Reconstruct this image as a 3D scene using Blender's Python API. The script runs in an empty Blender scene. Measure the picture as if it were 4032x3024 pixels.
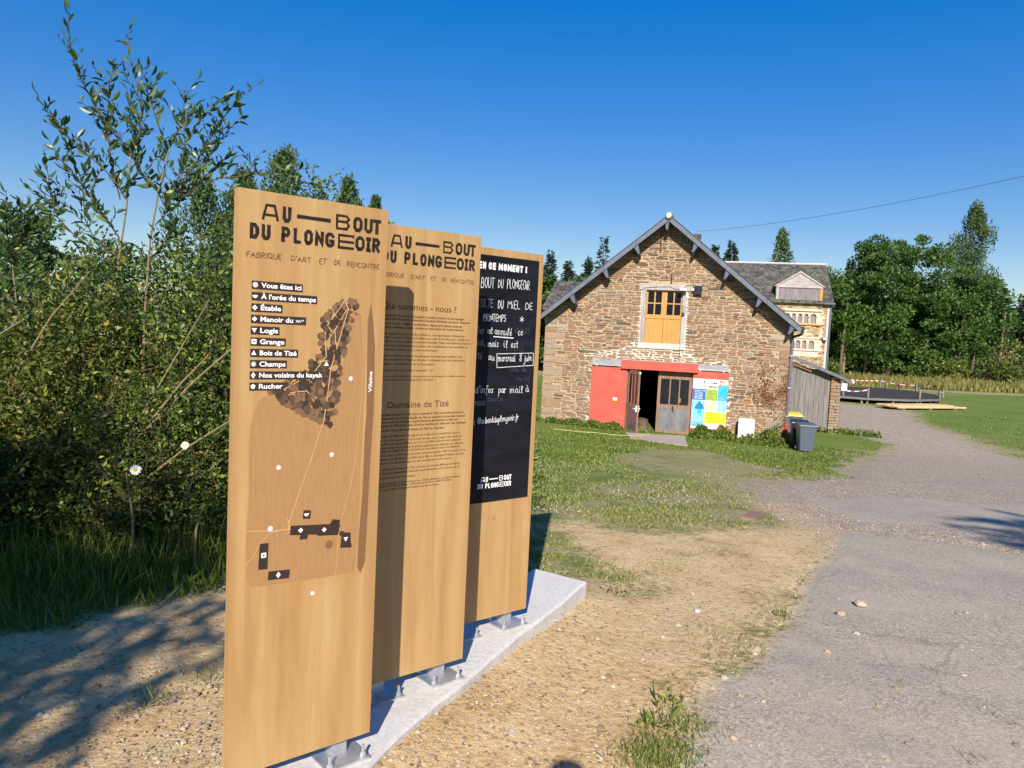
import bpy, bmesh, math, random
import numpy as np
from mathutils import Vector, Matrix, Euler
from math import sin, cos, pi, radians, sqrt, atan2, hypot
random.seed(7)
RNG = np.random.default_rng(11)
S = bpy.context.scene
COL = S.collection

# ------------------------------------------------------------ camera
EYE = Vector((0, 0, 1.65))
PITCH, ROLL = radians(4.1654), radians(2.7926)
cp_, sp_, cr_, sr_ = cos(PITCH), sin(PITCH), cos(ROLL), sin(ROLL)
FWD = Vector((0, cp_, -sp_)); UP0 = Vector((0, sp_, cp_)); RX0 = Vector((1, 0, 0))
RIGHT = cr_ * RX0 + sr_ * UP0; UP = -sr_ * RX0 + cr_ * UP0
cam_d = bpy.data.cameras.new('camera'); cam = bpy.data.objects.new('camera', cam_d); COL.objects.link(cam)
M_ = Matrix((RIGHT, UP, -FWD)).transposed().to_4x4(); M_.translation = EYE
cam.matrix_world = M_
cam_d.sensor_width = 36; cam_d.lens = 26.82; cam_d.clip_start = 0.05; cam_d.clip_end = 2000
S.camera = cam
S.render.resolution_x = 1024; S.render.resolution_y = 768

# ------------------------------------------------------------ world + sun
SUN_HEAD, SUN_EL = radians(5.2), radians(30.6)
w = bpy.data.worlds.new('World'); S.world = w; w.use_nodes = True
nt = w.node_tree; nt.nodes.clear()
sky = nt.nodes.new('ShaderNodeTexSky'); sky.sky_type = 'NISHITA'; sky.sun_disc = False
sky.sun_elevation = SUN_EL; sky.sun_rotation = pi + SUN_HEAD
sky.air_density = 1.0; sky.dust_density = 0.3; sky.ozone_density = 3.0; sky.altitude = 100
s1 = nt.nodes.new('ShaderNodeVectorMath'); s1.operation = 'SCALE'; s1.inputs['Scale'].default_value = .12
gm = nt.nodes.new('ShaderNodeGamma'); gm.inputs[1].default_value = .5
hs = nt.nodes.new('ShaderNodeHueSaturation'); hs.inputs['Hue'].default_value = .522; hs.inputs['Saturation'].default_value = 2.27; hs.inputs['Value'].default_value = 5.8
bg = nt.nodes.new('ShaderNodeBackground'); bg.inputs['Strength'].default_value = 0.1
wo = nt.nodes.new('ShaderNodeOutputWorld')
nt.links.new(sky.outputs[0], s1.inputs[0]); nt.links.new(s1.outputs[0], gm.inputs[0]); nt.links.new(gm.outputs[0], hs.inputs['Color']); nt.links.new(hs.outputs[0], bg.inputs[0]); nt.links.new(bg.outputs[0], wo.inputs[0])
sl = bpy.data.lights.new('sun', 'SUN'); sl.energy = 5.0; sl.angle = radians(.5); sl.color = (1, .925, .80)
so = bpy.data.objects.new('sun', sl); COL.objects.link(so)
SUNV = Vector((sin(SUN_HEAD) * cos(SUN_EL), cos(SUN_HEAD) * cos(SUN_EL), -sin(SUN_EL)))
so.rotation_euler = SUNV.to_track_quat('-Z', 'Y').to_euler(); so.location = (-3, -20, 20)
S.view_settings.view_transform = 'Standard'; S.view_settings.look = 'None'
S.view_settings.exposure = 0.56; S.view_settings.gamma = 1; S.view_settings.use_curve_mapping = False
S.render.engine = 'CYCLES'

# ------------------------------------------------------------ measured outlines (metres)
LBL=[[[0.0497,1.6096],[0.2168,1.5849]],[[0.049,1.5743],[0.2683,1.5494]],[[0.0489,1.5392],[0.1503,1.5143]],[[0.0492,1.5032],[0.2314,1.4786]],[[0.0493,1.4677],[0.1422,1.4431]],[[0.0494,1.4324],[0.164,1.4076]],[[0.0498,1.3967],[0.207,1.3716]],[[0.0493,1.3612],[0.1697,1.3367]],[[0.0497,1.3259],[0.3007,1.2998]],[[0.0498,1.2903],[0.1624,1.264]]]
LOGO=[["A",0.0763,0.1306],["U",0.1429,0.1719],["-",0.1908,0.3096],["B",0.3277,0.3788],["O",0.3916,0.4265],["U",0.433,0.4653],["T",0.4654,0.4982],["D",0.0391,0.0682],["U",0.0763,0.1049],["P",0.1408,0.1698],["L",0.1812,0.2069],["O",0.2174,0.2476],["N",0.2547,0.2861],["G",0.291,0.3242],["E",0.3366,0.3969],["O",0.4015,0.4373],["I",0.4405,0.4613],["R",0.4659,0.4962]]
FOREST=[[0.3788,1.572],[0.4203,1.5688],[0.4244,1.546],[0.4032,1.5104],[0.3912,1.4927],[0.3869,1.4351],[0.37,1.3773],[0.3587,1.3428],[0.3572,1.2968],[0.3498,1.2394],[0.3487,1.1818],[0.3346,1.1361],[0.2908,1.161],[0.2421,1.1798],[0.1888,1.2038],[0.1364,1.2436],[0.1192,1.2602],[0.169,1.2924],[0.2259,1.3254],[0.2603,1.359],[0.2832,1.393],[0.2846,1.4434],[0.2946,1.5054],[0.3389,1.5526]]
PATHS=[[[0.3695,1.5686],[0.3547,1.5451],[0.3048,1.475],[0.3011,1.4383],[0.308,1.3765],[0.2674,1.3254],[0.2209,1.2976],[0.1612,1.2662],[0.1872,1.2564],[0.2426,1.2611],[0.2738,1.2183],[0.2843,1.1726],[0.3062,1.1546]],[[0.3799,1.5408],[0.3417,1.4736],[0.3065,1.4216]],[[0.3696,1.5658],[0.3832,1.5381],[0.3553,1.4399],[0.3249,1.3312],[0.3136,1.2116],[0.3034,1.149],[0.2865,1.1041],[0.2675,1.0374],[0.2533,1.001],[0.1944,0.8293],[0.1918,0.7955]],[[0.3357,1.4677],[0.3404,1.4196],[0.347,1.4084]],[[0.1872,0.837],[0.1987,0.8014],[0.1363,0.803],[0.0526,0.8142]],[[0.1604,0.8011],[0.1296,0.7971],[0.0967,0.7683],[0.0745,0.7249],[0.0519,0.7053]],[[0.3832,1.5381],[0.4382,1.5237],[0.4457,1.4135],[0.4459,1.2375],[0.4373,1.1196],[0.431,1.0257],[0.4167,0.9378],[0.3794,0.7917],[0.3731,0.7496],[0.3687,0.6124]]]
FIELD=[[0.1139,1.2522],[0.0841,1.2339],[0.0634,1.1915],[0.052,1.106],[0.0562,0.9386],[0.0504,0.7684],[0.0529,0.662],[0.0735,0.6262],[0.1862,0.6214],[0.2361,0.6194],[0.3548,0.6148],[0.4405,0.616],[0.4513,0.7533],[0.451,0.9707],[0.455,1.114],[0.4557,1.2373],[0.4509,1.4136],[0.4416,1.518],[0.4088,1.5337],[0.3975,1.493],[0.3878,1.4121],[0.365,1.3428],[0.2882,1.2406],[0.1817,1.2482]]
RIVER=[[0.4693,1.5631],[0.4803,1.5023],[0.4905,1.4145],[0.4932,1.2961],[0.4947,1.1768],[0.4911,1.1122],[0.4859,0.895],[0.4836,0.7488],[0.4811,0.6461],[0.4648,0.6068],[0.452,0.6288],[0.4524,0.7239],[0.4617,0.8974],[0.463,1.1136],[0.4666,1.1777],[0.4623,1.3551],[0.4593,1.5014]]
MAPB=[[[0.2429,0.8603],[0.2691,0.8568],[0.2668,0.828],[0.2404,0.832]],[[0.1991,0.8125],[0.3408,0.8003],[0.35,0.816],[0.3772,0.8102],[0.3767,0.7943],[0.3805,0.7921],[0.3753,0.7745],[0.372,0.7584],[0.2962,0.7655],[0.291,0.771],[0.2605,0.7745],[0.2585,0.7599],[0.2308,0.7614],[0.2335,0.777],[0.1969,0.7816]],[[0.3781,0.7698],[0.3913,0.7694],[0.3928,0.7644],[0.4194,0.7607],[0.4214,0.729],[0.4267,0.7085],[0.4214,0.7068],[0.382,0.7114],[0.3853,0.7512],[0.3778,0.7559]],[[0.0955,0.7666],[0.1241,0.7654],[0.1229,0.6789],[0.0919,0.6818]],[[0.1266,0.6698],[0.2005,0.6647],[0.1975,0.6359],[0.1257,0.6409]]]
ICON=[["half",0.2535,0.8445],["target",0.1293,0.812],["clover",0.234,0.7929],["diamond",0.3196,0.7834],["tridown",0.4024,0.7386],["square",0.1095,0.7269],["ring",0.1606,0.6529],["sun",0.2837,0.568],["tri",0.3089,1.3516],["sun",0.4007,1.3012],["penta",0.3387,1.0417],["sun",0.1518,1.0119],["hatch",0.3396,0.7286]]
T2=[[0.4536,1.5237],[0.485,1.5091],[0.4421,1.4915],[0.4513,1.4768],[0.4576,1.4504],[0.4832,1.4352],[0.4915,1.4194],[0.4785,1.4031],[0.3243,1.3863],[0.4492,1.3614],[0.4648,1.3456],[0.3109,1.3278],[0.3034,1.3022],[0.4766,1.2781],[0.3053,1.2641],[0.4707,1.1205],[0.4809,1.1045],[0.4395,1.0901],[0.4866,1.0749],[0.3706,1.0566],[0.4541,1.0314],[0.4677,1.0151],[0.4627,1.0002],[0.4787,0.9841],[0.462,0.9709],[0.4932,0.9532],[0.4824,0.9372],[0.4239,0.9214],[0.4602,0.8959],[0.4622,0.8805],[0.2377,0.8606],[0.4686,0.838],[0.4237,0.8268],[0.3579,0.8126]]
B3=[["EN CE",[0.1037,1.7828],[0.2035,1.784],95],["MOMENT !",[0.2132,1.7837],[0.4111,1.7862],95],["BOUT",[0.1229,1.6922],[0.2112,1.6959],85],["DU",[0.2291,1.6979],[0.2649,1.6989],70],["PLONGEOiR",[0.2872,1.6994],[0.4453,1.7027],80],["COLTE",[0.1072,1.5973],[0.2072,1.599],70],["DU",[0.2343,1.5948],[0.2711,1.5968],70],["MiEL",[0.2958,1.6],[0.382,1.5996],70],["DE",[0.4156,1.6006],[0.4653,1.6013],60],["PRINTEMPS",[0.1465,1.5299],[0.2975,1.5326],60],["*",[0.3812,1.5323],[0.4123,1.5317],60],["lier",[0.1074,1.4682],[0.1596,1.4681],60],["est",[0.1739,1.4686],[0.2102,1.4679],50],["annulé",[0.22,1.4663],[0.3396,1.4643],50],["ce",[0.3736,1.4674],[0.4088,1.4665],45],["edi,",[0.1107,1.4101],[0.1727,1.4078],60],["mais",[0.1801,1.4042],[0.2548,1.402],50],["il",[0.2806,1.4025],[0.3107,1.4012],70],["est",[0.3307,1.4036],[0.3808,1.4027],50],["rté",[0.1098,1.3424],[0.1502,1.3409],50],["au",[0.1888,1.3376],[0.2303,1.3361],45],["mercredi",[0.2502,1.3325],[0.371,1.3317],60],["8",[0.3915,1.3339],[0.4096,1.3341],70],["juin",[0.4227,1.3322],[0.4776,1.3388],60],["d'infos",[0.1171,1.1746],[0.2367,1.1727],60],["par",[0.263,1.1722],[0.3156,1.1714],45],["mail",[0.3369,1.171],[0.4309,1.1695],50],["à",[0.4431,1.1749],[0.4675,1.1745],40],["resse:",[0.1174,1.1107],[0.1911,1.1114],40],["a",[0.1148,1.0147],[0.1241,1.0154],30],["@auboutduplongeoir.fr",[0.1392,1.019],[0.4203,1.0295],45]]
SLAB=[[0.201,4.94],[0.532,4.722],[0.358,4.339],[0.218,4.051],[0.095,3.816],[-0.041,3.512],[-0.157,3.252],[-0.301,2.965],[-0.399,2.725],[-0.442,2.596]]
ASPH=[[0.66,2.81],[0.74,2.94],[0.87,3.14],[0.93,3.4],[1.04,3.53],[1.11,3.67],[1.28,3.81],[1.48,4.08],[1.58,4.3],[1.81,4.61],[1.98,4.91],[2.17,5.36],[2.51,6.0],[2.91,6.55],[3.24,7.3],[3.49,7.65],[4.02,7.5],[4.46,7.29],[4.98,6.83]]
ASPH2=[[3.9,9.92],[4.02,9.62],[3.98,8.98],[4.0,8.45],[4.47,8.37],[5.24,8.39],[6.02,8.4],[7.9,11.08],[6.82,10.96],[6.09,11.15],[5.32,10.88]]
DIRT=[[0.28,5.56],[0.6,5.37],[0.94,5.14],[0.87,5.54],[0.71,5.78],[0.47,7.13],[0.78,7.45],[1.05,7.07],[1.41,6.95],[1.83,7.27],[1.98,7.54],[2.44,7.54],[2.74,7.63],[3.05,8.1],[3.12,8.87],[3.24,9.63],[4.11,10.39],[5.31,11.67],[4.59,9.73],[3.52,7.6],[2.39,5.7],[1.49,4.08],[0.94,3.36],[0.72,2.82],[0.1,2.76],[0.12,4.1]]
TRACK=[[16.01,37.63],[12.94,29.52],[13.41,27.47],[13.3,25.46],[11.35,22.55],[8.46,18.05],[6.43,13.94],[5.14,12.73],[4.08,11.67],[3.57,9.75],[3.49,7.59],[3.51,5.0],[4.48,5.71],[14.65,19.06],[14.89,20.23],[16.02,23.55],[15.84,24.55],[16.41,26.87],[17.18,29.23],[17.56,32.4],[18.2,35.05],[20.9,39.81],[20.59,41.36],[18.48,42.62]]
BAREFIELD=[[2.53,17.43],[4.41,19.52],[5.24,20.47],[5.21,18.17],[5.3,15.95],[5.65,14.95],[3.69,12.78],[2.64,13.34],[2.02,14.76]]
GTUFT=[["grass",0.69,2.94],["grass",0.81,3.15],["grass",0.63,2.87],["weed",0.78,3.34],["weed",0.67,3.14],["weed",0.73,4.95],["weed",0.42,4.02],["grass",1.18,3.85],["grass",1.32,4.09],["grass",1.8,4.65],["grass",1.29,4.34],["grass",0.89,5.3],["grass",0.84,5.41],["grass",0.77,5.52],["grass",0.65,5.63],["grass",0.48,5.66],["grass",1.47,6.16],["grass",1.25,5.75],["grass",1.88,6.37],["grass",0.6,2.86]]
PEB=[[2.39,4.97],[2.16,4.75],[2.31,5.12],[2.11,4.4],[1.8,4.07],[1.24,4.7],[1.69,4.51],[1.41,4.07],[1.14,3.46],[1.23,3.41],[1.77,3.42],[0.99,3.05],[1.12,3.66],[0.47,4.83],[0.26,3.84],[0.66,4.89],[0.58,5.0],[1.29,5.07],[1.82,5.9],[2.41,3.84],[1.96,3.63],[3.08,4.94],[3.0,4.9],[0.7,2.91]]
WISP=[[2.27,3.86],[2.01,3.7],[2.24,3.4],[1.7,3.1],[1.93,2.96],[2.17,3.07],[2.3,3.28]]
VERGE=[[-2.54,3.77],[-2.31,3.81],[-2.26,4.02],[-2.14,4.18],[-1.98,4.28],[-1.84,4.48],[-1.78,4.91]]
HOSE=[[1.39,23.65],[2.13,23.24],[2.65,23.34],[3.06,22.98],[3.49,23.02],[3.98,23.36],[4.41,23.9]]
APRON=[[3.68,24.14],[5.63,24.25],[4.95,21.0],[4.49,21.17],[3.56,22.28]]
BIN=[[8.17,21.7],[8.57,21.4],[8.88,24.2]]
BOX=[[6.8,22.55],[7.4,22.95]]
IVY=[[5.6,23.92],[5.83,23.31],[6.06,22.18],[6.5,21.97],[6.88,21.98],[6.84,20.7],[7.13,20.17],[7.69,20.55],[8.28,22.16],[8.53,24.19],[8.09,24.55],[7.12,24.1],[6.78,24.91],[6.31,25.29]]
PLAT=[[18.74,43.23],[20.28,44.0],[22.36,45.03],[23.8,45.24],[24.96,45.81],[25.87,46.25]]
TIMB=[[20.62,40.68],[25.42,42.7],[20.7,41.85]]
LAWN2=[[11.87,29.46],[12.83,29.71],[12.67,25.93],[12.39,24.88],[11.32,24.24],[10.35,24.51],[8.61,19.9],[7.27,18.1],[5.89,17.58],[5.24,21.41]]
ROADSH=[[5.81,10.18],[5.74,8.32],[4.24,6.42]]
SAPL={"A":[[[-3.14,6.0,-0.58],[-3.15,6.0,0.47],[-3.15,6.0,1.76],[-3.06,6.0,2.43],[-3.03,6.0,2.83]],[[[-3.03,6.0,2.83],[-3.21,5.93,3.09],[-3.39,5.87,3.42],[-3.4,5.8,3.65],[-3.36,5.74,3.86]],[[-3.11,6.0,2.5],[-3.25,6.08,2.92],[-3.29,6.15,3.42],[-3.26,6.23,3.58],[-3.22,6.3,3.67]],[[-3.03,6.0,2.83],[-2.96,6.02,3.09],[-2.96,6.03,3.3],[-3.06,6.05,3.5],[-3.1,6.07,3.73],[-3.08,6.08,3.88]],[[-3.06,6.0,2.5],[-3.12,5.9,2.66],[-3.41,5.8,2.91],[-3.55,5.7,3.13],[-3.5,5.59,3.18]],[[-3.11,6.0,2.2],[-3.36,5.98,2.56],[-3.51,5.96,2.72],[-3.63,5.93,2.93]],[[-3.11,6.0,2.04],[-3.37,5.99,2.26],[-3.4,5.99,2.65],[-3.52,5.98,2.87],[-3.53,5.98,3.08]],[[-3.12,6.0,1.96],[-3.53,5.91,2.29],[-3.54,5.83,2.48],[-3.53,5.74,2.73],[-3.5,5.66,2.81]],[[-3.05,6.0,2.61],[-2.98,6.23,2.66]]]],"B":[[[-2.88,6.0,-0.49],[-2.9,6.0,0.64],[-2.91,6.0,1.51],[-2.87,6.0,2.21],[-2.81,6.0,2.58],[-2.74,6.0,2.87]],[[[-2.74,6.0,2.87],[-2.84,5.96,3.17],[-2.89,5.93,3.34],[-2.8,5.89,3.47]],[[-2.73,6.0,2.91],[-2.63,6.01,3.13],[-2.63,6.01,3.28],[-2.52,6.02,3.47]],[[-2.77,6.0,2.37],[-2.65,5.98,2.67],[-2.59,5.97,2.97],[-2.47,5.95,3.14],[-2.24,5.93,3.35]],[[-2.73,6.0,2.52],[-2.57,6.02,2.75],[-2.37,6.04,3.12],[-2.23,6.07,3.32],[-2.08,6.09,3.46]],[[-2.65,6.0,2.55],[-2.53,6.08,2.73],[-2.41,6.16,3.03],[-2.24,6.24,3.26]],[[-2.73,6.0,2.4],[-2.64,6.15,2.63],[-2.5,6.3,2.81],[-2.4,6.46,3.03]],[[-2.65,6.0,2.52],[-2.4,5.96,2.68],[-2.04,5.91,2.72],[-1.84,5.87,2.76],[-1.68,5.83,2.76],[-1.51,5.78,2.78]],[[-2.81,6.0,2.58],[-3.0,6.05,2.75],[-3.09,6.1,3.13],[-3.11,6.15,3.35]],[[-2.88,6.0,2.05],[-2.78,6.07,2.17],[-2.74,6.13,2.31],[-2.69,6.2,2.79]]]],"C":[[[-3.66,6.0,-0.36],[-3.67,6.0,-0.04],[-3.74,6.0,0.6],[-3.88,6.0,1.36],[-3.95,6.0,2.0]],[[[-3.95,6.0,2.0],[-3.83,5.75,2.21],[-3.66,5.5,2.46]],[[-3.93,6.0,1.85],[-3.96,6.16,2.25],[-3.99,6.32,2.43],[-4.0,6.47,2.57]],[[-3.95,6.0,2.0],[-3.84,5.9,2.3],[-3.75,5.8,2.44]],[[-3.89,6.0,1.38],[-3.98,5.91,1.69],[-4.01,5.81,2.13]]]]}

# ------------------------------------------------------------ materials
def lin(c):
    return tuple(((v / 255) / 12.92 if v / 255 <= .04045 else ((v / 255 + .055) / 1.055) ** 2.4) for v in c)
class NT:
    def __init__(s, name):
        s.m = bpy.data.materials.new(name); s.m.use_nodes = True; s.t = s.m.node_tree; s.t.nodes.clear()
        s.out = s.n('ShaderNodeOutputMaterial'); s.b = s.n('ShaderNodeBsdfPrincipled')
        s.l(s.b.outputs[0], s.out.inputs[0])
    def n(s, k, **kw):
        x = s.t.nodes.new(k)
        for a, b in kw.items(): setattr(x, a, b)
        return x
    def l(s, a, b): s.t.links.new(a, b)
    def coord(s, which='Object', scale=(1, 1, 1)):
        c = s.n('ShaderNodeTexCoord'); m = s.n('ShaderNodeMapping'); m.inputs['Scale'].default_value = scale
        s.l(c.outputs[which], m.inputs[0]); return m.outputs[0]
    def pos(s, scale=(1, 1, 1)):
        c = s.n('ShaderNodeNewGeometry'); m = s.n('ShaderNodeMapping'); m.inputs['Scale'].default_value = scale
        s.l(c.outputs['Position'], m.inputs[0]); return m.outputs[0]
    def noise(s, vec, scale, detail=4, rough=.6, dist=0):
        x = s.n('ShaderNodeTexNoise'); x.inputs['Scale'].default_value = scale; x.inputs['Detail'].default_value = detail
        x.inputs['Roughness'].default_value = rough; x.inputs['Distortion'].default_value = dist
        s.l(vec, x.inputs['Vector']); return x.outputs['Fac']
    def vor(s, vec, scale, feat='F1', out='Distance'):
        x = s.n('ShaderNodeTexVoronoi', feature=feat); x.inputs['Scale'].default_value = scale; s.l(vec, x.inputs['Vector']); return x.outputs[out]
    def ramp(s, f, stops):
        r = s.n('ShaderNodeValToRGB'); e = r.color_ramp.elements
        while len(e) < len(stops): e.new(.5)
        for i, (p, c) in enumerate(stops):
            e[i].position = p; e[i].color = (*c, 1) if len(c) == 3 else c
        s.l(f, r.inputs[0]); return r.outputs[0]
    def math(s, op, a, b=None, clamp=False):
        x = s.n('ShaderNodeMath', operation=op); x.use_clamp = clamp
        for i, v in enumerate((a, b)):
            if v is None: continue
            if isinstance(v, (int, float)): x.inputs[i].default_value = v
            else: s.l(v, x.inputs[i])
        return x.outputs[0]
    def mix(s, f, a, b, mode='MIX'):
        x = s.n('ShaderNodeMix', data_type='RGBA', blend_type=mode)
        for i, v in ((0, f), (6, a), (7, b)):
            if isinstance(v, (int, float)): x.inputs[i].default_value = v
            elif isinstance(v, tuple): x.inputs[i].default_value = (*v, 1)
            else: s.l(v, x.inputs[i])
        return x.outputs[2]
    def mixv(s, v, k):
        x = s.n('ShaderNodeTexNoise'); x.inputs['Scale'].default_value = 2; s.l(v, x.inputs['Vector']); y = s.n('ShaderNodeVectorMath', operation='SCALE'); s.l(x.outputs['Color'], y.inputs[0]); y.inputs['Scale'].default_value = k
        z = s.n('ShaderNodeVectorMath', operation='ADD'); s.l(v, z.inputs[0]); s.l(y.outputs[0], z.inputs[1]); return z.outputs[0]
    def attr(s, name, out='Fac'):
        a = s.n('ShaderNodeAttribute', attribute_name=name); return a.outputs[out]
    def col(s, c):
        if isinstance(c, tuple): s.b.inputs['Base Color'].default_value = (*c, 1)
        else: s.l(c, s.b.inputs['Base Color'])
    def rough(s, v, spec=.5):
        if isinstance(v, (int, float)): s.b.inputs['Roughness'].default_value = v
        else: s.l(v, s.b.inputs['Roughness'])
        s.b.inputs['Specular IOR Level'].default_value = spec
    def bump(s, h, strength=.3, dist=.01):
        x = s.n('ShaderNodeBump'); x.inputs['Strength'].default_value = strength; x.inputs['Distance'].default_value = dist
        s.l(h, x.inputs['Height']); s.l(x.outputs[0], s.b.inputs['Normal']); return x

def simple(name, c, rough=.7, var=.15, nscale=8, bump=0, spec=.3, metal=0, scale=(1, 1, 1)):
    m = NT(name); v = m.coord('Object', scale); n = m.noise(v, nscale, 5)
    d = tuple(x * (1 - var) for x in c); l = tuple(min(1, x * (1 + var)) for x in c)
    m.col(m.ramp(n, [(.3, d), (.7, l)])); m.rough(rough, spec); m.b.inputs['Metallic'].default_value = metal
    if bump: m.bump(n, bump, .01)
    return m.m

def leafmat(name, stops, trans=.25, rough=.5, spec=.4):
    """colour from the per-leaf random attribute 'tint'"""
    m = NT(name); t = m.attr('tint'); c = m.ramp(t, stops); m.col(c); m.rough(rough, spec)
    tr = m.n('ShaderNodeBsdfTranslucent'); mx = m.n('ShaderNodeMixShader'); mx.inputs[0].default_value = trans
    c2 = m.mix(.5, c, (.25, .35, .03)); m.l(c2, tr.inputs[0])
    m.l(m.b.outputs[0], mx.inputs[1]); m.l(tr.outputs[0], mx.inputs[2]); m.l(mx.outputs[0], m.out.inputs[0])
    return m.m

# plywood of the sign panels
def plywood():
    m = NT('pine_plywood'); v = m.coord('Object'); o = m.n('ShaderNodeObjectInfo')
    add = m.n('ShaderNodeVectorMath', operation='ADD'); m.l(v, add.inputs[0])
    sc = m.n('ShaderNodeVectorMath', operation='SCALE'); sc.inputs[0].default_value = (7.3, 3.1, 5.7); m.l(o.outputs['Random'], sc.inputs['Scale']); m.l(sc.outputs[0], add.inputs[1])
    def mp(s):
        q = m.n('ShaderNodeMapping'); q.inputs['Scale'].default_value = s; m.l(add.outputs[0], q.inputs[0]); return q.outputs[0]
    n1 = m.noise(mp((14, 14, .9)), 1.0, 5, .55, .6)
    n2 = m.ramp(m.noise(mp((150, 150, 3.5)), 1.0, 4, .7), [(.4, (0, 0, 0)), (.65, (1, 1, 1))])
    n3 = m.noise(mp((3.5, 3.5, 1.6)), 1.0, 4, .6, .8)
    c = m.ramp(n1, [(.3, (.36, .205, .08)), (.5, (.422, .264, .112)), (.72, (.485, .325, .152))])
    c = m.mix(m.math('MULTIPLY', n2, .16), c, (.33, .165, .06))
    st = m.ramp(n3, [(.56, (0, 0, 0)), (.78, (1, 1, 1))])
    c = m.mix(m.math('MULTIPLY', st, .45), c, (.37, .165, .05))
    # oiled darker rim of the board
    sx = m.n('ShaderNodeSeparateXYZ'); m.l(v, sx.inputs[0])
    e1 = m.math('ABSOLUTE', m.math('SUBTRACT', sx.outputs[0], .2634))
    e = m.math('MULTIPLY', m.math('SUBTRACT', m.math('ADD', e1, m.math('MULTIPLY', m.noise(mp((2, 2, 6)), 1, 3), .05)), .25), 16, True)
    c = m.mix(m.math('MULTIPLY', e, .35), c, (.33, .14, .05))
    kn = m.vor(mp((3.2, .1, 1.9)), 1.0)
    k = m.ramp(kn, [(.012, (1, 1, 1)), (.035, (0, 0, 0))])
    c = m.mix(m.math('MULTIPLY', k, .7), c, (.22, .09, .03))
    m.col(c); m.rough(.55, .35); m.bump(n2, .08, .002)
    return m.m

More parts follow.
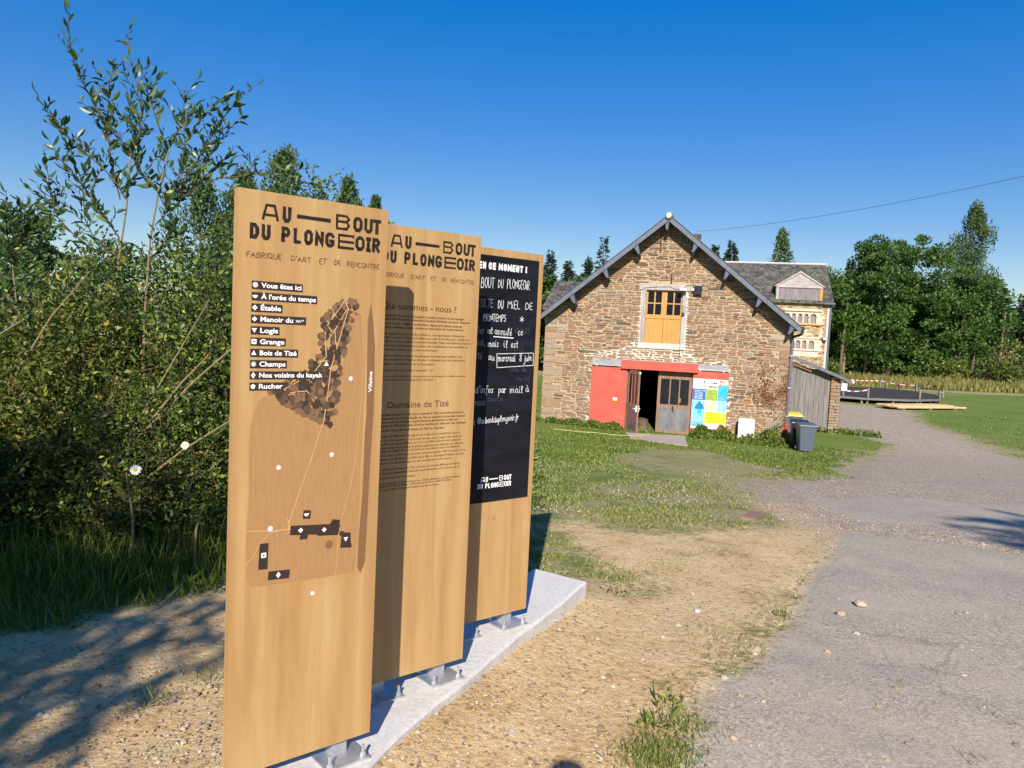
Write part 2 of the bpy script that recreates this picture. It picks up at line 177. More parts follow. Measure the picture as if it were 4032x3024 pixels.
def ground_material():
    m = NT('ground_surface'); p = m.pos()
    big = m.noise(p, .55, 5, .6); mid = m.noise(p, 2.6, 6, .7); fine = m.noise(p, 22, 6, .75); vf = m.noise(p, 90, 3, .8)
    # dirt: sandy clay with grit
    dirt = m.ramp(m.math('ADD', m.math('MULTIPLY', mid, .5), m.math('MULTIPLY', fine, .5)), [(.34, (.44, .265, .12)), (.48, (.74, .505, .255)), (.62, (.84, .64, .37))])
    peb = m.vor(p, 34, 'F1', 'Color'); pd = m.vor(p, 34)
    sel = m.math('GREATER_THAN', m.n('ShaderNodeSeparateColor').outputs[0], 0)
    sp = m.n('ShaderNodeSeparateColor'); m.l(peb, sp.inputs[0])
    grit = m.math('MULTIPLY', m.math('GREATER_THAN', sp.outputs[0], .62), m.math('LESS_THAN', pd, .36))
    gcol = m.ramp(sp.outputs[1], [(0, (.24, .14, .07)), (.4, (.46, .31, .17)), (.8, (.62, .48, .32)), (1, (.66, .58, .46))])
    dirt = m.mix(m.math('MULTIPLY', grit, .8), dirt, gcol)
    # gravel
    pk = m.vor(p, 26, 'F1', 'Color'); pk2 = m.vor(p, 26); spk = m.n('ShaderNodeSeparateColor'); m.l(pk, spk.inputs[0])
    grav = m.ramp(spk.outputs[0], [(0, (.30, .23, .17)), (.35, (.45, .37, .29)), (.7, (.54, .455, .365)), (1, (.66, .59, .5))])
    grav = m.mix(m.math('MULTIPLY', m.math('GREATER_THAN', pk2, .42), .75), grav, (.26, .20, .15))
    grav = m.mix(m.math('MULTIPLY', m.ramp(mid, [(.4, (0, 0, 0)), (.7, (1, 1, 1))]), .45), grav, (.50, .42, .32))
    # grass: living and dry
    gr = m.ramp(m.math('ADD', m.math('MULTIPLY', fine, .6), m.math('MULTIPLY', vf, .4)), [(.34, (.06, .10, .015)), (.5, (.15, .21, .035)), (.64, (.27, .33, .08))])
    dry = m.ramp(fine, [(.35, (.22, .17, .07)), (.5, (.37, .31, .15)), (.65, (.50, .43, .25))])
    dm = m.math('ADD', m.attr('dry'), m.math('MULTIPLY', m.math('SUBTRACT', m.math('ADD', m.math('MULTIPLY', mid, .6), m.math('MULTIPLY', big, .4)), .5), 2.4))
    lt = m.noise(p, 1.1, 5, .7); gr = m.mix(m.ramp(lt, [(.38, (.75, .75, .75)), (.62, (0, 0, 0))]), gr, m.mix(.5, gr, (.26, .27, .085)))
    gr = m.mix(m.ramp(m.noise(p, .23, 5, .65), [(.42, (0, 0, 0)), (.6, (.8, .8, .8))]), gr, m.mix(.55, gr, (.07, .17, .015)))
    gr = m.mix(m.ramp(dm, [(.35, (0, 0, 0)), (.75, (1, 1, 1))]), gr, dry)
    def brk(name, k=1.5, sharp=.12):
        a = m.math('ADD', m.attr(name), m.math('MULTIPLY', m.math('SUBTRACT', m.math('ADD', m.math('MULTIPLY', mid, .5), m.math('MULTIPLY', fine, .5)), .5), k))
        return m.ramp(a, [(.5 - sharp, (0, 0, 0)), (.5 + sharp, (1, 1, 1))])
    c = m.mix(brk('dirt', 2.2, .16), gr, dirt)
    c = m.mix(brk('track', 1.6, .2), c, grav)
    # asphalt, worn and dusty
    ap = m.vor(p, 105, 'F1', 'Color'); sa = m.n('ShaderNodeSeparateColor'); m.l(ap, sa.inputs[0])
    asp = m.ramp(sa.outputs[0], [(0, (.24, .20, .16)), (.5, (.41, .34, .262)), (.9, (.48, .405, .315)), (1, (.60, .53, .44))])
    wear = m.noise(p, 1.5, 6, .65); asp = m.mix(m.ramp(wear, [(.45, (0, 0, 0)), (.68, (.6, .6, .6))]), asp, (.50, .41, .305))
    asp = m.mix(m.ramp(m.noise(p, .8, 5, .7), [(.5, (0, 0, 0)), (.72, (.55, .55, .55))]), asp, (.25, .225, .215))
    crk = m.vor(m.mixv(p, .35), .9, 'DISTANCE_TO_EDGE'); crm = m.math('MULTIPLY', m.ramp(crk, [(.004, (1, 1, 1)), (.012, (0, 0, 0))]), m.ramp(big, [(.5, (0, 0, 0)), (.6, (1, 1, 1))])); asp = m.mix(m.math('MULTIPLY', crm, .3), asp, (.16, .13, .105))
    am = brk('asph', 1.3, .14); c = m.mix(am, c, asp)
    m.col(c); m.rough(.92, .15)
    h = m.math('ADD', m.math('MULTIPLY', fine, 1.0), m.math('MULTIPLY', grit, .35))
    inv = m.math('SUBTRACT', 1.0, am); h = m.math('MULTIPLY', h, m.math('ADD', m.math('MULTIPLY', inv, .95), .05)); h = m.math('ADD', h, m.math('MULTIPLY', am, m.math('ADD', .35, m.math('MULTIPLY', sa.outputs[1], .10)))); h = m.math('ADD', h, m.math('MULTIPLY', pk2, m.math('MULTIPLY', m.attr('track'), -.8)))
    bn = m.bump(h, 1.0, .03); m.l(m.math('SUBTRACT', 1.0, m.math('MULTIPLY', m.math('MAXIMUM', am, m.math('MULTIPLY', m.attr('track'), .6)), .86)), bn.inputs['Strength'])
    return m.m

def stone_material():
    m = NT('schist_stone'); t = m.attr('tint'); v = m.coord('Object'); n = m.noise(v, 14, 6, .7)
    c = m.ramp(t, [(0, (.12, .085, .065)), (.2, (.20, .135, .095)), (.4, (.25, .165, .11)), (.55, (.285, .19, .125)), (.7, (.31, .155, .085)), (.8, (.33, .235, .16)), (.9, (.25, .215, .185)), (1, (.38, .32, .255))])
    c = m.mix(m.math('MULTIPLY', m.ramp(n, [(.4, (0, 0, 0)), (.7, (1, 1, 1))]), .45), c, (.15, .1, .065))
    c = m.mix(m.math('MULTIPLY', m.ramp(m.noise(v, 5, 4), [(.55, (0, 0, 0)), (.7, (1, 1, 1))]), .35), c, (.42, .33, .23))
    m.col(c); m.rough(.9, .2); m.bump(n, .6, .02); return m.m

def far_masonry():
    m = NT('manor_masonry'); v = m.coord('Object', (1, 1, 2.4)); pe = m.vor(v, 3.4, 'F1', 'Color'); d = m.vor(v, 3.4, 'DISTANCE_TO_EDGE')
    s = m.n('ShaderNodeSeparateColor'); m.l(pe, s.inputs[0])
    c = m.ramp(s.outputs[0], [(0, (.11, .07, .04)), (.35, (.24, .145, .08)), (.7, (.34, .22, .13)), (1, (.46, .36, .25))])
    c = m.mix(m.ramp(d, [(.03, (1, 1, 1)), (.09, (0, 0, 0))]), c, (.40, .32, .22)); m.col(c); m.rough(.9, .2); m.bump(d, .5, .05); return m.m

def slate_material(name='mossy_slate', moss=.6):
    m = NT(name); v = m.coord('Object'); n = m.noise(v, 3.2, 6, .75); w_ = m.n('ShaderNodeTexBrick')
    w_.inputs['Scale'].default_value = 1; w_.inputs['Brick Width'].default_value = .3; w_.inputs['Row Height'].default_value = .16; w_.inputs['Mortar Size'].default_value = .012
    w_.inputs['Color1'].default_value = (.03, .03, .034, 1); w_.inputs['Color2'].default_value = (.055, .05, .055, 1); w_.inputs['Mortar'].default_value = (.02, .02, .02, 1)
    sep = m.n('ShaderNodeSeparateXYZ'); cmb = m.n('ShaderNodeCombineXYZ'); m.l(v, sep.inputs[0]); m.l(sep.outputs[0], cmb.inputs[0]); m.l(sep.outputs[2], cmb.inputs[1]); m.l(cmb.outputs[0], w_.inputs[0])
    c = m.mix(m.math('MULTIPLY', m.ramp(m.noise(v, 2.6, 9, .95), [(.47, (0, 0, 0)), (.56, (1, 1, 1))]), moss), w_.outputs[0], (.26, .235, .17))
    m.col(c); m.rough(.8, .3); m.bump(n, .5, .03); return m.m

def weathered(name, c=(.30, .28, .27), scale=(22, 22, 1.6), dark=.45):
    m = NT(name); v = m.coord('Object', scale); n = m.noise(v, 1.0, 6, .65, .5)
    o = m.n('ShaderNodeObjectInfo'); d = tuple(x * dark for x in c); l = tuple(min(1, x * 1.3) for x in c)
    cc = m.ramp(n, [(.3, d), (.5, c), (.72, l)])
    cc = m.mix(m.math('MULTIPLY', o.outputs['Random'], .3), cc, d)
    m.col(cc); m.rough(.85, .2); m.bump(n, .4, .008); return m.m

MAT = {}
def mats():
    g = MAT
    g['ply'] = plywood(); g['ground'] = ground_material(); g['stone'] = stone_material()
    g['mortar'] = simple('lime_mortar', (.395, .30, .205), .95, .22, 9, .5)
    g['fresh_mortar'] = simple('fresh_lime_mortar', (.57, .52, .45), .95, .12, 14, .5)
    g['far_stone'] = far_masonry(); g['slate'] = slate_material(); g['slate_new'] = simple('slate_edge', (.058, .066, .085), .55, .35, 3, .3, .4)
    g['fascia'] = simple('fascia_slate', (.115, .13, .17), .6, .22, 5, .2, .3)
    g['grey_wood'] = weathered('weathered_grey_wood', (.40, .37, .36)); g['plank'] = weathered('plank_wood', (.20, .185, .185)); g['rail_wood'] = weathered('rail_wood', (.33, .31, .32), (1.5, 22, 22))
    g['sill'] = simple('granite_sill', (.50, .46, .43), .9, .3, 40, .3)
    g['orange'] = simple('ochre_paint', (.43, .23, .056), .5, .07, 3, .05, .4); g['glass'] = simple('dark_window_glass', (.012, .014, .02), .08, .2, 3, 0, .6)
    m = NT('coral_red_paint'); v = m.coord('Object'); n = m.noise(v, 2.2, 6, .6); c = m.ramp(n, [(.3, (.44, .068, .048)), (.6, (.51, .092, .064)), (.8, (.54, .14, .09))])
    sp = m.ramp(m.noise(v, 26, 4, .7), [(.68, (0, 0, 0)), (.74, (1, 1, 1))]); c = m.mix(m.math('MULTIPLY', sp, .5), c, (.35, .08, .05)); m.col(c); m.rough(.6, .3); m.bump(n, .1, .01); g['red'] = m.m
    g['red_pipe'] = simple('red_pipe', (.55, .05, .03), .5, .2, 8); g['brown_wood'] = weathered('brown_wood', (.27, .165, .115), (20, 20, 1.5), .55)
    g['metal_sheet'] = simple('galvanised_panel', (.20, .205, .22), .42, .3, 5, .05, .5, .5, (1, 1, .4)); g['galv'] = simple('galvanised_steel', (.52, .53, .55), .45, .25, 14, .05, .5, .7)
    g['white'] = simple('white_paint', (.80, .79, .77), .5, .05, 6, 0, .4); g['white_plastic'] = simple('white_plastic', (.86, .85, .84), .4, .04, 3, 0, .4)
    g['black_ink'] = simple('black_ink', (.022, .016, .014), .6, .3, 30, 0, .2); g['brown_ink'] = simple('burnt_brown_ink', (.13, .055, .028), .7, .3, 40, 0, .2); g['brown_ink2'] = simple('faded_brown_ink', (.13, .06, .03), .7, .3, 40, 0, .2)
    g['white_ink'] = simple('white_ink', (.88, .87, .86), .6, .03, 10, 0, .2); g['label'] = simple('dark_label', (.04, .026, .022), .6, .15, 10, 0, .2)
    g['field'] = simple('map_field', (.35, .195, .085), .65, .1, 12, 0, .2, 0, (10, 10, 1)); g['map_path'] = simple('map_path', (.56, .33, .145), .65, .06, 10, 0, .2)
    def hatch(name, c1, c2, sc=260):
        m = NT(name); v = m.coord('Object'); q = m.n('ShaderNodeMapping'); q.inputs['Rotation'].default_value = (0, radians(40), 0); m.l(v, q.inputs[0])
        wv = m.n('ShaderNodeTexWave', bands_direction='X'); wv.inputs['Scale'].default_value = sc / 6.28; m.l(q.outputs[0], wv.inputs[0]); m.col(m.ramp(wv.outputs['Fac'], [(.35, c1), (.65, c2)])); m.rough(.65, .2); return m.m
    g['for0'] = hatch('forest_print_light', (.15, .085, .05), (.22, .125, .07), 1400); g['for1'] = hatch('forest_print_mid', (.07, .045, .032), (.13, .08, .05), 1500); g['for2'] = hatch('forest_print_dark', (.03, .022, .02), (.07, .045, .03), 1700)
    g['river'] = hatch('river_print', (.13, .06, .03), (.27, .145, .07), 1800)
    m = NT('chalkboard_black'); v = m.coord('Object'); n = m.noise(m.coord('Object', (3, 3, 9)), 1, 5, .6, 1.0); m.col(m.ramp(n, [(.35, (.007, .007, .010)), (.7, (.014, .015, .024))])); m.rough(m.ramp(n, [(.3, (.45,) * 3), (.7, (.65,) * 3)]), .16); g['board'] = m.m
    m = NT('chalk_marker'); v = m.coord('Object'); n = m.noise(v, 60, 3); m.col(m.ramp(n, [(.3, (.42, .43, .45)), (.5, (.72, .72, .73))])); m.rough(.8, .1); g['chalk'] = m.m
    g['chalk_dim'] = simple('dim_chalk', (.30, .31, .34), .8, .3, 50, 0, .1)  # dimmer grey for the words on the left of the board
    g['chalk_ghost'] = simple('wiped_chalk', (.055, .06, .075), .8, .3, 50, 0, .1)
    m = NT('cast_concrete'); v = m.coord('Object'); n = m.noise(v, 38, 6, .8); n2 = m.noise(v, 4, 4); c = m.ramp(n, [(.3, (.52, .49, .46)), (.6, (.70, .67, .63))]); c = m.mix(m.math('MULTIPLY', m.ramp(n2, [(.5, (0, 0, 0)), (.7, (1, 1, 1))]), .3), c, (.52, .45, .36)); m.col(c); m.rough(.9, .2); m.bump(n, .5, .01); g['concrete'] = m.m
    g['old_concrete'] = simple('old_concrete', (.40, .34, .28), .9, .2, 12, .3)
    g['dark'] = simple('painted_interior_shade', (.012, .01, .01), .95, .2, 3); g['floor_in'] = simple('interior_floor', (.34, .26, .18), .8, .2, 6)  # near-black: the shade indoors is put into the wall colour
    g['bin'] = simple('dark_grey_plastic', (.085, .105, .14), .42, .06, 4, 0, .4); g['bin2'] = simple('black_plastic', (.02, .021, .024), .4, .06, 4, 0, .4); g['yellow'] = simple('yellow_plastic', (.82, .62, .03), .45, .05, 4, 0, .4)
    g['iron'] = simple('rusty_iron', (.06, .035, .025), .8, .4, 20, .3); g['black_metal'] = simple('black_metal', (.03, .032, .036), .5, .2, 10); g['alu'] = simple('aluminium', (.6, .6, .62), .35, .1, 10, 0, .5, .8)
    g['hose'] = simple('yellow_hose', (.50, .46, .19), .6, .06, 4); g['bark'] = simple('bark', (.14, .105, .075), .95, .35, 18, .8, .1, 0, (4, 4, 1)); g['twig'] = simple('olive_stem', (.21, .165, .09), .8, .25, 30, .2); g['twig_dark'] = simple('dark_twig', (.085, .06, .04), .85, .25, 30, .2)
    g['pine_board'] = weathered('fresh_pine', (.66, .47, .25), (1.5, 14, 14), .75); g['deck'] = weathered('tarred_deck', (.055, .05, .05), (2, 14, 14), .5)
    g['plaster'] = simple('lime_plaster', (.56, .48, .36), .95, .25, 5, .5); g['lichen'] = simple('orange_lichen', (.55, .28, .06), .95, .3, 9, .4)
    g['dormer_wood'] = weathered('dormer_wood', (.42, .375, .37), (2, 6, 9), .6); g['dormer_dark'] = weathered('dormer_panel_wood', (.24, .205, .22), (12, 3, 1.2), .6)
    m = NT('barrier_tape'); v = m.coord('Object'); wv = m.n('ShaderNodeTexWave', bands_direction='X'); wv.inputs['Scale'].default_value = .8; m.l(v, wv.inputs[0]); m.col(m.ramp(wv.outputs['Fac'], [(.48, (.75, .72, .7)), (.52, (.6, .05, .04))])); m.rough(.5); g['tape'] = m.m
    g['leafA'] = leafmat('willow_leaf', [(0, (.018, .045, .012)), (.5, (.045, .095, .026)), (.85, (.11, .17, .055)), (1, (.28, .34, .05))], .22, .4, .5)
    g['leafB'] = leafmat('hedge_leaf', [(0, (.02, .042, .009)), (.5, (.075, .12, .02)), (.8, (.16, .21, .035)), (1, (.30, .32, .06))], .2)
    g['leafC'] = leafmat('olive_leaf', [(0, (.035, .05, .01)), (.5, (.095, .13, .022)), (.85, (.18, .21, .04)), (1, (.36, .28, .06))], .2)
    g['leafY'] = leafmat('yellow_green_leaf', [(0, (.20, .24, .03)), (1, (.42, .40, .04))], .35)
    g['dead'] = leafmat('dead_flower_heads', [(0, (.09, .045, .02)), (.5, (.19, .10, .04)), (1, (.30, .18, .08))], .05, .9, .1)
    g['vine'] = leafmat('dry_vine_leaf', [(0, (.20, .075, .03)), (.5, (.33, .14, .055)), (1, (.42, .22, .10))], .1, .8, .1)
    g['oak'] = leafmat('broadleaf_foliage', [(0, (.020, .050, .010)), (.5, (.050, .108, .018)), (1, (.10, .18, .032))], .2)
    g['conifer'] = leafmat('conifer_foliage', [(0, (.014, .032, .022)), (.5, (.028, .055, .032)), (1, (.05, .085, .045))], .08)
    g['poplar'] = leafmat('poplar_foliage', [(0, (.025, .055, .016)), (.5, (.06, .105, .03)), (1, (.12, .17, .06))], .15)
    g['grass'] = leafmat('grass_blade', [(0, (.06, .10, .015)), (.45, (.145, .20, .033)), (.8, (.27, .30, .075)), (1, (.44, .38, .18))], .3, .5, .3)
    g['meadow'] = leafmat('dry_meadow_grass', [(0, (.09, .11, .02)), (.5, (.19, .175, .05)), (1, (.34, .27, .11))], .2, .7, .2)
    g['clover'] = leafmat('clover_flower', [(0, (.55, .55, .45)), (1, (.8, .8, .75))], .1, .8, .1)
    g['straw'] = leafmat('leaf_litter', [(0, (.14, .07, .03)), (.5, (.33, .2, .1)), (1, (.55, .42, .27))], .05, .9, .1)
    g['peb'] = leafmat('pebble', [(0, (.22, .15, .09)), (.4, (.38, .28, .18)), (.8, (.50, .42, .33)), (1, (.64, .6, .54))], 0, .85, .25)
    g['petal'] = simple('white_petal', (.85, .85, .84), .6, .03, 10); g['disc'] = simple('yellow_disc', (.75, .45, .02), .8, .2, 90)
    g['cyan'] = simple('cyan_print', (.02, .40, .62), .5, .3, 6); g['dblue'] = simple('dark_blue_print', (.015, .13, .36), .5, .2, 6); g['lblue'] = simple('light_blue_print', (.22, .50, .78), .5, .25, 9)
    g['ygreen'] = simple('meadow_print', (.28, .36, .06), .5, .6, 24); g['pblossom'] = simple('blossom_print', (.55, .58, .35), .5, .6, 40); g['pyellow'] = simple('yellow_print', (.85, .75, .01), .5, .04, 6); g['pred'] = simple('red_print', (.72, .03, .04), .5, .1, 9)
    g['pblue2'] = simple('blue_silhouette', (.01, .16, .42), .5, .15, 6); g['cloth'] = simple('dark_cloth', (.05, .06, .09), .9, .2, 10); g['skin'] = simple('skin', (.5, .3, .2), .6, .1, 8)
    g['wire'] = simple('black_cable', (.02, .02, .022), .6, .1, 5)
mats()
# ------------------------------------------------------------ helpers
def G(x, y):
    s = min(max((y - 3) / 21, 0), 1); s = s * s * (3 - 2 * s) * .5 + s * .5
    return -1.6 * s + .02 * max(min(8.7 - x, 20), -5) * s
def Gn(x, y):
    s = np.clip((y - 3) / 21, 0, 1); s = s * s * (3 - 2 * s) * .5 + s * .5
    z = -1.6 * s + .02 * np.clip(8.7 - x, -5, 20) * s
    k = (np.hypot(x + .1, y - 3.5) < 3)
    if np.any(k):
        z = np.array(z, dtype=float); xx, yy = np.asarray(x)[k], np.asarray(y)[k]; z[k] += 0.05 * np.clip(1.1 - np.abs(np.minimum(sd_poly(xx, yy, SLABP0), 0)) / .45, 0, 1)
    return z
SLABP0 = [tuple(p) for p in SLAB] + [(-.62, 2.15), (-.95, 1.95), (-1.12, 2.2), (-.75, 3.0), (-.3, 3.95)]
def tag(o, label=None, cat=None, group=None, kind=None):
    if label: o['label'] = label
    if cat: o['category'] = cat
    if group: o['group'] = group
    if kind: o['kind'] = kind
    return o
def empty(name, loc=(0, 0, 0), rz=0, label=None, cat=None, group=None):
    o = bpy.data.objects.new(name, None); COL.objects.link(o); o.location = loc; o.rotation_euler = (0, 0, rz); o.empty_display_size = .1
    return tag(o, label, cat, group)
class MB:
    def __init__(s): s.v = []; s.f = []; s.t = []
    def add(s, vs, fs, tint=None):
        b = len(s.v); s.v += [tuple(v) for v in vs]; s.f += [tuple(i + b for i in f) for f in fs]
        if tint is not None: s.t += [tint] * len(fs)
        return s
    def box(s, x0, x1, y0, y1, z0, z1, ch=0):
        if ch:
            return s.prism([(x0 + ch, z0), (x1 - ch, z0), (x1, z0 + ch), (x1, z1 - ch), (x1 - ch, z1), (x0 + ch, z1), (x0, z1 - ch), (x0, z0 + ch)], y0, y1)
        v = [(x, y, z) for z in (z0, z1) for y in (y0, y1) for x in (x0, x1)]
        return s.add(v, [(0, 2, 3, 1), (4, 5, 7, 6), (0, 1, 5, 4), (2, 6, 7, 3), (0, 4, 6, 2), (1, 3, 7, 5)])
    def prism(s, poly, y0, y1):
        """polygon in x,z extruded along y"""
        n = len(poly); v = [(x, y0, z) for x, z in poly] + [(x, y1, z) for x, z in poly]
        return s.add(v, [tuple(range(n))] + [tuple(range(2 * n - 1, n - 1, -1))] + [((i + 1) % n, i, n + i, n + (i + 1) % n) for i in range(n)])
    def slab(s, poly, z0, z1):
        n = len(poly); v = [(x, y, z0) for x, y in poly] + [(x, y, z1) for x, y in poly]
        return s.add(v, [tuple(range(n - 1, -1, -1)), tuple(range(n, 2 * n))] + [(i, (i + 1) % n, n + (i + 1) % n, n + i) for i in range(n)])
    def tube(s, pts, r, n=6, caps=True, tint=None):
        pts = [Vector(p) for p in pts]; rs = r if isinstance(r, (list, tuple)) else [r] * len(pts)
        b = len(s.v); up = Vector((.31, .17, .93)); nf = 0
        for i, p in enumerate(pts):
            d = (pts[min(i + 1, len(pts) - 1)] - pts[max(i - 1, 0)])
            if d.length < 1e-9: d = Vector((0, 0, 1))
            d.normalize(); a = d.cross(up)
            if a.length < .05: a = d.cross(Vector((1, 0, 0)))
            a.normalize(); c = d.cross(a); up = -a.cross(d) if False else up
            for k in range(n):
                q = 2 * pi * k / n; s.v.append(tuple(p + (a * cos(q) + c * sin(q)) * rs[i]))
        for i in range(len(pts) - 1):
            for k in range(n):
                s.f.append((b + i * n + k, b + i * n + (k + 1) % n, b + (i + 1) * n + (k + 1) % n, b + (i + 1) * n + k)); nf += 1
        if caps:
            s.f.append(tuple(b + k for k in range(n - 1, -1, -1))); s.f.append(tuple(b + (len(pts) - 1) * n + k for k in range(n))); nf += 2
        if tint is not None: s.t += [tint] * nf
        return s
    def mesh(s, name, mat, smooth=False):
        me = bpy.data.meshes.new(name); me.from_pydata(s.v, [], s.f)
        if s.t and len(s.t) == len(s.f):
            a = me.attributes.new('tint', 'FLOAT', 'FACE'); a.data.foreach_set('value', s.t)
        if mat: me.materials.append(MAT[mat] if isinstance(mat, str) else mat)
        if smooth: me.polygons.foreach_set('use_smooth', [True] * len(me.polygons))
        me.update(); return me
    def build(s, name, mat, parent=None, smooth=False, **kw):
        o = bpy.data.objects.new(name, s.mesh(name, mat, smooth)); COL.objects.link(o)
        if parent: o.parent = parent
        return tag(o, **kw)
def np_obj(name, V, F, mat, parent=None, tint=None, smooth=False, **kw):
    """V (n,3), F (m,k) arrays"""
    V = np.ascontiguousarray(V, dtype=np.float32); F = np.ascontiguousarray(F, dtype=np.int32); m, k = F.shape
    me = bpy.data.meshes.new(name); me.vertices.add(len(V)); me.vertices.foreach_set('co', V.ravel())
    me.loops.add(m * k); me.loops.foreach_set('vertex_index', F.ravel()); me.polygons.add(m)
    me.polygons.foreach_set('loop_start', np.arange(0, m * k, k, dtype=np.int32)); me.polygons.foreach_set('loop_total', np.full(m, k, dtype=np.int32))
    if smooth: me.polygons.foreach_set('use_smooth', np.ones(m, dtype=bool))
    me.update(calc_edges=True)
    if tint is not None:
        a = me.attributes.new('tint', 'FLOAT', 'FACE'); a.data.foreach_set('value', np.ascontiguousarray(tint, dtype=np.float32))
    me.materials.append(MAT[mat]); o = bpy.data.objects.new(name, me); COL.objects.link(o)
    if parent: o.parent = parent
    return tag(o, **kw)
def unit(a): return a / (np.linalg.norm(a, axis=-1, keepdims=True) + 1e-9)
def leaf_arrays(C, D, L, W, fold=.25, rng=RNG):
    """folded diamond leaves: centre/base C, direction D, length L, width W"""
    n = len(C); D = unit(D); R = unit(np.cross(D, rng.normal(size=(n, 3)))); N = np.cross(D, R)
    L = np.broadcast_to(L, (n,))[:, None]; W = np.broadcast_to(W, (n,))[:, None]
    a = C; b = C + D * L * .45 + R * W * .5 + N * W * fold; c = C + D * L; d = C + D * L * .45 - R * W * .5 + N * W * fold
    V = np.stack([a, b, c, d], 1).reshape(-1, 3); F = np.arange(n * 4).reshape(n, 4); return V, F
def in_poly(x, y, P):
    P = np.asarray(P, float); r = np.zeros(np.shape(x), bool); j = len(P) - 1
    for i in range(len(P)):
        xi, yi = P[i]; xj, yj = P[j]
        if yi != yj: r ^= ((yi > y) != (yj > y)) & (x < (xj - xi) * (y - yi) / (yj - yi) + xi)
        j = i
    return r
def sd_poly(x, y, P):
    """signed distance, positive inside"""
    P = np.asarray(P, float); d = np.full(np.shape(x), 1e9); j = len(P) - 1
    for i in range(len(P)):
        a, b = P[j], P[i]; e = b - a; l = max(e @ e, 1e-9); t = np.clip(((x - a[0]) * e[0] + (y - a[1]) * e[1]) / l, 0, 1)
        d = np.minimum(d, np.hypot(x - a[0] - t * e[0], y - a[1] - t * e[1])); j = i
    return np.where(in_poly(x, y, P), d, -d)
def copy_tree(o, parent=None):
    c = o.copy(); COL.objects.link(c)
    if parent: c.parent = parent
    for ch in [q for q in COL.objects if q.parent == o]: copy_tree(ch, c)
    return c
def jag(P, step, amp, rng=random):
    out = []
    for i in range(len(P)):
        a, b = Vector(P[i]), Vector(P[(i + 1) % len(P)]); n = max(1, int((b - a).length / step)); d = (b - a); nn = Vector((-d.y, d.x)).normalized() if d.length else Vector((0, 0))
        for k in range(n): q = a + d * k / n + nn * rng.uniform(-amp, amp); out.append((q.x, q.y))
    return out

# ------------------------------------------------------------ ground
i_ = [tuple(p) for p in TRACK].index((14.89, 20.23)) - 1
TRACK = [tuple(p) for p in TRACK]; TRACK[i_:i_ + 1] = [(7.0, 5.5), (13, 9), (19, 15)]
TRACK[TRACK.index((14.89, 20.23))] = (19, 20)
NEARDIRT = [(-9, -8), (1.2, -8), (.9, 2.9), (.8, 4.6), (.3, 5.15), (-.6, 5.3), (-1.78, 4.95)] + [tuple(p) for p in VERGE[::-1]] + [(-9, 3.2)]
ASPHP = [tuple(p) for p in ASPH] + [(6.4, 5.5), (6.8, 3), (5.5, -6), (.3, -6), (.5, 1.5)]
FARLAWN = [(17.0, 24.6), (60, 18), (80, 60), (40, 62), (20, 47), (20.6, 41.3), (18.3, 35), (17.3, 29.2)]
STRIP = [(-60, 46), (16, 52), (28, 60), (60, 56), (120, 60), (120, 90), (-60, 90)]
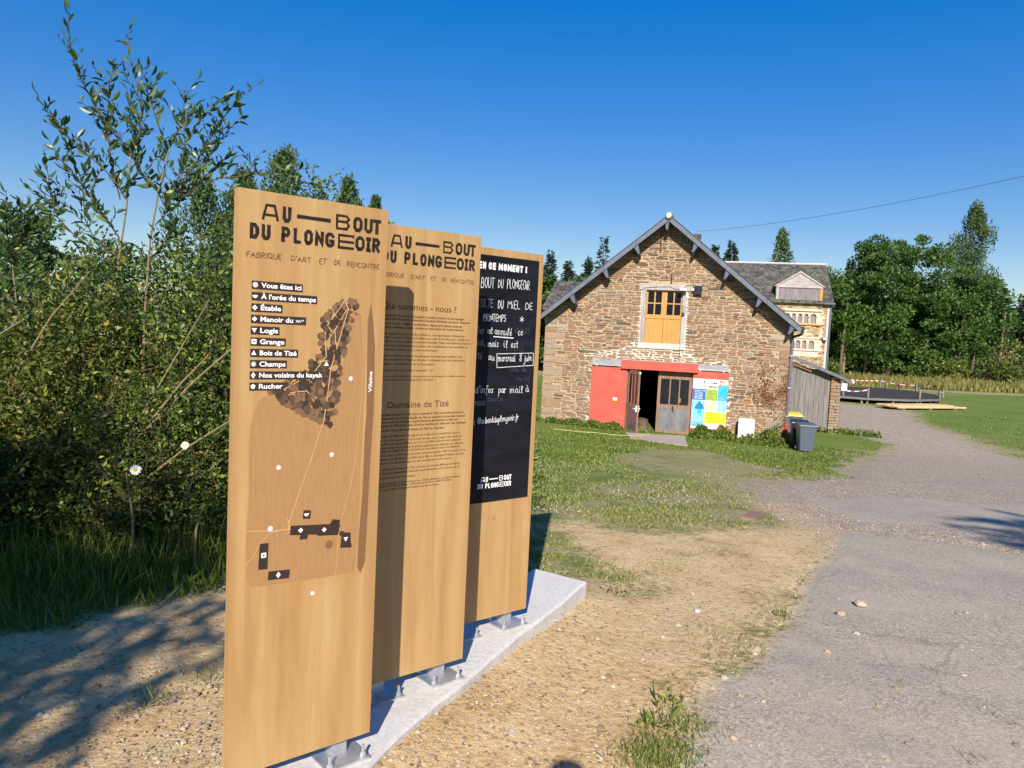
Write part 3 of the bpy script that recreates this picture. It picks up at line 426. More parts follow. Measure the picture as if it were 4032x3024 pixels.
def build_ground():
    th = np.concatenate([np.linspace(-180, -48, 60, endpoint=False), np.linspace(-48, 48, 420, endpoint=False), np.linspace(48, 180, 60, endpoint=False)])
    th = np.radians(th); rr = np.concatenate([[.05, .4, .9], np.geomspace(1.2, 130, 270), [180, 260, 400, 600, 900]])
    T, R_ = np.meshgrid(th, rr); X = R_ * np.sin(T); Y = R_ * np.cos(T); Z = Gn(X, Y)
    sa = np.maximum(sd_poly(X, Y, ASPHP), sd_poly(X, Y, ASPH2))
    def wn(x, y, seed):
        r = np.random.default_rng(seed); z = 0
        for f, a in ((1.3, 1), (2.9, .6), (6.1, .4), (13, .25)):
            for _ in range(3): q = r.uniform(0, 2 * pi); z = z + a * np.sin(x * f * cos(q) + y * f * sin(q) + r.uniform(0, 6))
        return z / 3.5
    Z = Z + np.where(R_ < 30, wn(X, Y, 3) * .013, 0) * np.clip(.2 - sa / .25, .2, 1)
    asph = np.clip(.5 + sa / .5, 0, 1); Z = Z + asph * .006
    dirt = np.clip(.5 + np.maximum(sd_poly(X, Y, DIRT) / 1.3, sd_poly(X, Y, NEARDIRT) / .5), 0, 1)
    track = np.clip(.62 + sd_poly(X, Y, TRACK) / 2.6, 0, 1) * (1 - .0 * dirt)
    dry = .40 + .35 * np.clip(1 - np.abs(sd_poly(X, Y, DIRT)) / 2.5, 0, 1) + .35 * np.clip(1 - np.abs(sd_poly(X, Y, TRACK)) / 3, 0, 1) + .28 * np.clip(.5 + sd_poly(X, Y, BAREFIELD) / 1.5, 0, 1)
    dry = dry - .75 * np.clip(.5 + sd_poly(X, Y, LAWN2) / .8, 0, 1) - .5 * np.clip(sd_poly(X, Y, FARLAWN) / 2, 0, 1) - .3 * np.clip((Y - 19) / 4, 0, 1) * (X < 6)
    dry = dry + .8 * np.clip(sd_poly(X, Y, STRIP) / 3, 0, 1)
    dry = np.where((X < -1) & (Y > 3.6), -.3, dry)
    n, m = X.shape; idx = np.arange(n * m).reshape(n, m); a = idx[:-1]; b = idx[1:]
    F = np.stack([a, np.roll(a, -1, 1), np.roll(b, -1, 1), b], -1).reshape(-1, 4)
    cls = np.where(asph.ravel().reshape(asph.shape) > .5, 3, np.where(track > .5, 2, np.where(dirt > .5, 1, 0))).ravel(); fc = cls[F[:, 0]]
    V = np.stack([X, Y, Z], -1).reshape(-1, 3)
    for c, nm, lb in ((0, 'lawn', 'patchy green and straw dry lawn running from the signs down to the stone barn'), (1, 'dirt_ground', 'sandy bare earth with grit beside the signs and along the asphalt'), (2, 'gravel_track', 'pale gravel track curving past the barn towards the wooden stage'), (3, 'asphalt_road', 'worn dusty grey asphalt drive with crumbling edges in the foreground')):
        f = F[fc == c]; u, inv = np.unique(f, return_inverse=True)
        o = np_obj(nm, V[u], inv.reshape(-1, 4), 'ground', None, smooth=True, kind='structure', label=lb)
        for an, arr in (('dirt', dirt), ('track', track), ('dry', dry), ('asph', asph)):
            at = o.data.attributes.new(an, 'FLOAT', 'POINT'); at.data.foreach_set('value', np.ascontiguousarray(arr.ravel()[u], dtype=np.float32))
build_ground()
from mathutils.geometry import delaunay_2d_cdt
def sheet(name, P, mat, lift, cell, label, jst=.12, amp=.035, drop=.05):
    P = jag(P, jst, amp); xs = [p[0] for p in P]; ys = [p[1] for p in P]; pts = [Vector(p) for p in P]; n = len(pts)
    gx, gy = np.meshgrid(np.arange(min(xs), max(xs), cell), np.arange(min(ys), max(ys), cell)); gx = gx.ravel(); gy = gy.ravel()
    k = sd_poly(gx, gy, P) > cell * .5
    pts += [Vector((float(a), float(b))) for a, b in zip(gx[k], gy[k])]
    v, e, f, *_ = delaunay_2d_cdt(pts, [], [list(range(n))], 1, 1e-5)
    mb = MB(); mb.add([(q.x, q.y, G(q.x, q.y) + lift) for q in v], [tuple(t) for t in f])
    mb.add([(x, y, G(x, y) + lift) for x, y in P] + [(x, y, G(x, y) + lift - drop) for x, y in P], [(i, n + i, n + (i + 1) % n, (i + 1) % n) for i in range(n)])
    return mb.build(name, mat, kind='structure', label=label, smooth=False)
sheet('concrete_apron', [tuple(p) for p in APRON], 'old_concrete', .03, .4, 'small worn concrete apron in front of the barn doorway', .3, .03)

# ------------------------------------------------------------ concrete footing of the signs
SLABP = [tuple(p) for p in SLAB]
SLABP = SLABP + [(-.62, 2.15), (-.95, 1.95), (-1.12, 2.2), (-.75, 3.0), (-.3, 3.95)]
def slab_obj():
    P = jag(SLABP, .09, .003); n = len(P); c = Vector((sum(p[0] for p in P) / n, sum(p[1] for p in P) / n))
    r = []
    for i in range(n):
        a, b = Vector(P[i - 1]), Vector(P[(i + 1) % n]); d = (b - a).normalized(); nn = Vector((-d.y, d.x)); q = Vector(P[i])
        if (q + nn * .01 - c).length > (q - c).length: nn = -nn
        q = q + nn * .012; r.append((q.x, q.y))
    mb = MB(); mb.add([(x, y, -.06) for x, y in P] + [(x, y, .066) for x, y in P] + [(x, y, .08 + random.uniform(-.001, .001)) for x, y in r],
                      [(i, (i + 1) % n, n + (i + 1) % n, n + i) for i in range(n)] + [(n + i, n + (i + 1) % n, 2 * n + (i + 1) % n, 2 * n + i) for i in range(n)] + [tuple(range(2 * n, 3 * n))])
    bm = bmesh.new(); me = mb.mesh('footing_slab', 'concrete'); bm.from_mesh(me); bmesh.ops.recalc_face_normals(bm, faces=bm.faces); bm.to_mesh(me); bm.free()
    o = bpy.data.objects.new('footing_slab', me); COL.objects.link(o)
    tag(o, 'pale cast concrete footing slab under the three wooden sign panels', 'concrete slab')
slab_obj()

# ------------------------------------------------------------ lettering
def ribbon(mb, pts, w, z=0, closed=False, jit=0, y=0.0):
    """flat stroke in the panel plane: pts (u,v), facing -Y; y is the distance the ink stands proud"""
    P = [Vector(p) for p in pts]
    if closed: P.append(P[0])
    n = len(P); L = []; R_ = []
    for i in range(n):
        if closed and i in (0, n - 1): d = (P[1] - P[0]).normalized() + (P[n - 1] - P[n - 2]).normalized()
        else:
            d = Vector((0, 0))
            if i < n - 1 and (P[i + 1] - P[i]).length > 1e-9: d += (P[i + 1] - P[i]).normalized()
            if i > 0 and (P[i] - P[i - 1]).length > 1e-9: d += (P[i] - P[i - 1]).normalized()
        if d.length < 1e-6: d = Vector((1, 0))
        d.normalize(); nn = Vector((-d.y, d.x)); k = 1.0
        if 0 < i < n - 1 or closed:
            s = (P[i] - P[i - 1]) if i > 0 else (P[n - 1] - P[n - 2])
            if s.length > 1e-9: k = 1 / max(.45, abs(nn.dot(Vector((-s.y, s.x)).normalized())))
        q = P[i].copy()
        if not closed and i == 0: q -= d * w * .45
        if not closed and i == n - 1: q += d * w * .45
        ww = w * .5 * k * (1 + random.uniform(-jit, jit)); L.append(q + nn * ww); R_.append(q - nn * ww)
    mb.add([(a.x, -y, a.y) for a in L] + [(a.x, -y, a.y) for a in R_], [(i, n + i, n + i + 1, i + 1) for i in range(n - 1)])
BLK = {  # block capitals of the logo in a unit box
    'A': ['0,0 .22,1 .78,1 1,0', '.12,.3 .88,.3'], 'U': ['0,1 0,.2 .28,0 .72,0 1,.2 1,1'], '-': ['0,.5 1,.5'], 'B': ['0,0 0,1 .8,1 1,.8 .8,.55 0,.55', '.8,.55 1,.3 .8,0 0,0'],
    'O': ['.3,0 0,.22 0,.78 .3,1 .7,1 1,.78 1,.22 .7,0 .3,0'], 'T': ['0,1 1,1', '.5,1 .5,0'], 'D': ['0,0 0,1 .6,1 1,.72 1,.28 .6,0 0,0'], 'P': ['0,0 0,1 .7,1 1,.85 1,.6 .7,.45 0,.45'],
    'L': ['0,1 0,0 1,0'], 'N': ['0,0 0,1 1,0 1,1'], 'G': ['.98,.84 .7,1 .3,1 0,.78 0,.22 .3,0 .7,0 1,.14 1,.40 .62,.40'], 'E': ['1,1 0,1 0,0 1,0', '0,.5 1,.5'], 'I': ['.5,0 .5,1', '.05,1 .95,1', '.05,0 .95,0'],
    'R': ['0,0 0,1 .7,1 1,.85 1,.62 .7,.48 0,.48', '.5,.48 1,0'], 'F': ['1,1 0,1 0,0', '0,.55 .75,.55'], 'M': ['0,0 0,1 .5,.35 1,1 1,0'], 'C': ['1,.75 .7,1 .3,1 0,.78 0,.22 .3,0 .7,0 1,.25'], '!': ['.5,1 .5,.32', '.5,.08 .5,.0'],
    'Q': ['.3,0 0,.22 0,.78 .3,1 .7,1 1,.78 1,.22 .7,0 .3,0', '.6,.3 1,-.1'], "'": ['.5,1 .4,.75'], ' ': []}
def pl(s): return [[tuple(float(c) for c in q.split(',')) for q in t.split()] for t in s]
def block(mb, ch, u0, u1, v0, v1, w, y, jit=.1, widths=None):
    ww = widths or w
    for i, L in enumerate(pl(BLK[ch])):
        x0, x1, y0, y1 = u0 + w / 2, u1 - w / 2, v0 + w / 2, v1 - w / 2
        if ch == '-': y0 = v0; y1 = v1
        P = []
        for a, b in L: P.append((x0 + a * (x1 - x0), y0 + b * (y1 - y0)))
        Q = []
        for k in range(len(P) - 1):
            m = 3
            for j in range(m): t = j / m; Q.append((P[k][0] + (P[k + 1][0] - P[k][0]) * t, P[k][1] + (P[k + 1][1] - P[k][1]) * t))
        Q.append(P[-1]); ribbon(mb, Q, ww, jit=jit, y=y + i * .0004)
def logo(mb, su, sv, ou, ov, y, w=.0112, jit=.15):
    for i, (ch, a, b) in enumerate(LOGO):
        v0, v1 = (1.801, 1.851) if i < 7 else (1.7385, 1.7875)
        if ch == '-': v0, v1 = 1.822, 1.829
        ww = w * .66 if ch in 'AB' and i < 4 else (w * .72 if ch == 'E' else w)
        if ch == '-': ww = w
        block(mb, ch, ou + a * su, ou + b * su, ov + v0 * sv, ov + v1 * sv, ww * (su + sv) / 2, y, jit)
        if ch == 'E': ribbon(mb, [(ou + (b - .004) * su, ov + 1.7795 * sv), (ou + (b - .004) * su, ov + 1.7870 * sv)], .003 * su, y=y + .001)
HAND = {  # monoline hand, cap height 1, x height .6: (advance, strokes)
    'A': (.72, ['0,0 .36,1 .72,0', '.14,.36 .58,.36']), 'B': (.6, ['0,0 0,1 .42,.95 .5,.75 .4,.55 .05,.52', '.4,.55 .6,.35 .5,.06 0,0']), 'C': (.6, ['.6,.85 .35,1 .08,.8 0,.45 .12,.1 .38,0 .6,.12']),
    'D': (.65, ['0,0 0,1 .4,.9 .65,.55 .5,.15 0,0']), 'E': (.5, ['.5,1 0,1 0,0 .5,0', '0,.52 .42,.52']), 'F': (.5, ['.5,1 0,1 0,0', '0,.52 .4,.52']), 'G': (.65, ['.6,.85 .35,1 .08,.8 0,.45 .12,.1 .4,0 .62,.15 .62,.45 .38,.45']),
    'I': (.1, ['.05,0 .05,1']), 'L': (.48, ['0,1 0,0 .48,0']), 'M': (.8, ['0,0 .08,1 .4,.35 .72,1 .8,0']), 'N': (.65, ['0,0 .02,1 .62,0 .65,1']), 'O': (.65, ['.32,0 .06,.2 0,.55 .15,.92 .38,1 .6,.8 .65,.4 .5,.08 .32,0']),
    'P': (.55, ['0,0 0,1 .4,.95 .55,.75 .4,.5 0,.45']), 'Q': (.7, ['.32,0 .06,.2 0,.55 .15,.92 .38,1 .6,.8 .65,.4 .5,.08 .32,0', '.4,.25 .72,-.12']), 'R': (.6, ['0,0 0,1 .42,.95 .55,.75 .4,.52 .05,.48 .6,0']), 'S': (.5, ['.5,.9 .25,1 .03,.82 .1,.58 .42,.42 .48,.15 .25,0 0,.1']),
    'T': (.65, ['0,1 .65,1', '.33,1 .32,0']), 'U': (.6, ['0,1 .02,.25 .2,0 .45,.02 .6,.3 .6,1']), 'V': (.6, ['0,1 .3,0 .6,1']),
    'a': (.5, ['.44,.5 .25,.6 .05,.45 .02,.18 .18,0 .38,.12 .45,.55 .44,.1 .56,.02']), 'b': (.45, ['0,.9 .02,0 .25,0 .42,.2 .38,.48 .2,.56 .04,.4']), 'c': (.4, ['.38,.5 .2,.6 .02,.35 .1,.03 .25,0 .42,.12']), 'd': (.5, ['.42,.5 .22,.58 .03,.4 .03,.12 .2,0 .4,.15 .44,1 .45,.08 .54,.02']),
    'e': (.42, ['.03,.28 .36,.36 .3,.57 .12,.55 .02,.3 .1,.04 .25,0 .44,.14']), 'f': (.35, ['.42,.9 .25,1 .15,.7 .12,-.4', '.0,.5 .32,.52']), 'g': (.5, ['.44,.5 .22,.6 .03,.4 .05,.1 .22,.02 .42,.2 .46,.56 .44,-.3 .25,-.42 .05,-.3']), 'i': (.2, ['.06,.58 .08,.06 .2,.02', '.08,.8 .1,.86']),
    'j': (.25, ['.2,.56 .2,-.3 .05,-.42 -.12,-.3', '.2,.8 .22,.86']), 'l': (.24, ['.0,.2 .16,.6 .2,.95 .1,1 .04,.7 .06,.1 .2,.0']), 'm': (.72, ['0,.56 .04,0', '.04,.35 .18,.58 .3,.5 .32,0', '.32,.35 .48,.58 .6,.5 .62,.05 .74,.02']), 'n': (.5, ['0,.56 .04,0', '.04,.35 .22,.58 .38,.48 .4,.05 .52,.02']),
    'o': (.45, ['.22,0 .03,.15 .04,.45 .22,.58 .4,.45 .4,.14 .22,0']), 'p': (.48, ['.02,.56 .02,-.42', '.02,.4 .2,.58 .42,.45 .42,.15 .22,0 .04,.12']), 'r': (.34, ['0,.56 .04,0', '.04,.34 .16,.56 .34,.52']), 's': (.38, ['.34,.52 .15,.58 .04,.45 .3,.2 .22,.02 .0,.06']), 't': (.34, ['.14,.9 .12,.1 .22,0 .34,.08', '0,.6 .3,.62']),
    'u': (.5, ['.02,.58 .03,.1 .18,0 .36,.12 .42,.58 .43,.06 .54,.02']), 'é': (.42, ['.03,.28 .36,.36 .3,.57 .12,.55 .02,.3 .1,.04 .25,0 .44,.14', '.2,.75 .36,.95']), 'à': (.5, ['.44,.5 .25,.6 .05,.45 .02,.18 .18,0 .38,.12 .45,.55 .44,.1 .56,.02', '.15,.95 .3,.75']),
    '8': (.42, ['.2,.5 .03,.72 .1,.95 .3,.98 .38,.75 .2,.5 .02,.25 .1,.02 .32,0 .4,.25 .2,.5']), '@': (.85, ['.6,.6 .4,.62 .28,.4 .35,.18 .52,.2 .62,.5 .64,.2 .8,.3 .82,.65 .6,.92 .3,.92 .05,.65 .05,.25 .3,-.05 .65,-.02']), '.': (.15, ['.05,0 .08,.05']), ',': (.2, ['.1,.05 .02,-.15']), ':': (.15, ['.05,.08 .08,.13', '.05,.42 .08,.47']),
    "'": (.15, ['.1,1 .05,.8']), '*': (.6, ['.3,.9 .3,.1', '.02,.7 .58,.3', '.02,.3 .58,.7']), '!': (.15, ['.07,1 .07,.3', '.07,.02 .08,.06']), '-': (.4, ['0,.4 .35,.4']), ' ': (.45, [])}
def hand(mb, s, u0, v0, u1, h, w, y, jit=.02, v1=None):
    u1 = u1 - (u1 - u0) * .05 - w
    adv = [HAND[c][0] + .17 for c in s]; tot = sum(adv) - .17; k = (u1 - u0) / tot; x = u0; v1 = v0 if v1 is None else v1; n = 0
    for c, a in zip(s, adv):
        vb = v0 + (v1 - v0) * (x - u0) / max(u1 - u0, 1e-6) + random.uniform(-1, 1) * jit * h
        for L in pl(HAND[c][1]):
            P = [(x + (q[0] + random.uniform(-1, 1) * jit) * k, vb + (q[1] + random.uniform(-1, 1) * jit) * h) for q in L]
            # soften the corners once
            Q = [P[0]]
            for i in range(1, len(P) - 1):
                p0, p1, p2 = P[i - 1], P[i], P[i + 1]; Q += [(p1[0] * .75 + p0[0] * .25, p1[1] * .75 + p0[1] * .25), (p1[0] * .75 + p2[0] * .25, p1[1] * .75 + p2[1] * .25)]
            Q.append(P[-1]); ribbon(mb, Q, w, y=y + .0001 * (n % 4), jit=.12); n += 1
        x += a * k
DG = None
def text_mesh(s, bold=0.0, res=2):
    cu = bpy.data.curves.new('t', 'FONT'); cu.body = s; cu.size = 1; cu.resolution_u = res; cu.offset = bold; cu.fill_mode = 'FRONT'
    o = bpy.data.objects.new('t', cu); COL.objects.link(o); bpy.context.view_layer.update(); dg = bpy.context.evaluated_depsgraph_get()
    me = o.evaluated_get(dg).to_mesh(); V = [tuple(v.co) for v in me.vertices]; F = [tuple(p.vertices) for p in me.polygons]
    o.evaluated_get(dg).to_mesh_clear(); bpy.data.objects.remove(o); bpy.data.curves.remove(cu); return V, F
def text(mb, s, u0, u1, v0, cap, y, bold=0.0, res=2):
    """printed line: stretched to u0..u1, baseline v0, cap height cap"""
    V, F = text_mesh(s, bold, res)
    if not V: return
    x0 = min(v[0] for v in V); x1 = max(v[0] for v in V); k = (u1 - u0) / (x1 - x0); kz = cap / .72
    mb.add([(u0 + (v[0] - x0) * k, -y, v0 + v[1] * kz) for v in V], F)
def circle(u, v, r, n=20, r2=None): return [(u + r * cos(2 * pi * i / n), v + (r2 or r) * sin(2 * pi * i / n)) for i in range(n)]
def flat(mb, poly, y):
    if len(poly) > 4:
        from mathutils.geometry import tessellate_polygon
        tr = tessellate_polygon([[Vector((a, b, 0)) for a, b in poly]]); P = [(a, -y, b) for a, b in poly]; mb.add(P, [(t[0], t[2], t[1]) for t in tr]); return
    mb.add([(a, -y, b) for a, b in poly], [tuple(range(len(poly)))])
def icon(mb, dk, n, u, v, r, y):
    if n == 'half': flat(mb, [(u + r * cos(t), v + r * .4 + r * 1.1 * sin(t)) for t in [pi + i * pi / 10 for i in range(11)]], y)
    elif n == 'target':
        flat(mb, circle(u, v, r), y)
        for q in (.72, .42): ribbon(dk, circle(u, v, r * q), r * .1, closed=True, y=y + .0003)
    elif n == 'clover':
        for a in range(4): flat(mb, circle(u + r * .55 * cos(a * pi / 2), v + r * .55 * sin(a * pi / 2), r * .42, 12), y + .0001 * a)
    elif n == 'diamond': flat(mb, [(u, v - r), (u + r, v), (u, v + r), (u - r, v)], y)
    elif n == 'tridown': flat(mb, [(u, v - r), (u + r, v + r * .8), (u - r, v + r * .8)], y)
    elif n == 'tri': flat(mb, [(u, v + r), (u + r, v - r * .8), (u - r, v - r * .8)], y)
    elif n == 'square': ribbon(mb, [(u - r * .65, v - r * .65), (u + r * .65, v - r * .65), (u + r * .65, v + r * .65), (u - r * .65, v + r * .65)], r * .6, closed=True, y=y)
    elif n == 'ring': ribbon(mb, [(u, v - r), (u + r * .7, v), (u, v + r), (u - r * .7, v)], r * .3, closed=True, y=y); ribbon(mb, circle(u, v, r * .3, 10), r * .14, closed=True, y=y)
    elif n == 'penta': flat(mb, [(u + r * sin(2 * pi * i / 5), v + r * cos(2 * pi * i / 5)) for i in range(5)], y)
    elif n == 'sun':
        flat(mb, circle(u, v, r * .5, 14), y)
        for i in range(18):
            a = 2 * pi * i / 18; ribbon(mb, [(u + r * .45 * cos(a), v + r * .45 * sin(a)), (u + r * cos(a), v + r * sin(a))], r * .12, y=y + .0002)

# ------------------------------------------------------------ sign panels
PW, PH, PT = .5267, 1.889, .028; PHD = radians(39.85); ZB = .15
TRP = [(-.459, 2.6961), (-.1637, 3.356), (.1334, 4.017)]
def panel(i, label):
    x, y = TRP[i]; root = empty('sign_panel', (x - PW * cos(PHD), y - PW * sin(PHD), ZB), PHD, label, 'information sign', 'wooden information panels on the concrete base')
    MB().box(0, PW, 0, PT, 0, PH).build('board', 'ply', root)
    for u in (.11, .42):
        pm = MB(); pm.box(u - .03, u + .03, PT + .002, PT + .062, -.062, PH - .25); pm.build('support_post', 'galv', root)
        bp = MB(); bp.slab([(u - .085, -.05), (u + .085, -.05), (u + .085, .12), (u - .085, .12)], -.0695, -.061); bp.build('base_plate', 'galv', root)
        for du, dy in ((-.065, -.03), (.065, -.03), (-.065, .1), (.065, .1)):
            b = MB(); b.tube([(u + du, dy, -.061), (u + du, dy, -.02)], .006, 6); b.tube([(u + du, dy, -.06), (u + du, dy, -.048)], .012, 6); b.build('anchor_bolt', 'galv', root)
    return root
pan1 = panel(0, 'tall wooden sign panel nearest the camera printed with a site map and place list')
pan2 = panel(1, 'middle wooden sign panel covered in printed paragraphs under the black title')
pan3 = panel(2, 'rear wooden sign panel carrying the black chalkboard with white handwriting')
def titles(root, mat):
    m = MB(); logo(m, 1, 1, 0, 0, .0012); m.build('title_lettering', mat, root)
    m = MB(); words = [('FABRIQUE', .031, .150), ("D'ART", .176, .248), ('ET', .273, .302), ('DE', .328, .352), ('RENCONTRE', .374, .505)]
    for s, a, b in words: hand(m, s, a, 1.682, b, .0165, .0019, .0012, .05)
    m.build('subtitle_lettering', 'brown_ink', root)
titles(pan1, 'black_ink'); titles(pan2, 'black_ink')
# panel 1: map
m = MB(); flat(m, [tuple(p) for p in FIELD], .0004); m.build('map_field', 'field', pan1)
fo = [MB(), MB(), MB()]; FP = [tuple(p) for p in FOREST]; us = [p[0] for p in FP]; vs = [p[1] for p in FP]; n = 0
rf = random.Random(5)
while n < 430:
    u, v = rf.uniform(min(us), max(us)), rf.uniform(min(vs), max(vs))
    d = float(sd_poly(np.array(u), np.array(v), FP))
    if d < -.002: continue
    r = rf.uniform(.0055, .0125) if n < 400 else rf.uniform(.010, .014); c = rf.choice([0, 1, 1, 2, 2]) if d > .006 else rf.choice([0, 0, 1])
    flat(fo[c], circle(u, v, r, 14), .0006 + n * .0000025); n += 1
for i in range(3): fo[i].build('map_woodland', ['for0', 'for1', 'for2'][i], pan1)
m = MB()
for i, P in enumerate(PATHS): ribbon(m, [tuple(p) for p in P], .0032 if i != 6 else .0022, y=.0015 + i * .00005, jit=.15)
m.build('map_path', 'map_path', pan1)
m = MB(); flat(m, [tuple(p) for p in RIVER], .0011); q = [t for t in ICON if t[0] == 'hatch'][0]; flat(m, circle(q[1], q[2], .0145, 20), .0011); m.build('map_river', 'river', pan1)
for P in MAPB:
    m = MB(); flat(m, [tuple(p) for p in P], .0018); m.build('map_building', 'label', pan1)
m = MB(); dk = MB()
for t in ICON:
    if t[0] != 'hatch': icon(m, dk, t[0], t[1], t[2], .0085, .0022)
V, F = text_mesh('Vilaine', .012, 3); x0 = min(v[0] for v in V); x1 = max(v[0] for v in V); k = .0735 / (x1 - x0)
m.add([(.4835 - v[1] * .0195, -.0022, 1.2525 + (v[0] - x0) * k) for v in V], F)
m.build('map_symbols', 'white_ink', pan1)
NAMES = ['Vous êtes ici', "À l'orée du temps", 'Étable', 'Manoir du', 'Logis', 'Grange', 'Bois de Tizé', 'Champs', 'Nos voisins du kayak', 'Rucher']
KINDS = ['target', 'half', 'clover', 'diamond', 'tridown', 'square', 'tri', 'sun', 'ring', 'penta']
for i, ((a, b), s, kd) in enumerate(zip(LBL, NAMES, KINDS)):
    vt = 1.6096 - i * .03548; vb = vt - .0252; ub = b[0]
    p = MB(); flat(p, [(.0494, vb), (ub, vb), (ub, vt), (.0494, vt)], .0018); lb = p.build('legend_label', 'label', pan1)
    t = MB(); icon(t, dk, kd, .0605, (vt + vb) / 2, .0082, .0024)
    if i == 3:
        text(t, s, .0795, .187, vb + .0055, .0155, .0024, .022, 3); text(t, 'XIV', .1955, .2165, vb + .0068, .0085, .0024, .012, 3); text(t, 'e', .218, .2235, vb + .0115, .0075, .0024, .012, 3)
    else: text(t, s, .0795, ub - .0045, vb + .0055, .0155, .0024, .022, 3)
    t.build('legend_lettering', 'white_ink', pan1)
dk.build('legend_symbol_rings', 'label', pan1)
# panel 2: paragraphs
m = MB(); text(m, 'Qui sommes - nous ?', .0455, .4085, 1.5545, .0275, .0012, .004, 3); text(m, 'Domaine de Tizé', .0895, .390, 1.153, .0275, .0012, .004, 3); m.build('heading_lettering', 'brown_ink', pan2)
PARA = ["L'association Au bout du plongeoir accueille, soutient et accompagne", "depuis 2005 les projets naissants d'équipes d'artistes et autres créateurs", "qui se côtoient : théâtre, architecture, danse, arts visuels, sciences", "sociales, musique, design, cinéma et recherches de toutes natures.",
    "Pour esquisser leurs nouvelles créations, ces explorateurs résident au", "Domaine de Tizé à Thorigné-Fouillard au coeur de la métropole rennaise ou", "en d'autres lieux pendant la période hivernale. Dans cette fabrique d'art et", "de rencontre dialoguent des pensées, des compétences, des sensibilités et", "des manières de faire, vous y êtes les bienvenus !",
    "À qui le souhaite, Au bout du plongeoir est aussi une invitation à la", "visite, à rencontrer d'autres mondes, à échanger lors des restitutions", "publiques, à contribuer à la vie de l'association.", "« Pourquoi ne pas y aller ensemble ? »*",
    "* Du « jeu des 30 questions » créé par Au bout du plongeoir en collaboration avec", "François Deck. Ce jeu est disponible à l'accueil.",
    "C'est dans un écrit de 1220 que le manoir de Tizé est mentionné pour la", "première fois. En 1314 la famille de Tizé en acquiert la propriété donnant", "ainsi son nom au Domaine. Après plusieurs générations, le titre de", "seigneur de Tizé passe dans d'autres familles par alliances. Ces mariages", "successifs ont permis au Domaine de Tizé de s'étendre.",
    "Au milieu du XVIe siècle, le manoir est modernisé et transformé dans le", "style de la Renaissance. C'est à cette époque que le logis a été construit.", "L'escalier à vis et les galeries sur cour en tuffeau étaient alors signe de", "prestige social. Aujourd'hui, la partie supérieure du bâtiment est détruite.", "On suppose également que l'escalier se trouvait au centre du bâtiment,", "dont la partie sud se serait écroulée. Dans les années 1980 le manoir et son", "domaine sont devenus propriétés de la ville de Thorigné-Fouillard. Le haut", "de la tour et le front du logis ont été reconstruits à cette époque.",
    "Aujourd'hui le Domaine de Tizé, reconnu par Rennes Métropole depuis", "2011 comme équipement d'intérêt communautaire, est le lieu de vie de", "l'association Au bout du plongeoir.",
    "Au bout du plongeoir est conventionné avec : Rennes Métropole, La Région Bretagne,", "le Département d'Ille-et-Vilaine, Le Ministère de la culture – DRAC Bretagne,", "soutenu par la ville de Thorigné-Fouillard et la ville de Nantes"]
STARTS = (0, 4, 9, 12, 13, 15, 20, 28, 31)
for i, s in enumerate(PARA):
    if i in STARTS: pm_ = MB()
    ub, vb = T2[i]; bold = i < 4 or 15 <= i < 20; small = i in (13, 14) or i >= 31
    text(pm_, s, .0455, ub, vb + .001, .0098 if not small else .0082, .0012, .02 if bold else .008, 1)
    if i + 1 in STARTS or i == len(PARA) - 1: pm_.build('paragraph_lettering', 'brown_ink' if bold else 'brown_ink2', pan2)
# panel 3: chalkboard
MB().box(.034, .494, -.004, -.0003, .6155, 1.8535).build('chalkboard', 'board', pan3)
m = MB(); letters = 'EN CE MOMENT !'
def blockline(m, s, u0, u1, v0, h, w, y):
    wd = [{'M': 1.35, ' ': .35, '!': .45, 'I': .5, "'": .4}.get(c, 1) for c in s]; gap = .28; tot = sum(wd) + gap * (len(s) - 1); k = (u1 - u0) / tot; x = u0
    for c, q in zip(s, wd):
        if c != ' ': block(m, c, x, x + q * k, v0, v0 + h, w, y, .03)
        x += (q + gap) * k
q0 = B3[0]; q1 = B3[1]
blockline(m, 'EN CE MOMENT !', q0[1][0] - .002, q1[2][0], (q0[1][1] + q1[2][1]) / 2, .034, .0082, .0052)
logo(m, .4745, .52, .1390, -.2170, .0052, .0098, .03)
m.build('white_lettering', 'white_ink', pan3)
m = MB(); zb = .6655
for s, a, b in [('FABRIQUE', .1388, .182), ("D'ART", .203, .24), ('ET', .252, .272), ('DE', .281, .297), ('RENCONTRE', .308, .3775)]: hand(m, s, a, zb, b, .012, .002, .0052, .05)
SC = 1 / 620.  # handwriting strokes
for s, a, b, h in B3[2:]:
    hh = h * .00058 if s[0].isupper() or s in ('8', '*') else h * .0009
    if s in ('mais', 'est', 'ce', 'au', 'à', 'a', 'par', 'mail', 'juin', 'annulé', 'mercredi', "d'infos", '@auboutduplongeoir.fr', 'edi,', 'lier', 'rté', 'resse:', 'il'): hh = .036
    if s == '@auboutduplongeoir.fr': hh = .032
    dim = s in ('COLTE', 'lier', 'edi,', 'rté', 'resse:', 'a')
    mm = m if not dim else None
    if dim:
        d = MB(); hand(d, s, a[0], a[1], b[0], hh, .0024, .0052, .03, b[1]); d.build('dim_chalk_writing', 'chalk_dim', pan3)
    else: m = MB(); hand(m, s, a[0], a[1], b[0], hh if s not in ('BOUT', 'DU', 'PLONGEOiR') or a[1] < 1.7 else .046, .0040 if a[1] > 1.7 and a[1] < 1.8 else .0029, .0052, .03, b[1]); m.build('chalk_word', 'chalk', pan3)
m = MB(); ribbon(m, [(.2406, 1.369), (.483, 1.3769), (.4873, 1.3128), (.2447, 1.2996)], .0034, closed=True, y=.0052, jit=.15)
ribbon(m, [(.2157, 1.4546), (.3404, 1.4509)], .0055, y=.0052, jit=.15)
m.build('chalk_frame', 'chalk', pan3)
m = MB()
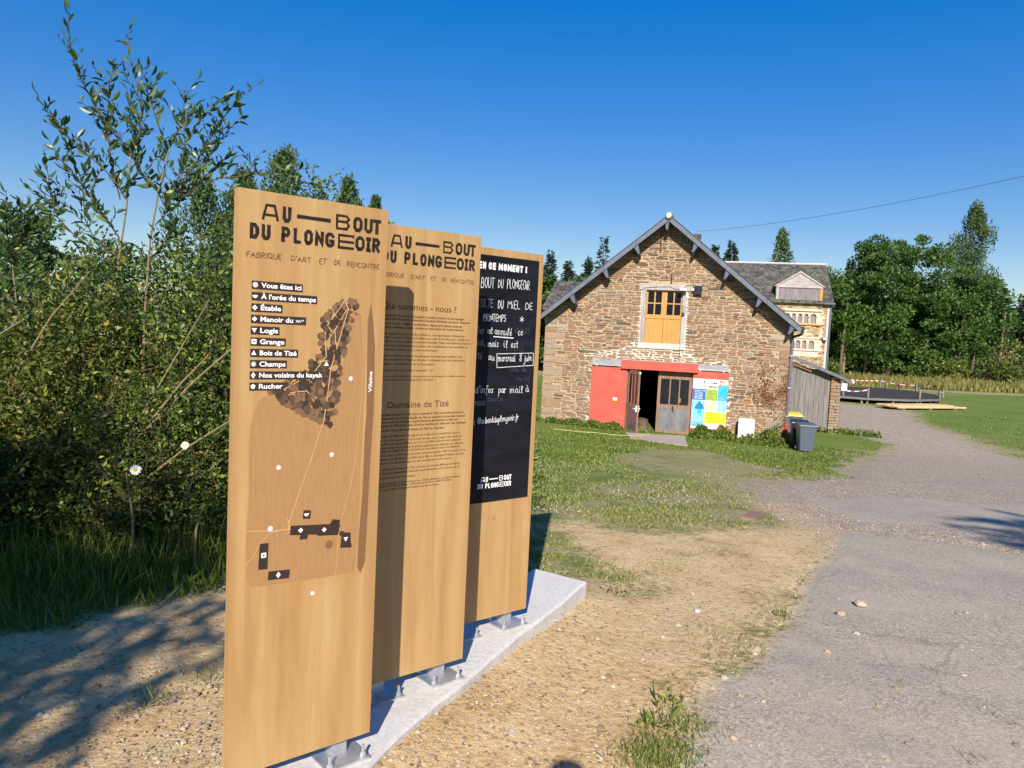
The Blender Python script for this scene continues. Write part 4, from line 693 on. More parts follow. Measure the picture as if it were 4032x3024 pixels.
for s, u, v, u2 in (('ou re', .38, 1.235, .47), ('ours de la', .34, 1.19, .47), ('QUARE', .35, 1.475, .46), ('suite', .2, 1.13, .3), ('celui du', .33, 1.28, .45), ('lieu', .3, 1.385, .42)):
    hand(m, s if all(c in HAND for c in s) else 'ours', u, v, u2, .03, .0022, .0047, .06)
m.build('wiped_chalk_traces', 'chalk_ghost', pan3)
# ------------------------------------------------------------ stone barn
BRZ = radians(-14)
barn = empty('stone_barn', (8.75, 24, 0), BRZ, 'brown rubble stone barn with a red sliding doorway and ochre loft hatch', 'barn')
def barn_world(u, d, z=0):
    return Vector((8.75 + u * cos(BRZ) - d * sin(BRZ), 24 + u * sin(BRZ) + d * cos(BRZ), z))
UL, UR, UA = -7.95, 0.0, -4.06
def roofz(u): return 5.33 - abs(u - UA) * (.815 if u < UA else .785)
ZG = -1.95; WIN = (-4.63, -3.47, 1.41, 3.13); DOOR = (-5.08, -2.98, -1.58, .54)
def wallmass():
    m = MB(); cuts = [UL, DOOR[0], WIN[0], UA, WIN[1], DOOR[1], UR]
    for a, b in zip(cuts, cuts[1:]):
        mid = (a + b) / 2; spans = [(ZG, None)]
        if DOOR[0] < mid < DOOR[1]: spans = [(ZG, DOOR[2]), (DOOR[3], None)]
        if WIN[0] < mid < WIN[1]: spans = [(ZG, DOOR[2]), (DOOR[3], WIN[2]), (WIN[3], None)]
        for z0, z1 in spans:
            if z1 is None: m.prism([(a, z0), (b, z0), (b, roofz(b) - .02), (a, roofz(a) - .02)], 0, .55)
            else: m.box(a, b, 0, .55, z0, z1)
    return m
wallmass().build('gable_wall', 'mortar', barn)
m = MB(); m.box(UL, UL + .5, .552, 15, ZG, roofz(UL) - .05); m.build('side_wall', 'mortar', barn)
m = MB(); m.box(UR - .5, UR, .552, 15, ZG, roofz(UR) - .05); m.build('side_wall', 'mortar', barn)
m = MB(); m.box(UL, UR, 15.002, 15.5, ZG, roofz(UR)); m.build('rear_wall', 'mortar', barn)
m = MB(); m.box(-6.2, -2.0, .56, 6, -1.64, -1.56); m.build('floor', 'floor_in', barn)
m = MB(); m.box(-6.2, -2.0, 6.0, 6.1, -1.56, 1.2); m.box(-6.3, -6.2, .56, 6, -1.56, 1.2); m.box(-2, -1.9, .56, 6, -1.56, 1.2); m.box(-6.3, -1.9, .56, 6.1, 1.2, 1.3); m.build('interior_partition', 'dark', barn)  # closed room box, its darkness painted into the walls
# stones
def blocked(z0, z1):
    r = []
    for (a, b, c, d), mg in (((-4.78, -3.33, 1.22, 3.13), .0), ((-4.87, -3.19, 3.12, 3.32), .0), ((DOOR[0], DOOR[1], ZG, .60), 0), ((-5.15, -2.9, .5, .62), 0)):
        if z1 > c + .01 and z0 < d - .01: r.append((a - mg, b + mg))
    return sorted(r)
def stone(mb, u0, u1, z0, z1, t, rr, proud, sq=False):
    w, h = u1 - u0, z1 - z0; j = min(w, h)
    k = .10 if sq else .3; ku = min(.42, k * h / w * 1.2)
    base = [(ku, 0), (1 - ku, 0), (1, k), (1, 1 - k), (1 - ku, 1), (ku, 1), (0, 1 - k), (0, k)]
    if not sq:
        base = [(x + rr.uniform(-.06, .10 if x < .5 else .02) * (h / w if x in (0, 1) else 1), y) for x, y in base]
        base = [(min(1, max(0, x)), min(1, max(0, y + rr.uniform(-.11, .11)))) for x, y in base]
        if rr.random() < .3: base = [(x, y * (1 - .4 * x) if rr else y) for x, y in base]
        elif rr.random() < .3: base = [(x, 1 - (1 - y) * (.6 + .4 * x)) for x, y in base]
    lo = [(u0 + x * w, z0 + y * h) for x, y in base]; cu, cz = sum(p[0] for p in lo) / 8, sum(p[1] for p in lo) / 8
    ins = min(.014, h * .16)
    hi = []
    for x, z in lo:
        d = hypot(x - cu, z - cz); f = max(.6, 1 - ins / d); hi.append((cu + (x - cu) * f, cz + (z - cz) * f))
    p = proud
    V = [(x, .004, z) for x, z in lo] + [(x, -p + rr.uniform(-.004, .005), z) for x, z in hi]
    mb.add(V, [(i, 8 + i, 8 + (i + 1) % 8, (i + 1) % 8)[::-1] for i in range(8)] + [tuple(range(8, 16))], t)
def lay_stones(uL, uR, z0, top, rr, hmin=.045, hmax=.108, wmul=.92, quoins=True, block=None, openq=0):
    out = []; z = z0
    while z < top(UA if quoins else 0) - .04:
        h = rr.uniform(hmin, hmax)
        if rr.random() < .12: h *= 1.35
        zm = z + h
        if quoins:
            a = max(uL, -8.5); ll = UA - (5.33 - zm) / .815 + .03; rl = UA + (5.33 - zm) / .785 - .03
            a, b = max(uL, ll), min(uR, rl)
        else: a, b = uL, uR
        if b - a < .12: z += h; continue
        ivs = []; c = a
        for p, q in (block(z, zm) if block else []):
            if p > c + .03: ivs.append((c, min(p, b)))
            c = max(c, q)
        if c < b - .03: ivs.append((c, b))
        for p, q in ivs:
            u = p
            while u < q - .02:
                wd = min(rr.lognormvariate(-1.28, .42) * wmul, .62) * (1.15 if h > .09 else .95)
                if q - u - wd < .11: wd = q - u
                wig = .035 * sin(u * 1.7 + z * .6) + .02 * sin(u * 4.1 + z * 2) if quoins else 0
                g = rr.uniform(.006, .013)
                if h > .11 and rr.random() < .25:
                    f = rr.uniform(.4, .6); out.append((u + g, u + wd - g, z + wig + g * .7, z + wig + h * f - g * .4)); out.append((u + g, u + wd - g, z + wig + h * f + g * .4, z + wig + h - g * .7))
                else: out.append((u + g, u + wd - g, z + wig + g * .8, z + wig + h - g * .8))
                u += wd
        z += h
    return out
rs = random.Random(21); QU = []
for side in (0, 1):
    z = -1.95 if side else -1.7; k = 0
    while z < (1.95 if side else 2.0):
        h = rs.uniform(.2, .34) if z < .2 else rs.uniform(.13, .24); wd = (.66 if k % 2 else .40) * rs.uniform(.85, 1.15)
        if side: QU.append((UR - wd, UR - .004, z + .008, z + h - .008))
        else: QU.append((UL + .004, UL + wd, z + .008, z + h - .008))
        z += h; k += 1
def blk2(z0, z1):
    r = blocked(z0, z1)
    for q in QU:
        if z1 > q[2] + .02 and z0 < q[3] - .02: r.append((q[0] - .008, q[1] + .012))
    r.append((-6.27, -5.05)) if z1 < .6 and False else None
    return sorted(r)
ST = lay_stones(UL + .005, UR - .005, ZG, roofz, rs, block=blk2)
ST = [s for s in ST if not (WIN[0] - .22 < (s[0] + s[1]) / 2 < WIN[1] + .2 and s[2] > 3.3 and s[3] < 3.30)]
def tint_for(u, z, rr, quoin=False):
    t = rr.choice([.0, .15, .2, .3, .4, .4, .45, .5, .55, .55, .6, .62, .68, .7, .78, .82, .9]) + rr.uniform(-.05, .05)
    if quoin: t = rr.choice([.45, .8, .82, .84, .78, .6, .98, .92])
    return max(0, min(1, t))
allst = [(s, False) for s in ST] + [(q, True) for q in QU]
allst.sort(key=lambda t: -(t[0][1] - t[0][0]) * (t[0][3] - t[0][2]))
big, rest = allst[:300], allst[300:]
for s, q in big:
    mb = MB(); stone(mb, *s, tint_for(0, s[2], rs, q), rs, rs.uniform(.018, .034), q); mb.build('stone', 'stone', barn)
mb = MB()
for s, q in rest: stone(mb, *s, tint_for(0, s[2], rs, q), rs, rs.uniform(.014, .032), q)
mb.build('small_stones', 'stone', barn, kind='stuff')
# fresh lime repairs round the hatch and over the door: ragged patches just proud of the bed
def ragged(P, amp, seed):
    r = random.Random(seed); return jag(P, .07, amp, r)
m = MB()
for i, P in enumerate([[(-4.90, 1.2), (-4.78, 1.2), (-4.775, 3.12), (-4.83, 3.12)], [(-3.345, 1.2), (-3.24, 1.15), (-3.27, 3.1), (-3.345, 3.1)],
    [(-6.6, .86), (-6.3, 1.0), (-5.6, 1.12), (-5.0, 1.25), (-4.4, 1.18), (-3.2, 1.2), (-2.6, .95), (-1.95, .95), (-1.8, .6), (-2.8, .84), (-5.3, .84), (-6.3, .82)], [(-5.4, 1.0), (-4.95, 1.45), (-4.85, 1.2)],
    [(-3.3, 1.2), (-3.1, 1.42), (-2.9, 1.15)], [(-1.85, .55), (-1.72, .4), (-1.78, -1.2), (-1.87, -1.2)], [(-6.5, -.5), (-6.28, -.45), (-6.28, -.72), (-6.5, -.7)], [(-6.42, -1.15), (-6.28, -1.1), (-6.28, -1.35), (-6.4, -1.4)], [(-6.55, .45), (-6.3, .62), (-6.3, .3)], [(-.25, 2.02), (-.02, 2.02), (-.02, 1.85), (-.2, 1.8)]]):
    Q = ragged(P, .028, i + 3); flat(m, Q, .0085)
    # soft rounded thickness
m.build('fresh_mortar', 'fresh_mortar', barn)
# loft hatch
hh = barn
MB().box(-4.865, -3.195, -.05, .2, 3.125, 3.315, .008).build('hatch_lintel', 'grey_wood', hh)
MB().box(-4.765, -4.63, -.035, .2, 1.402, 3.123, .008).build('hatch_jamb', 'grey_wood', hh); MB().box(-3.47, -3.345, -.035, .2, 1.402, 3.123, .008).build('hatch_jamb', 'grey_wood', hh)
MB().box(-4.815, -3.30, -.06, .2, 1.215, 1.40, .008).build('hatch_sill', 'sill', hh)
for side, (a, b) in enumerate(((-4.628, -4.052), (-4.048, -3.472))):
    m = MB(); y0, y1 = .06, .10; zt, zb = 3.12, 2.27; ob = .05 if side == 0 else .085; ib = .085 if side == 0 else .05
    x0, x1 = a + (.05 if side == 0 else .085), b - (.085 if side == 0 else .05)
    m.box(a, x0, y0, y1, zb, zt); m.box(x1, b, y0, y1, zb, zt); m.box(x0, x1, y0, y1, zb, zb + .06); m.box(x0, x1, y0, y1, zt - .05, zt)
    c = (x0 + x1) / 2; m.box(c - .022, c + .022, y0 + .004, y1, zb + .06, zt - .05); zc = 2.70; m.box(x0, c - .022, y0 + .004, y1, zc - .02, zc + .02); m.box(c + .022, x1, y0 + .004, y1, zc - .02, zc + .02)
    f = m.build('hatch_casement', 'orange', hh)
    for p, q in ((x0, c - .022), (c + .022, x1)):
        for r, s in ((zb + .06, zc - .02), (zc + .02, zt - .05)): MB().box(p, q, .082, .088, r, s).build('pane', 'glass', f)
MB().box(-4.628, -3.472, .035, .1, 2.20, 2.268).build('hatch_rail', 'orange', hh)
for a, b in ((-4.628, -4.054), (-4.046, -3.472)):
    for k in range(4):
        w_ = (b - a) / 4; MB().box(a + k * w_ + .0012, a + (k + 1) * w_ - .0012, .055 + .001 * (k % 2), .09, 1.412, 2.197).build('hatch_board', 'orange', hh)
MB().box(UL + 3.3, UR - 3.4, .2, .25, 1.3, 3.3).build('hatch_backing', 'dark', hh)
# lights, bell, anchors
l1 = empty('floodlight', barn_world(-3.02, -.12, 3.17), BRZ, 'black floodlight on a bracket at the right end of the loft hatch lintel', 'floodlight')
m = MB(); m.prism([(-.11, -.12), (.14, -.13), (.15, .13), (-.10, .14)], -.08, .06); m.build('lamp_body', 'black_metal', l1); MB().box(-.09, .12, -.085, -.078, -.1, .1).build('lamp_glass', 'glass', l1)
m = MB(); m.box(-.17, -.11, -.03, .11, -.04, .04); m.box(-.1, .12, -.05, -.02, .14, .16); m.build('bracket', 'alu', l1)
l2 = empty('security_light', barn_world(-3.46, -.13, 3.1), BRZ, 'small white security light hanging below the loft hatch lintel', 'light')
m = MB(); m.box(-.11, .10, -.12, .07, .03, .09, .01); m.build('housing', 'white_plastic', l2); MB().box(-.1, .09, -.11, .07, -.01, .027).build('diffuser', 'black_metal', l2)
l3 = empty('wall_bell', barn_world(-3.43, -.09, 2.35), BRZ, 'small black bell on a chain on the right post of the loft hatch', 'bell')
m = MB(); m.tube([(0, 0, .0), (0, 0, .03), (0, 0, .08), (0, 0, .1)], [.055, .045, .025, .01], 10); m.build('bell_body', 'black_metal', l3); m = MB()
for k in range(6): m.tube([(0, 0, .1 + k * .035), (.006 * (-1) ** k, 0, .13 + k * .035)], .009, 5)
m.box(-.015, .015, -.01, .055, .3, .325); m.build('chain', 'alu', l3)
for i, (u, a, b, lb) in enumerate(((-3.865, 3.33, 3.68, 'short rusty iron wall anchor just above the loft hatch'), (-4.27, 4.35, 4.95, 'long rusty iron wall anchor below the gable peak'))):
    m = MB(); m.tube([(u + (.01 if i else -.01), -.045, b), (u, -.05, (a + b) / 2), (u + .01, -.045, a)], [.014, .022, .018], 5); m.tube([(u, 0, (a + b) / 2), (u, -.06, (a + b) / 2)], .02, 5)
    o = m.build('wall_anchor', 'iron', None, label=lb, cat='wall anchor'); o.location = barn.location; o.rotation_euler = barn.rotation_euler
m = MB(); m.tube([(-3.46, -.075, 1.4), (-3.455, -.07, 1.2), (-3.46, -.06, .95), (-3.45, -.17, .83), (-3.455, -.26, .6)], .006, 4); o = m.build('hanging_cable', 'wire', None, label='thin dark cable hanging from the loft hatch sill to the red door header', cat='cable'); o.location = barn.location; o.rotation_euler = barn.rotation_euler
m = MB(); m.tube([(-4.75, -.06, 3.17), (-4.3, -.062, 3.22), (-3.9, -.062, 3.24), (-3.7, -.062, 3.16), (-3.5, -.062, 3.19), (-3.35, -.062, 3.3), (-3.15, -.07, 3.31)], .007, 4); o = m.build('light_cable', 'wire', None, label='black cable looping across the loft hatch lintel to the floodlight', cat='cable'); o.location = barn.location; o.rotation_euler = barn.rotation_euler
# sliding red doors, rail, header
MB().box(-6.27, -5.10, -.115, -.06, -1.93, .53).build('sliding_door', 'red', barn); MB().box(-5.155, -5.10, -.123, -.1155, -1.9, .5).build('door_trim', 'red', barn)
MB().box(-2.975, -1.88, -.115, -.06, -1.78, .565).build('sliding_door', 'red', barn)
MB().box(-6.28, -1.885, -.09, -.002, .60, .80, .006).build('door_rail_beam', 'rail_wood', barn)
MB().box(-6.26, -5.31, -.10, -.092, .575, .625).build('door_track', 'alu', barn); MB().box(-2.83, -1.9, -.10, -.092, .60, .645).build('door_track', 'alu', barn)
for u, z in ((-6.13, .72), (-5.6, .74), (-2.45, .76), (-2.0, .77), (-2.0, .68), (-6.12, .565), (-5.37, .575), (-2.77, .59), (-2.03, .59)):
    MB().box(u - .025, u + .025, -.125, -.09, z - .022, z + .022, .006).build('track_bracket', 'alu', barn)
MB().box(-5.30, -2.835, -.235, -.12, .515, .79, .006).build('door_header', 'red', barn)
m = MB(); m.prism([(-5.28, .80), (-2.86, .80), (-2.86, .815), (-5.28, .815)], -.2, -.03); m.build('header_flashing', 'sill', barn)
n_ = empty('door_notice', barn_world(-5.45, -.118, -.52), BRZ, 'tiny white and yellow notice on the left red door', 'notice')
MB().box(-.07, .07, -.008, 0, -.01, .05).build('notice_sheet', 'white', n_); MB().box(-.07, .07, -.008, 0, -.05, -.012).build('notice_band', 'yellow', n_)
MB().box(-5.12, -2.95, -.24, .5, -1.68, -1.545, .01).build('doorstep', 'old_concrete', barn)
# wooden glazed door leaves
def leaf(width, glass_z0, glass_z1, zb, zt, handle):
    m = MB(); s = .095; m.box(0, s, 0, .045, zb, zt); m.box(width - s, width, 0, .045, zb, zt); m.box(s, width - s, 0, .045, zb, zb + .09); m.box(s, width - s, 0, .045, glass_z0 - .13, glass_z0); m.box(s, width - s, 0, .045, glass_z1, zt)
    iw = width - 2 * s
    for k in (1, 2): m.box(s + iw * k / 3 - .018, s + iw * k / 3 + .018, .004, .04, glass_z0, glass_z1)
    p = m.build('door_leaf', 'brown_wood', barn)
    for k in range(3): MB().box(s + iw * k / 3 + (.018 if k else 0), s + iw * (k + 1) / 3 - (.018 if k < 2 else 0), .018, .024, glass_z0, glass_z1).build('pane', 'glass', p)
    MB().box(s + .001, width - s - .001, .008, .03, zb + .09, glass_z0 - .13).build('metal_panel', 'metal_sheet', p)
    return p
LR = leaf(1.10, -.59, .25, -1.54, .50, 0); LR.location = (-4.09, .06, 0)
m = MB(); m.tube([(.52, -.012, -.62), (.52, -.02, -.7), (.53, -.018, -.83)], [.02, .028, .018], 6); m.build('hasp', 'iron', LR); MB().box(.72, .765, -.02, -.001, -.5, -.36).build('bolt_plate', 'brown_wood', LR)
LL = leaf(.97, -.60, .36, -1.54, .49, 1); LL.location = (-5.07, -.02, 0); LL.rotation_euler = (0, 0, atan2(-.845, .42))
m = MB(); m.box(.86, .93, -.03, -.001, -.83, -.62, .01); m.tube([(.90, -.03, -.72), (.90, -.07, -.72), (.78, -.08, -.73)], .014, 6); m.build('door_handle', 'white_plastic', LL)
m = MB(); m.box(.86, .93, .046, .075, -.83, -.62, .01); m.tube([(.90, .07, -.72), (.90, .11, -.72), (.78, .12, -.73)], .014, 6); m.build('door_handle', 'white_plastic', LL)
MB().box(.95, .99, .0, .05, .40, .45).build('door_closer', 'white_plastic', LL)
MB().box(-5.10, -5.075, -.05, .1, -1.54, .5).build('door_post', 'brown_wood', barn); MB().box(-2.98, -2.955, -.05, .1, -1.54, .5).build('door_post', 'white', barn)
# log in the doorway
lg = MB(); lg.tube([(0, 0, 0), (.01, 0, .12), (-.01, .01, .28), (.0, 0, .36)], [.20, .17, .18, .165], 12); o = lg.build('tree_stump_block', 'bark', None, smooth=False, label='short bark covered log standing just inside the barn doorway', cat='log'); o.location = barn_world(-4.55, .75, -1.56)
lamp = empty('interior_lamp', barn_world(-4.05, 2.6, .45), BRZ, 'unlit white lamp shade hanging in the dark barn doorway', 'lamp')
m = MB(); m.tube([(0, 0, 0), (0, 0, .05), (0, 0, .09)], [.2, .15, .03], 14); m.build('shade', 'white', lamp); m = MB(); m.tube([(0, 0, .09), (0, 0, .75)], .008, 4); m.build('cord', 'wire', lamp)
# poster on the right sliding door
ps = empty('event_poster', barn_world(-2.965, -.117, -1.27), BRZ, 'colourful event poster on the right red door with blue figure and yellow text block', 'poster')
PWd, PHt = 1.085, 1.60
def rect(nm, mt, a, b, c, d, y=.004):
    MB().box(a * PWd, b * PWd, -y, -y + .002 if y > .004 else 0, c * PHt, d * PHt).build(nm, mt, ps)
rect('poster_sheet', 'white', 0, 1, 0, 1, .0035)
rect('poster_date_block', 'dblue', .0, .38, .57, .80, .006); rect('poster_figure_block', 'lblue', 0, .38, .02, .565, .006); rect('poster_meadow_block', 'ygreen', .385, .72, .57, .80, .006); rect('poster_blossom_block', 'pblossom', .385, .72, .37, .565, .0062)
rect('poster_sky_block', 'cyan', .73, 1, .57, .90, .006); rect('poster_flower_block', 'lblue', .73, 1, .35, .565, .006); rect('poster_text_block', 'pyellow', .385, 1, .115, .345, .006)
m = MB(); text(m, 'À L\' orée', .28 * PWd, .70 * PWd, .905 * PHt, .085, .008, .03); text(m, 'DU temps', .27 * PWd, .70 * PWd, .83 * PHt, .085, .008, .03)
for k in range(4): text(m, ('Manifestation', 'partenaires', 'du domaine de', 'expositions et concerts')[k], .04 * PWd, (.33 + .02 * (k % 2)) * PWd, (.045 + .022 * k) * PHt, .02, .0085, .02, 1)
m.build('poster_title', 'black_ink', ps)
m = MB(); SHOWS = ['ATELIER À 14 HEURES', 'SUR LE SITE', 'CONCERTS ET BALADES EN EXTÉRIEUR', 'EXPOSITION PHOTOGRAPHIES', 'SPECTACLE THÉÂTRE', 'MARCHÉ DES PRODUCTEURS']
for k, s in enumerate(SHOWS): text(m, s, .43 * PWd, (.68, .60, .92, .76, .66, .85)[k] * PWd, (.305 - .033 * k) * PHt, .022, .008, .015, 1)
m.build('poster_lines', 'black_ink', ps)
m = MB()
for k, s in enumerate(['DU 5 AVRIL AU 17 MAI', '09.04 au soir', '24.04 au jardin', '01.05 en famille', '08.05 au manoir', '17.05 final']): text(m, s, .06 * PWd, (.36 if k == 0 else .30) * PWd, (.755 - .032 * k) * PHt, .03, .008, .02, 1)
ribbon(m, [(.84 * PWd, .56 * PHt), (.87 * PWd, .42 * PHt), (.86 * PWd, .24 * PHt)], .012, y=.009); ribbon(m, [(.78 * PWd, .48 * PHt), (.86 * PWd, .55 * PHt)], .008, y=.0095)
m.build('poster_white_print', 'white_ink', ps)
m = MB(); flat(m, [(x * PWd, z * PHt) for x, z in [(.08, .40), (.13, .47), (.19, .52), (.20, .55), (.24, .55), (.25, .515), (.31, .49), (.36, .40), (.30, .39), (.12, .385)]], .0082); m.build('poster_figure', 'pblue2', ps)
m = MB(); flat(m, [(x * PWd, z * PHt) for x, z in [(.16, .39), (.29, .39), (.28, .25), (.245, .25), (.235, .34), (.21, .27), (.175, .27)]], .008); m.build('poster_figure_legs', 'cyan', ps)
m = MB(); rp = random.Random(4)
for cx, cz, n_ in ((.82, .95, 16), (.76, .88, 8), (.88, .62, 5), (.80, .66, 3), (.37, .50, 4), (.82, .06, 16), (.90, .07, 14), (.60, .95, 4), (.70, .10, 4)):
    for _ in range(n_):
        u, z = cx + rp.gauss(0, .05), cz + rp.gauss(0, .02); r = rp.uniform(.01, .03); u = min(.96, u); z = min(.98, max(.02, z))
        flat(m, [(u * PWd + r * cos(t) * rp.uniform(.5, 1.1), z * PHt + r * sin(t) * rp.uniform(.5, 1.1)) for t in [i * pi / 3 for i in range(6)]], .0090 + _ * .00005)
m.build('poster_petals', 'pred', ps)
# roof: slabs, slate verge, purlin ends, ridge cap, gutter
def slope(mb, ua, za, ub, zb, y0, y1, t0, t1):
    mb.prism([(ua, za + t0), (ub, zb + t0), (ub, zb + t1), (ua, za + t1)] if ua < ub else [(ub, zb + t0), (ua, za + t0), (ua, za + t1), (ub, zb + t1)], y0, y1)
OV = -.58; AP = (-4.04, 5.40); LE = (-8.0, 2.13); RE = (.15, 2.05)
m = MB(); slope(m, AP[0], AP[1], LE[0], LE[1], OV, 15.6, -.05, .06); m.build('roof_slope', 'slate_new', barn)
m = MB(); slope(m, AP[0] + .001, AP[1], RE[0], RE[1], OV, 15.6, -.05, .06); m.build('roof_slope', 'slate_new', barn)
for (E0, nm) in ((LE, 1), (RE, 2)):
    N = 4
    for k in range(N):
        a = Vector(AP).lerp(Vector(E0), k / N); b = Vector(AP).lerp(Vector(E0), (k + 1) / N - .002); m = MB(); slope(m, a.x, a.y, b.x, b.y, OV - .03, OV - .002, -.13, .045); m.build('verge_board', 'fascia', barn)
m = MB(); slope(m, AP[0], AP[1], LE[0], LE[1], OV - .06, OV, .061, .078); slope(m, AP[0] + .001, AP[1], RE[0], RE[1], OV - .06, OV, .061, .078); m.build('slate_edge', 'slate_new', barn)
m = MB(); m.tube([(AP[0], OV - .08, AP[1] + .03), (AP[0], 15.6, AP[1] + .03)], .12, 10); m.build('ridge_tile', 'slate_new', barn)
m = MB(); m.tube([(AP[0], OV - .11, AP[1] + .03), (AP[0], OV - .03, AP[1] + .045), (AP[0], OV + .06, AP[1] + .04)], [.08, .115, .10], 10); m.build('ridge_mortar', 'plaster', barn)
for u in (UA - .02, -5.02, -5.98, -7.02, -3.14, -2.12, -1.10, -.10):
    z = (AP[1] - abs(u - AP[0]) * ((AP[1] - LE[1]) / (AP[0] - LE[0]) if u < AP[0] else (AP[1] - RE[1]) / (RE[0] - AP[0]))) - .10
    m = MB(); sg = 0 if abs(u - UA) < .1 else (-1 if u < UA else 1); sl = sg * .8
    m.add([(u - .07, OV + .01, z + sl * .07), (u + .07, OV + .01, z - sl * .07), (u + .07, .0, z - sl * .07), (u - .07, 0, z + sl * .07),
           (u - .03 - sg * .10, OV + .05, z - .26), (u + .03 - sg * .10, OV + .05, z - .26), (u + .06 - sg * .08, 0, z - .32), (u - .06 - sg * .08, 0, z - .32)],
          [(0, 3, 2, 1), (4, 5, 6, 7), (0, 1, 5, 4), (1, 2, 6, 5), (2, 3, 7, 6), (3, 0, 4, 7)]); m.build('purlin_end', 'fascia', barn)
m = MB(); m.tube([(RE[0] + .05, OV, RE[1] + .02), (RE[0] + .05, 15.6, RE[1] - .02)], .06, 8); m.build('gutter', 'black_metal', barn)
m = MB(); m.tube([(RE[0] + .05, OV + .1, RE[1]), (RE[0] + .04, OV + .12, 1.93), (RE[0] - .02, -.2, 1.86), (RE[0] - .16, -.1, 1.82), (RE[0] - .22, -.08, 1.74), (-.03, -.08, 1.6)], .042, 8); m.build('gutter_outlet', 'black_metal', barn)
m = MB(); m.tube([(-.03, -.08, 1.75), (-.03, -.08, -.98)], .042, 8); m.build('downpipe', 'fascia', barn); m = MB(); m.tube([(-.03, -.08, -.98), (-.03, -.08, -1.95)], .052, 8); m.tube([(-.03, -.08, -1.0), (-.03, -.08, -.94)], .062, 8); m.build('downpipe_base', 'red_pipe', barn)
for z in (1.2, .2, -.7): MB().box(-.09, .03, -.13, 0.01, z, z + .03).build('pipe_clip', 'alu', barn)
# meter cabinet
cb = empty('meter_cabinet', barn_world(-1.49, -.5, -1.75), BRZ, 'white plastic meter cabinet standing against the barn wall beside the poster door', 'meter cabinet')
MB().box(0, .49, 0, .3, 0, .45, .012).build('lower_box', 'white_plastic', cb); MB().box(.0, .48, .01, .29, .455, .92, .012).build('upper_box', 'white_plastic', cb)
MB().box(.04, .45, -.008, -.001, .06, .42, .006).build('lower_door', 'white_plastic', cb); MB().box(.03, .45, .0, .009, .48, .90, .006).build('upper_door', 'white_plastic', cb); MB().box(.19, .26, -.004, -.0005, .76, .775).build('nameplate', 'sill', cb)
# ------------------------------------------------------------ lean-to shed
sh = empty('lean_to_shed', barn_world(.5, 5, 0), BRZ, 'grey plank lean-to shed with slate roof against the right side of the barn', 'shed')
zb = -1.62; n = 10; ws = [.185, .17, .18, .17, .19, .165, .17, .18, .175, .175]; x = -.32
for k in range(n):
    zt_ = .80 - .115 * (x + .35); o = MB(); zz = zb + rs.uniform(-.02, .03)
    o.prism([(x + .004, zz), (x + ws[k] - .004, zz), (x + ws[k] - .004, zt_ - .105 * ws[k]), (x + .004, zt_)], -.012 * (k % 2), .02); o.build('plank', 'plank', sh); x += ws[k]
XR = x
for k in range(2):
    MB().box(-.35, XR, .03, .06, zb + .3 + k * 1.2, zb + .42 + k * 1.2).build('batten', 'plank', sh)
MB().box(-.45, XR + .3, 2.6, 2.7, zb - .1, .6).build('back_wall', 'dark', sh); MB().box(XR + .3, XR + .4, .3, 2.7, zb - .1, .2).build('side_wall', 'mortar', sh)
P0, P1 = (-.45, 1.28), (2.12, .30)
m = MB(); m.prism([(P0[0], P0[1]), (P1[0], P1[1]), (P1[0], P1[1] + .06), (P0[0], P0[1] + .06)], -.35, 3.0); m.build('shed_roof', 'slate_new', sh)
m = MB(); m.prism([(P0[0], P0[1] - .06), (P1[0], P1[1] - .06), (P1[0], P1[1] + .045), (P0[0], P0[1] + .045)], -.38, -.352); m.build('verge_board', 'fascia', sh)
m = MB(); m.tube([(-.4, -.1, 1.02), (.75, -.08, .60)], .06, 8); m.build('rafter_pole', 'brown_wood', sh); m = MB(); m.tube([(P1[0] - .35, -.3, .35), (P1[0] - .35, 2.8, .35)], .05, 8); m.build('purlin', 'plank', sh)
m = MB(); m.tube([(P1[0] + .04, -.4, .30), (P1[0] + .04, 3, .28)], .055, 8); m.build('gutter', 'alu', sh)
MB().box(XR + .02, XR + .33, -.08, .3, zb - .4, .42).build('pillar_core', 'mortar', sh)
z = zb - .35
while z < .42:
    h = rs.uniform(.07, .15); c = rs.uniform(.35, .65) if rs.random() < .5 else None; xs = [XR, XR + .36] if c is None else [XR, XR + .36 * c, XR + .36]
    for a, b in zip(xs, xs[1:]):
        mb = MB(); stone(mb, a + .004, b - .004, z + .006, z + h - .006, rs.choice([.55, .8, .85, .95, .9, .65]), rs, .03 + rs.uniform(0, .03), True)
        mb.v = [(p[0], p[1] - .10, p[2]) for p in mb.v]; mb.build('stone', 'stone', sh)
    z += h
# ------------------------------------------------------------ slate wing showing left of the barn
wg = empty('rear_wing', barn_world(-9.3, 8, 0), BRZ, 'low stone wing with slate roof just showing behind the left eaves of the barn', 'building')
MB().box(-.25, 6, 0, 5, -2, 2.75).build('wall', 'far_stone', wg); m = MB(); m.add([(-.45, -.2, 2.65), (6, -.2, 2.65), (6, 2.5, 4.0), (-.45, 2.5, 4.0), (-.45, 5.2, 2.65), (6, 5.2, 2.65), (-.45, -.2, 2.55), (6, -.2, 2.55)], [(0, 1, 2, 3), (3, 2, 5, 4), (6, 7, 1, 0), (0, 3, 4)]); m.build('roof', 'slate', wg)
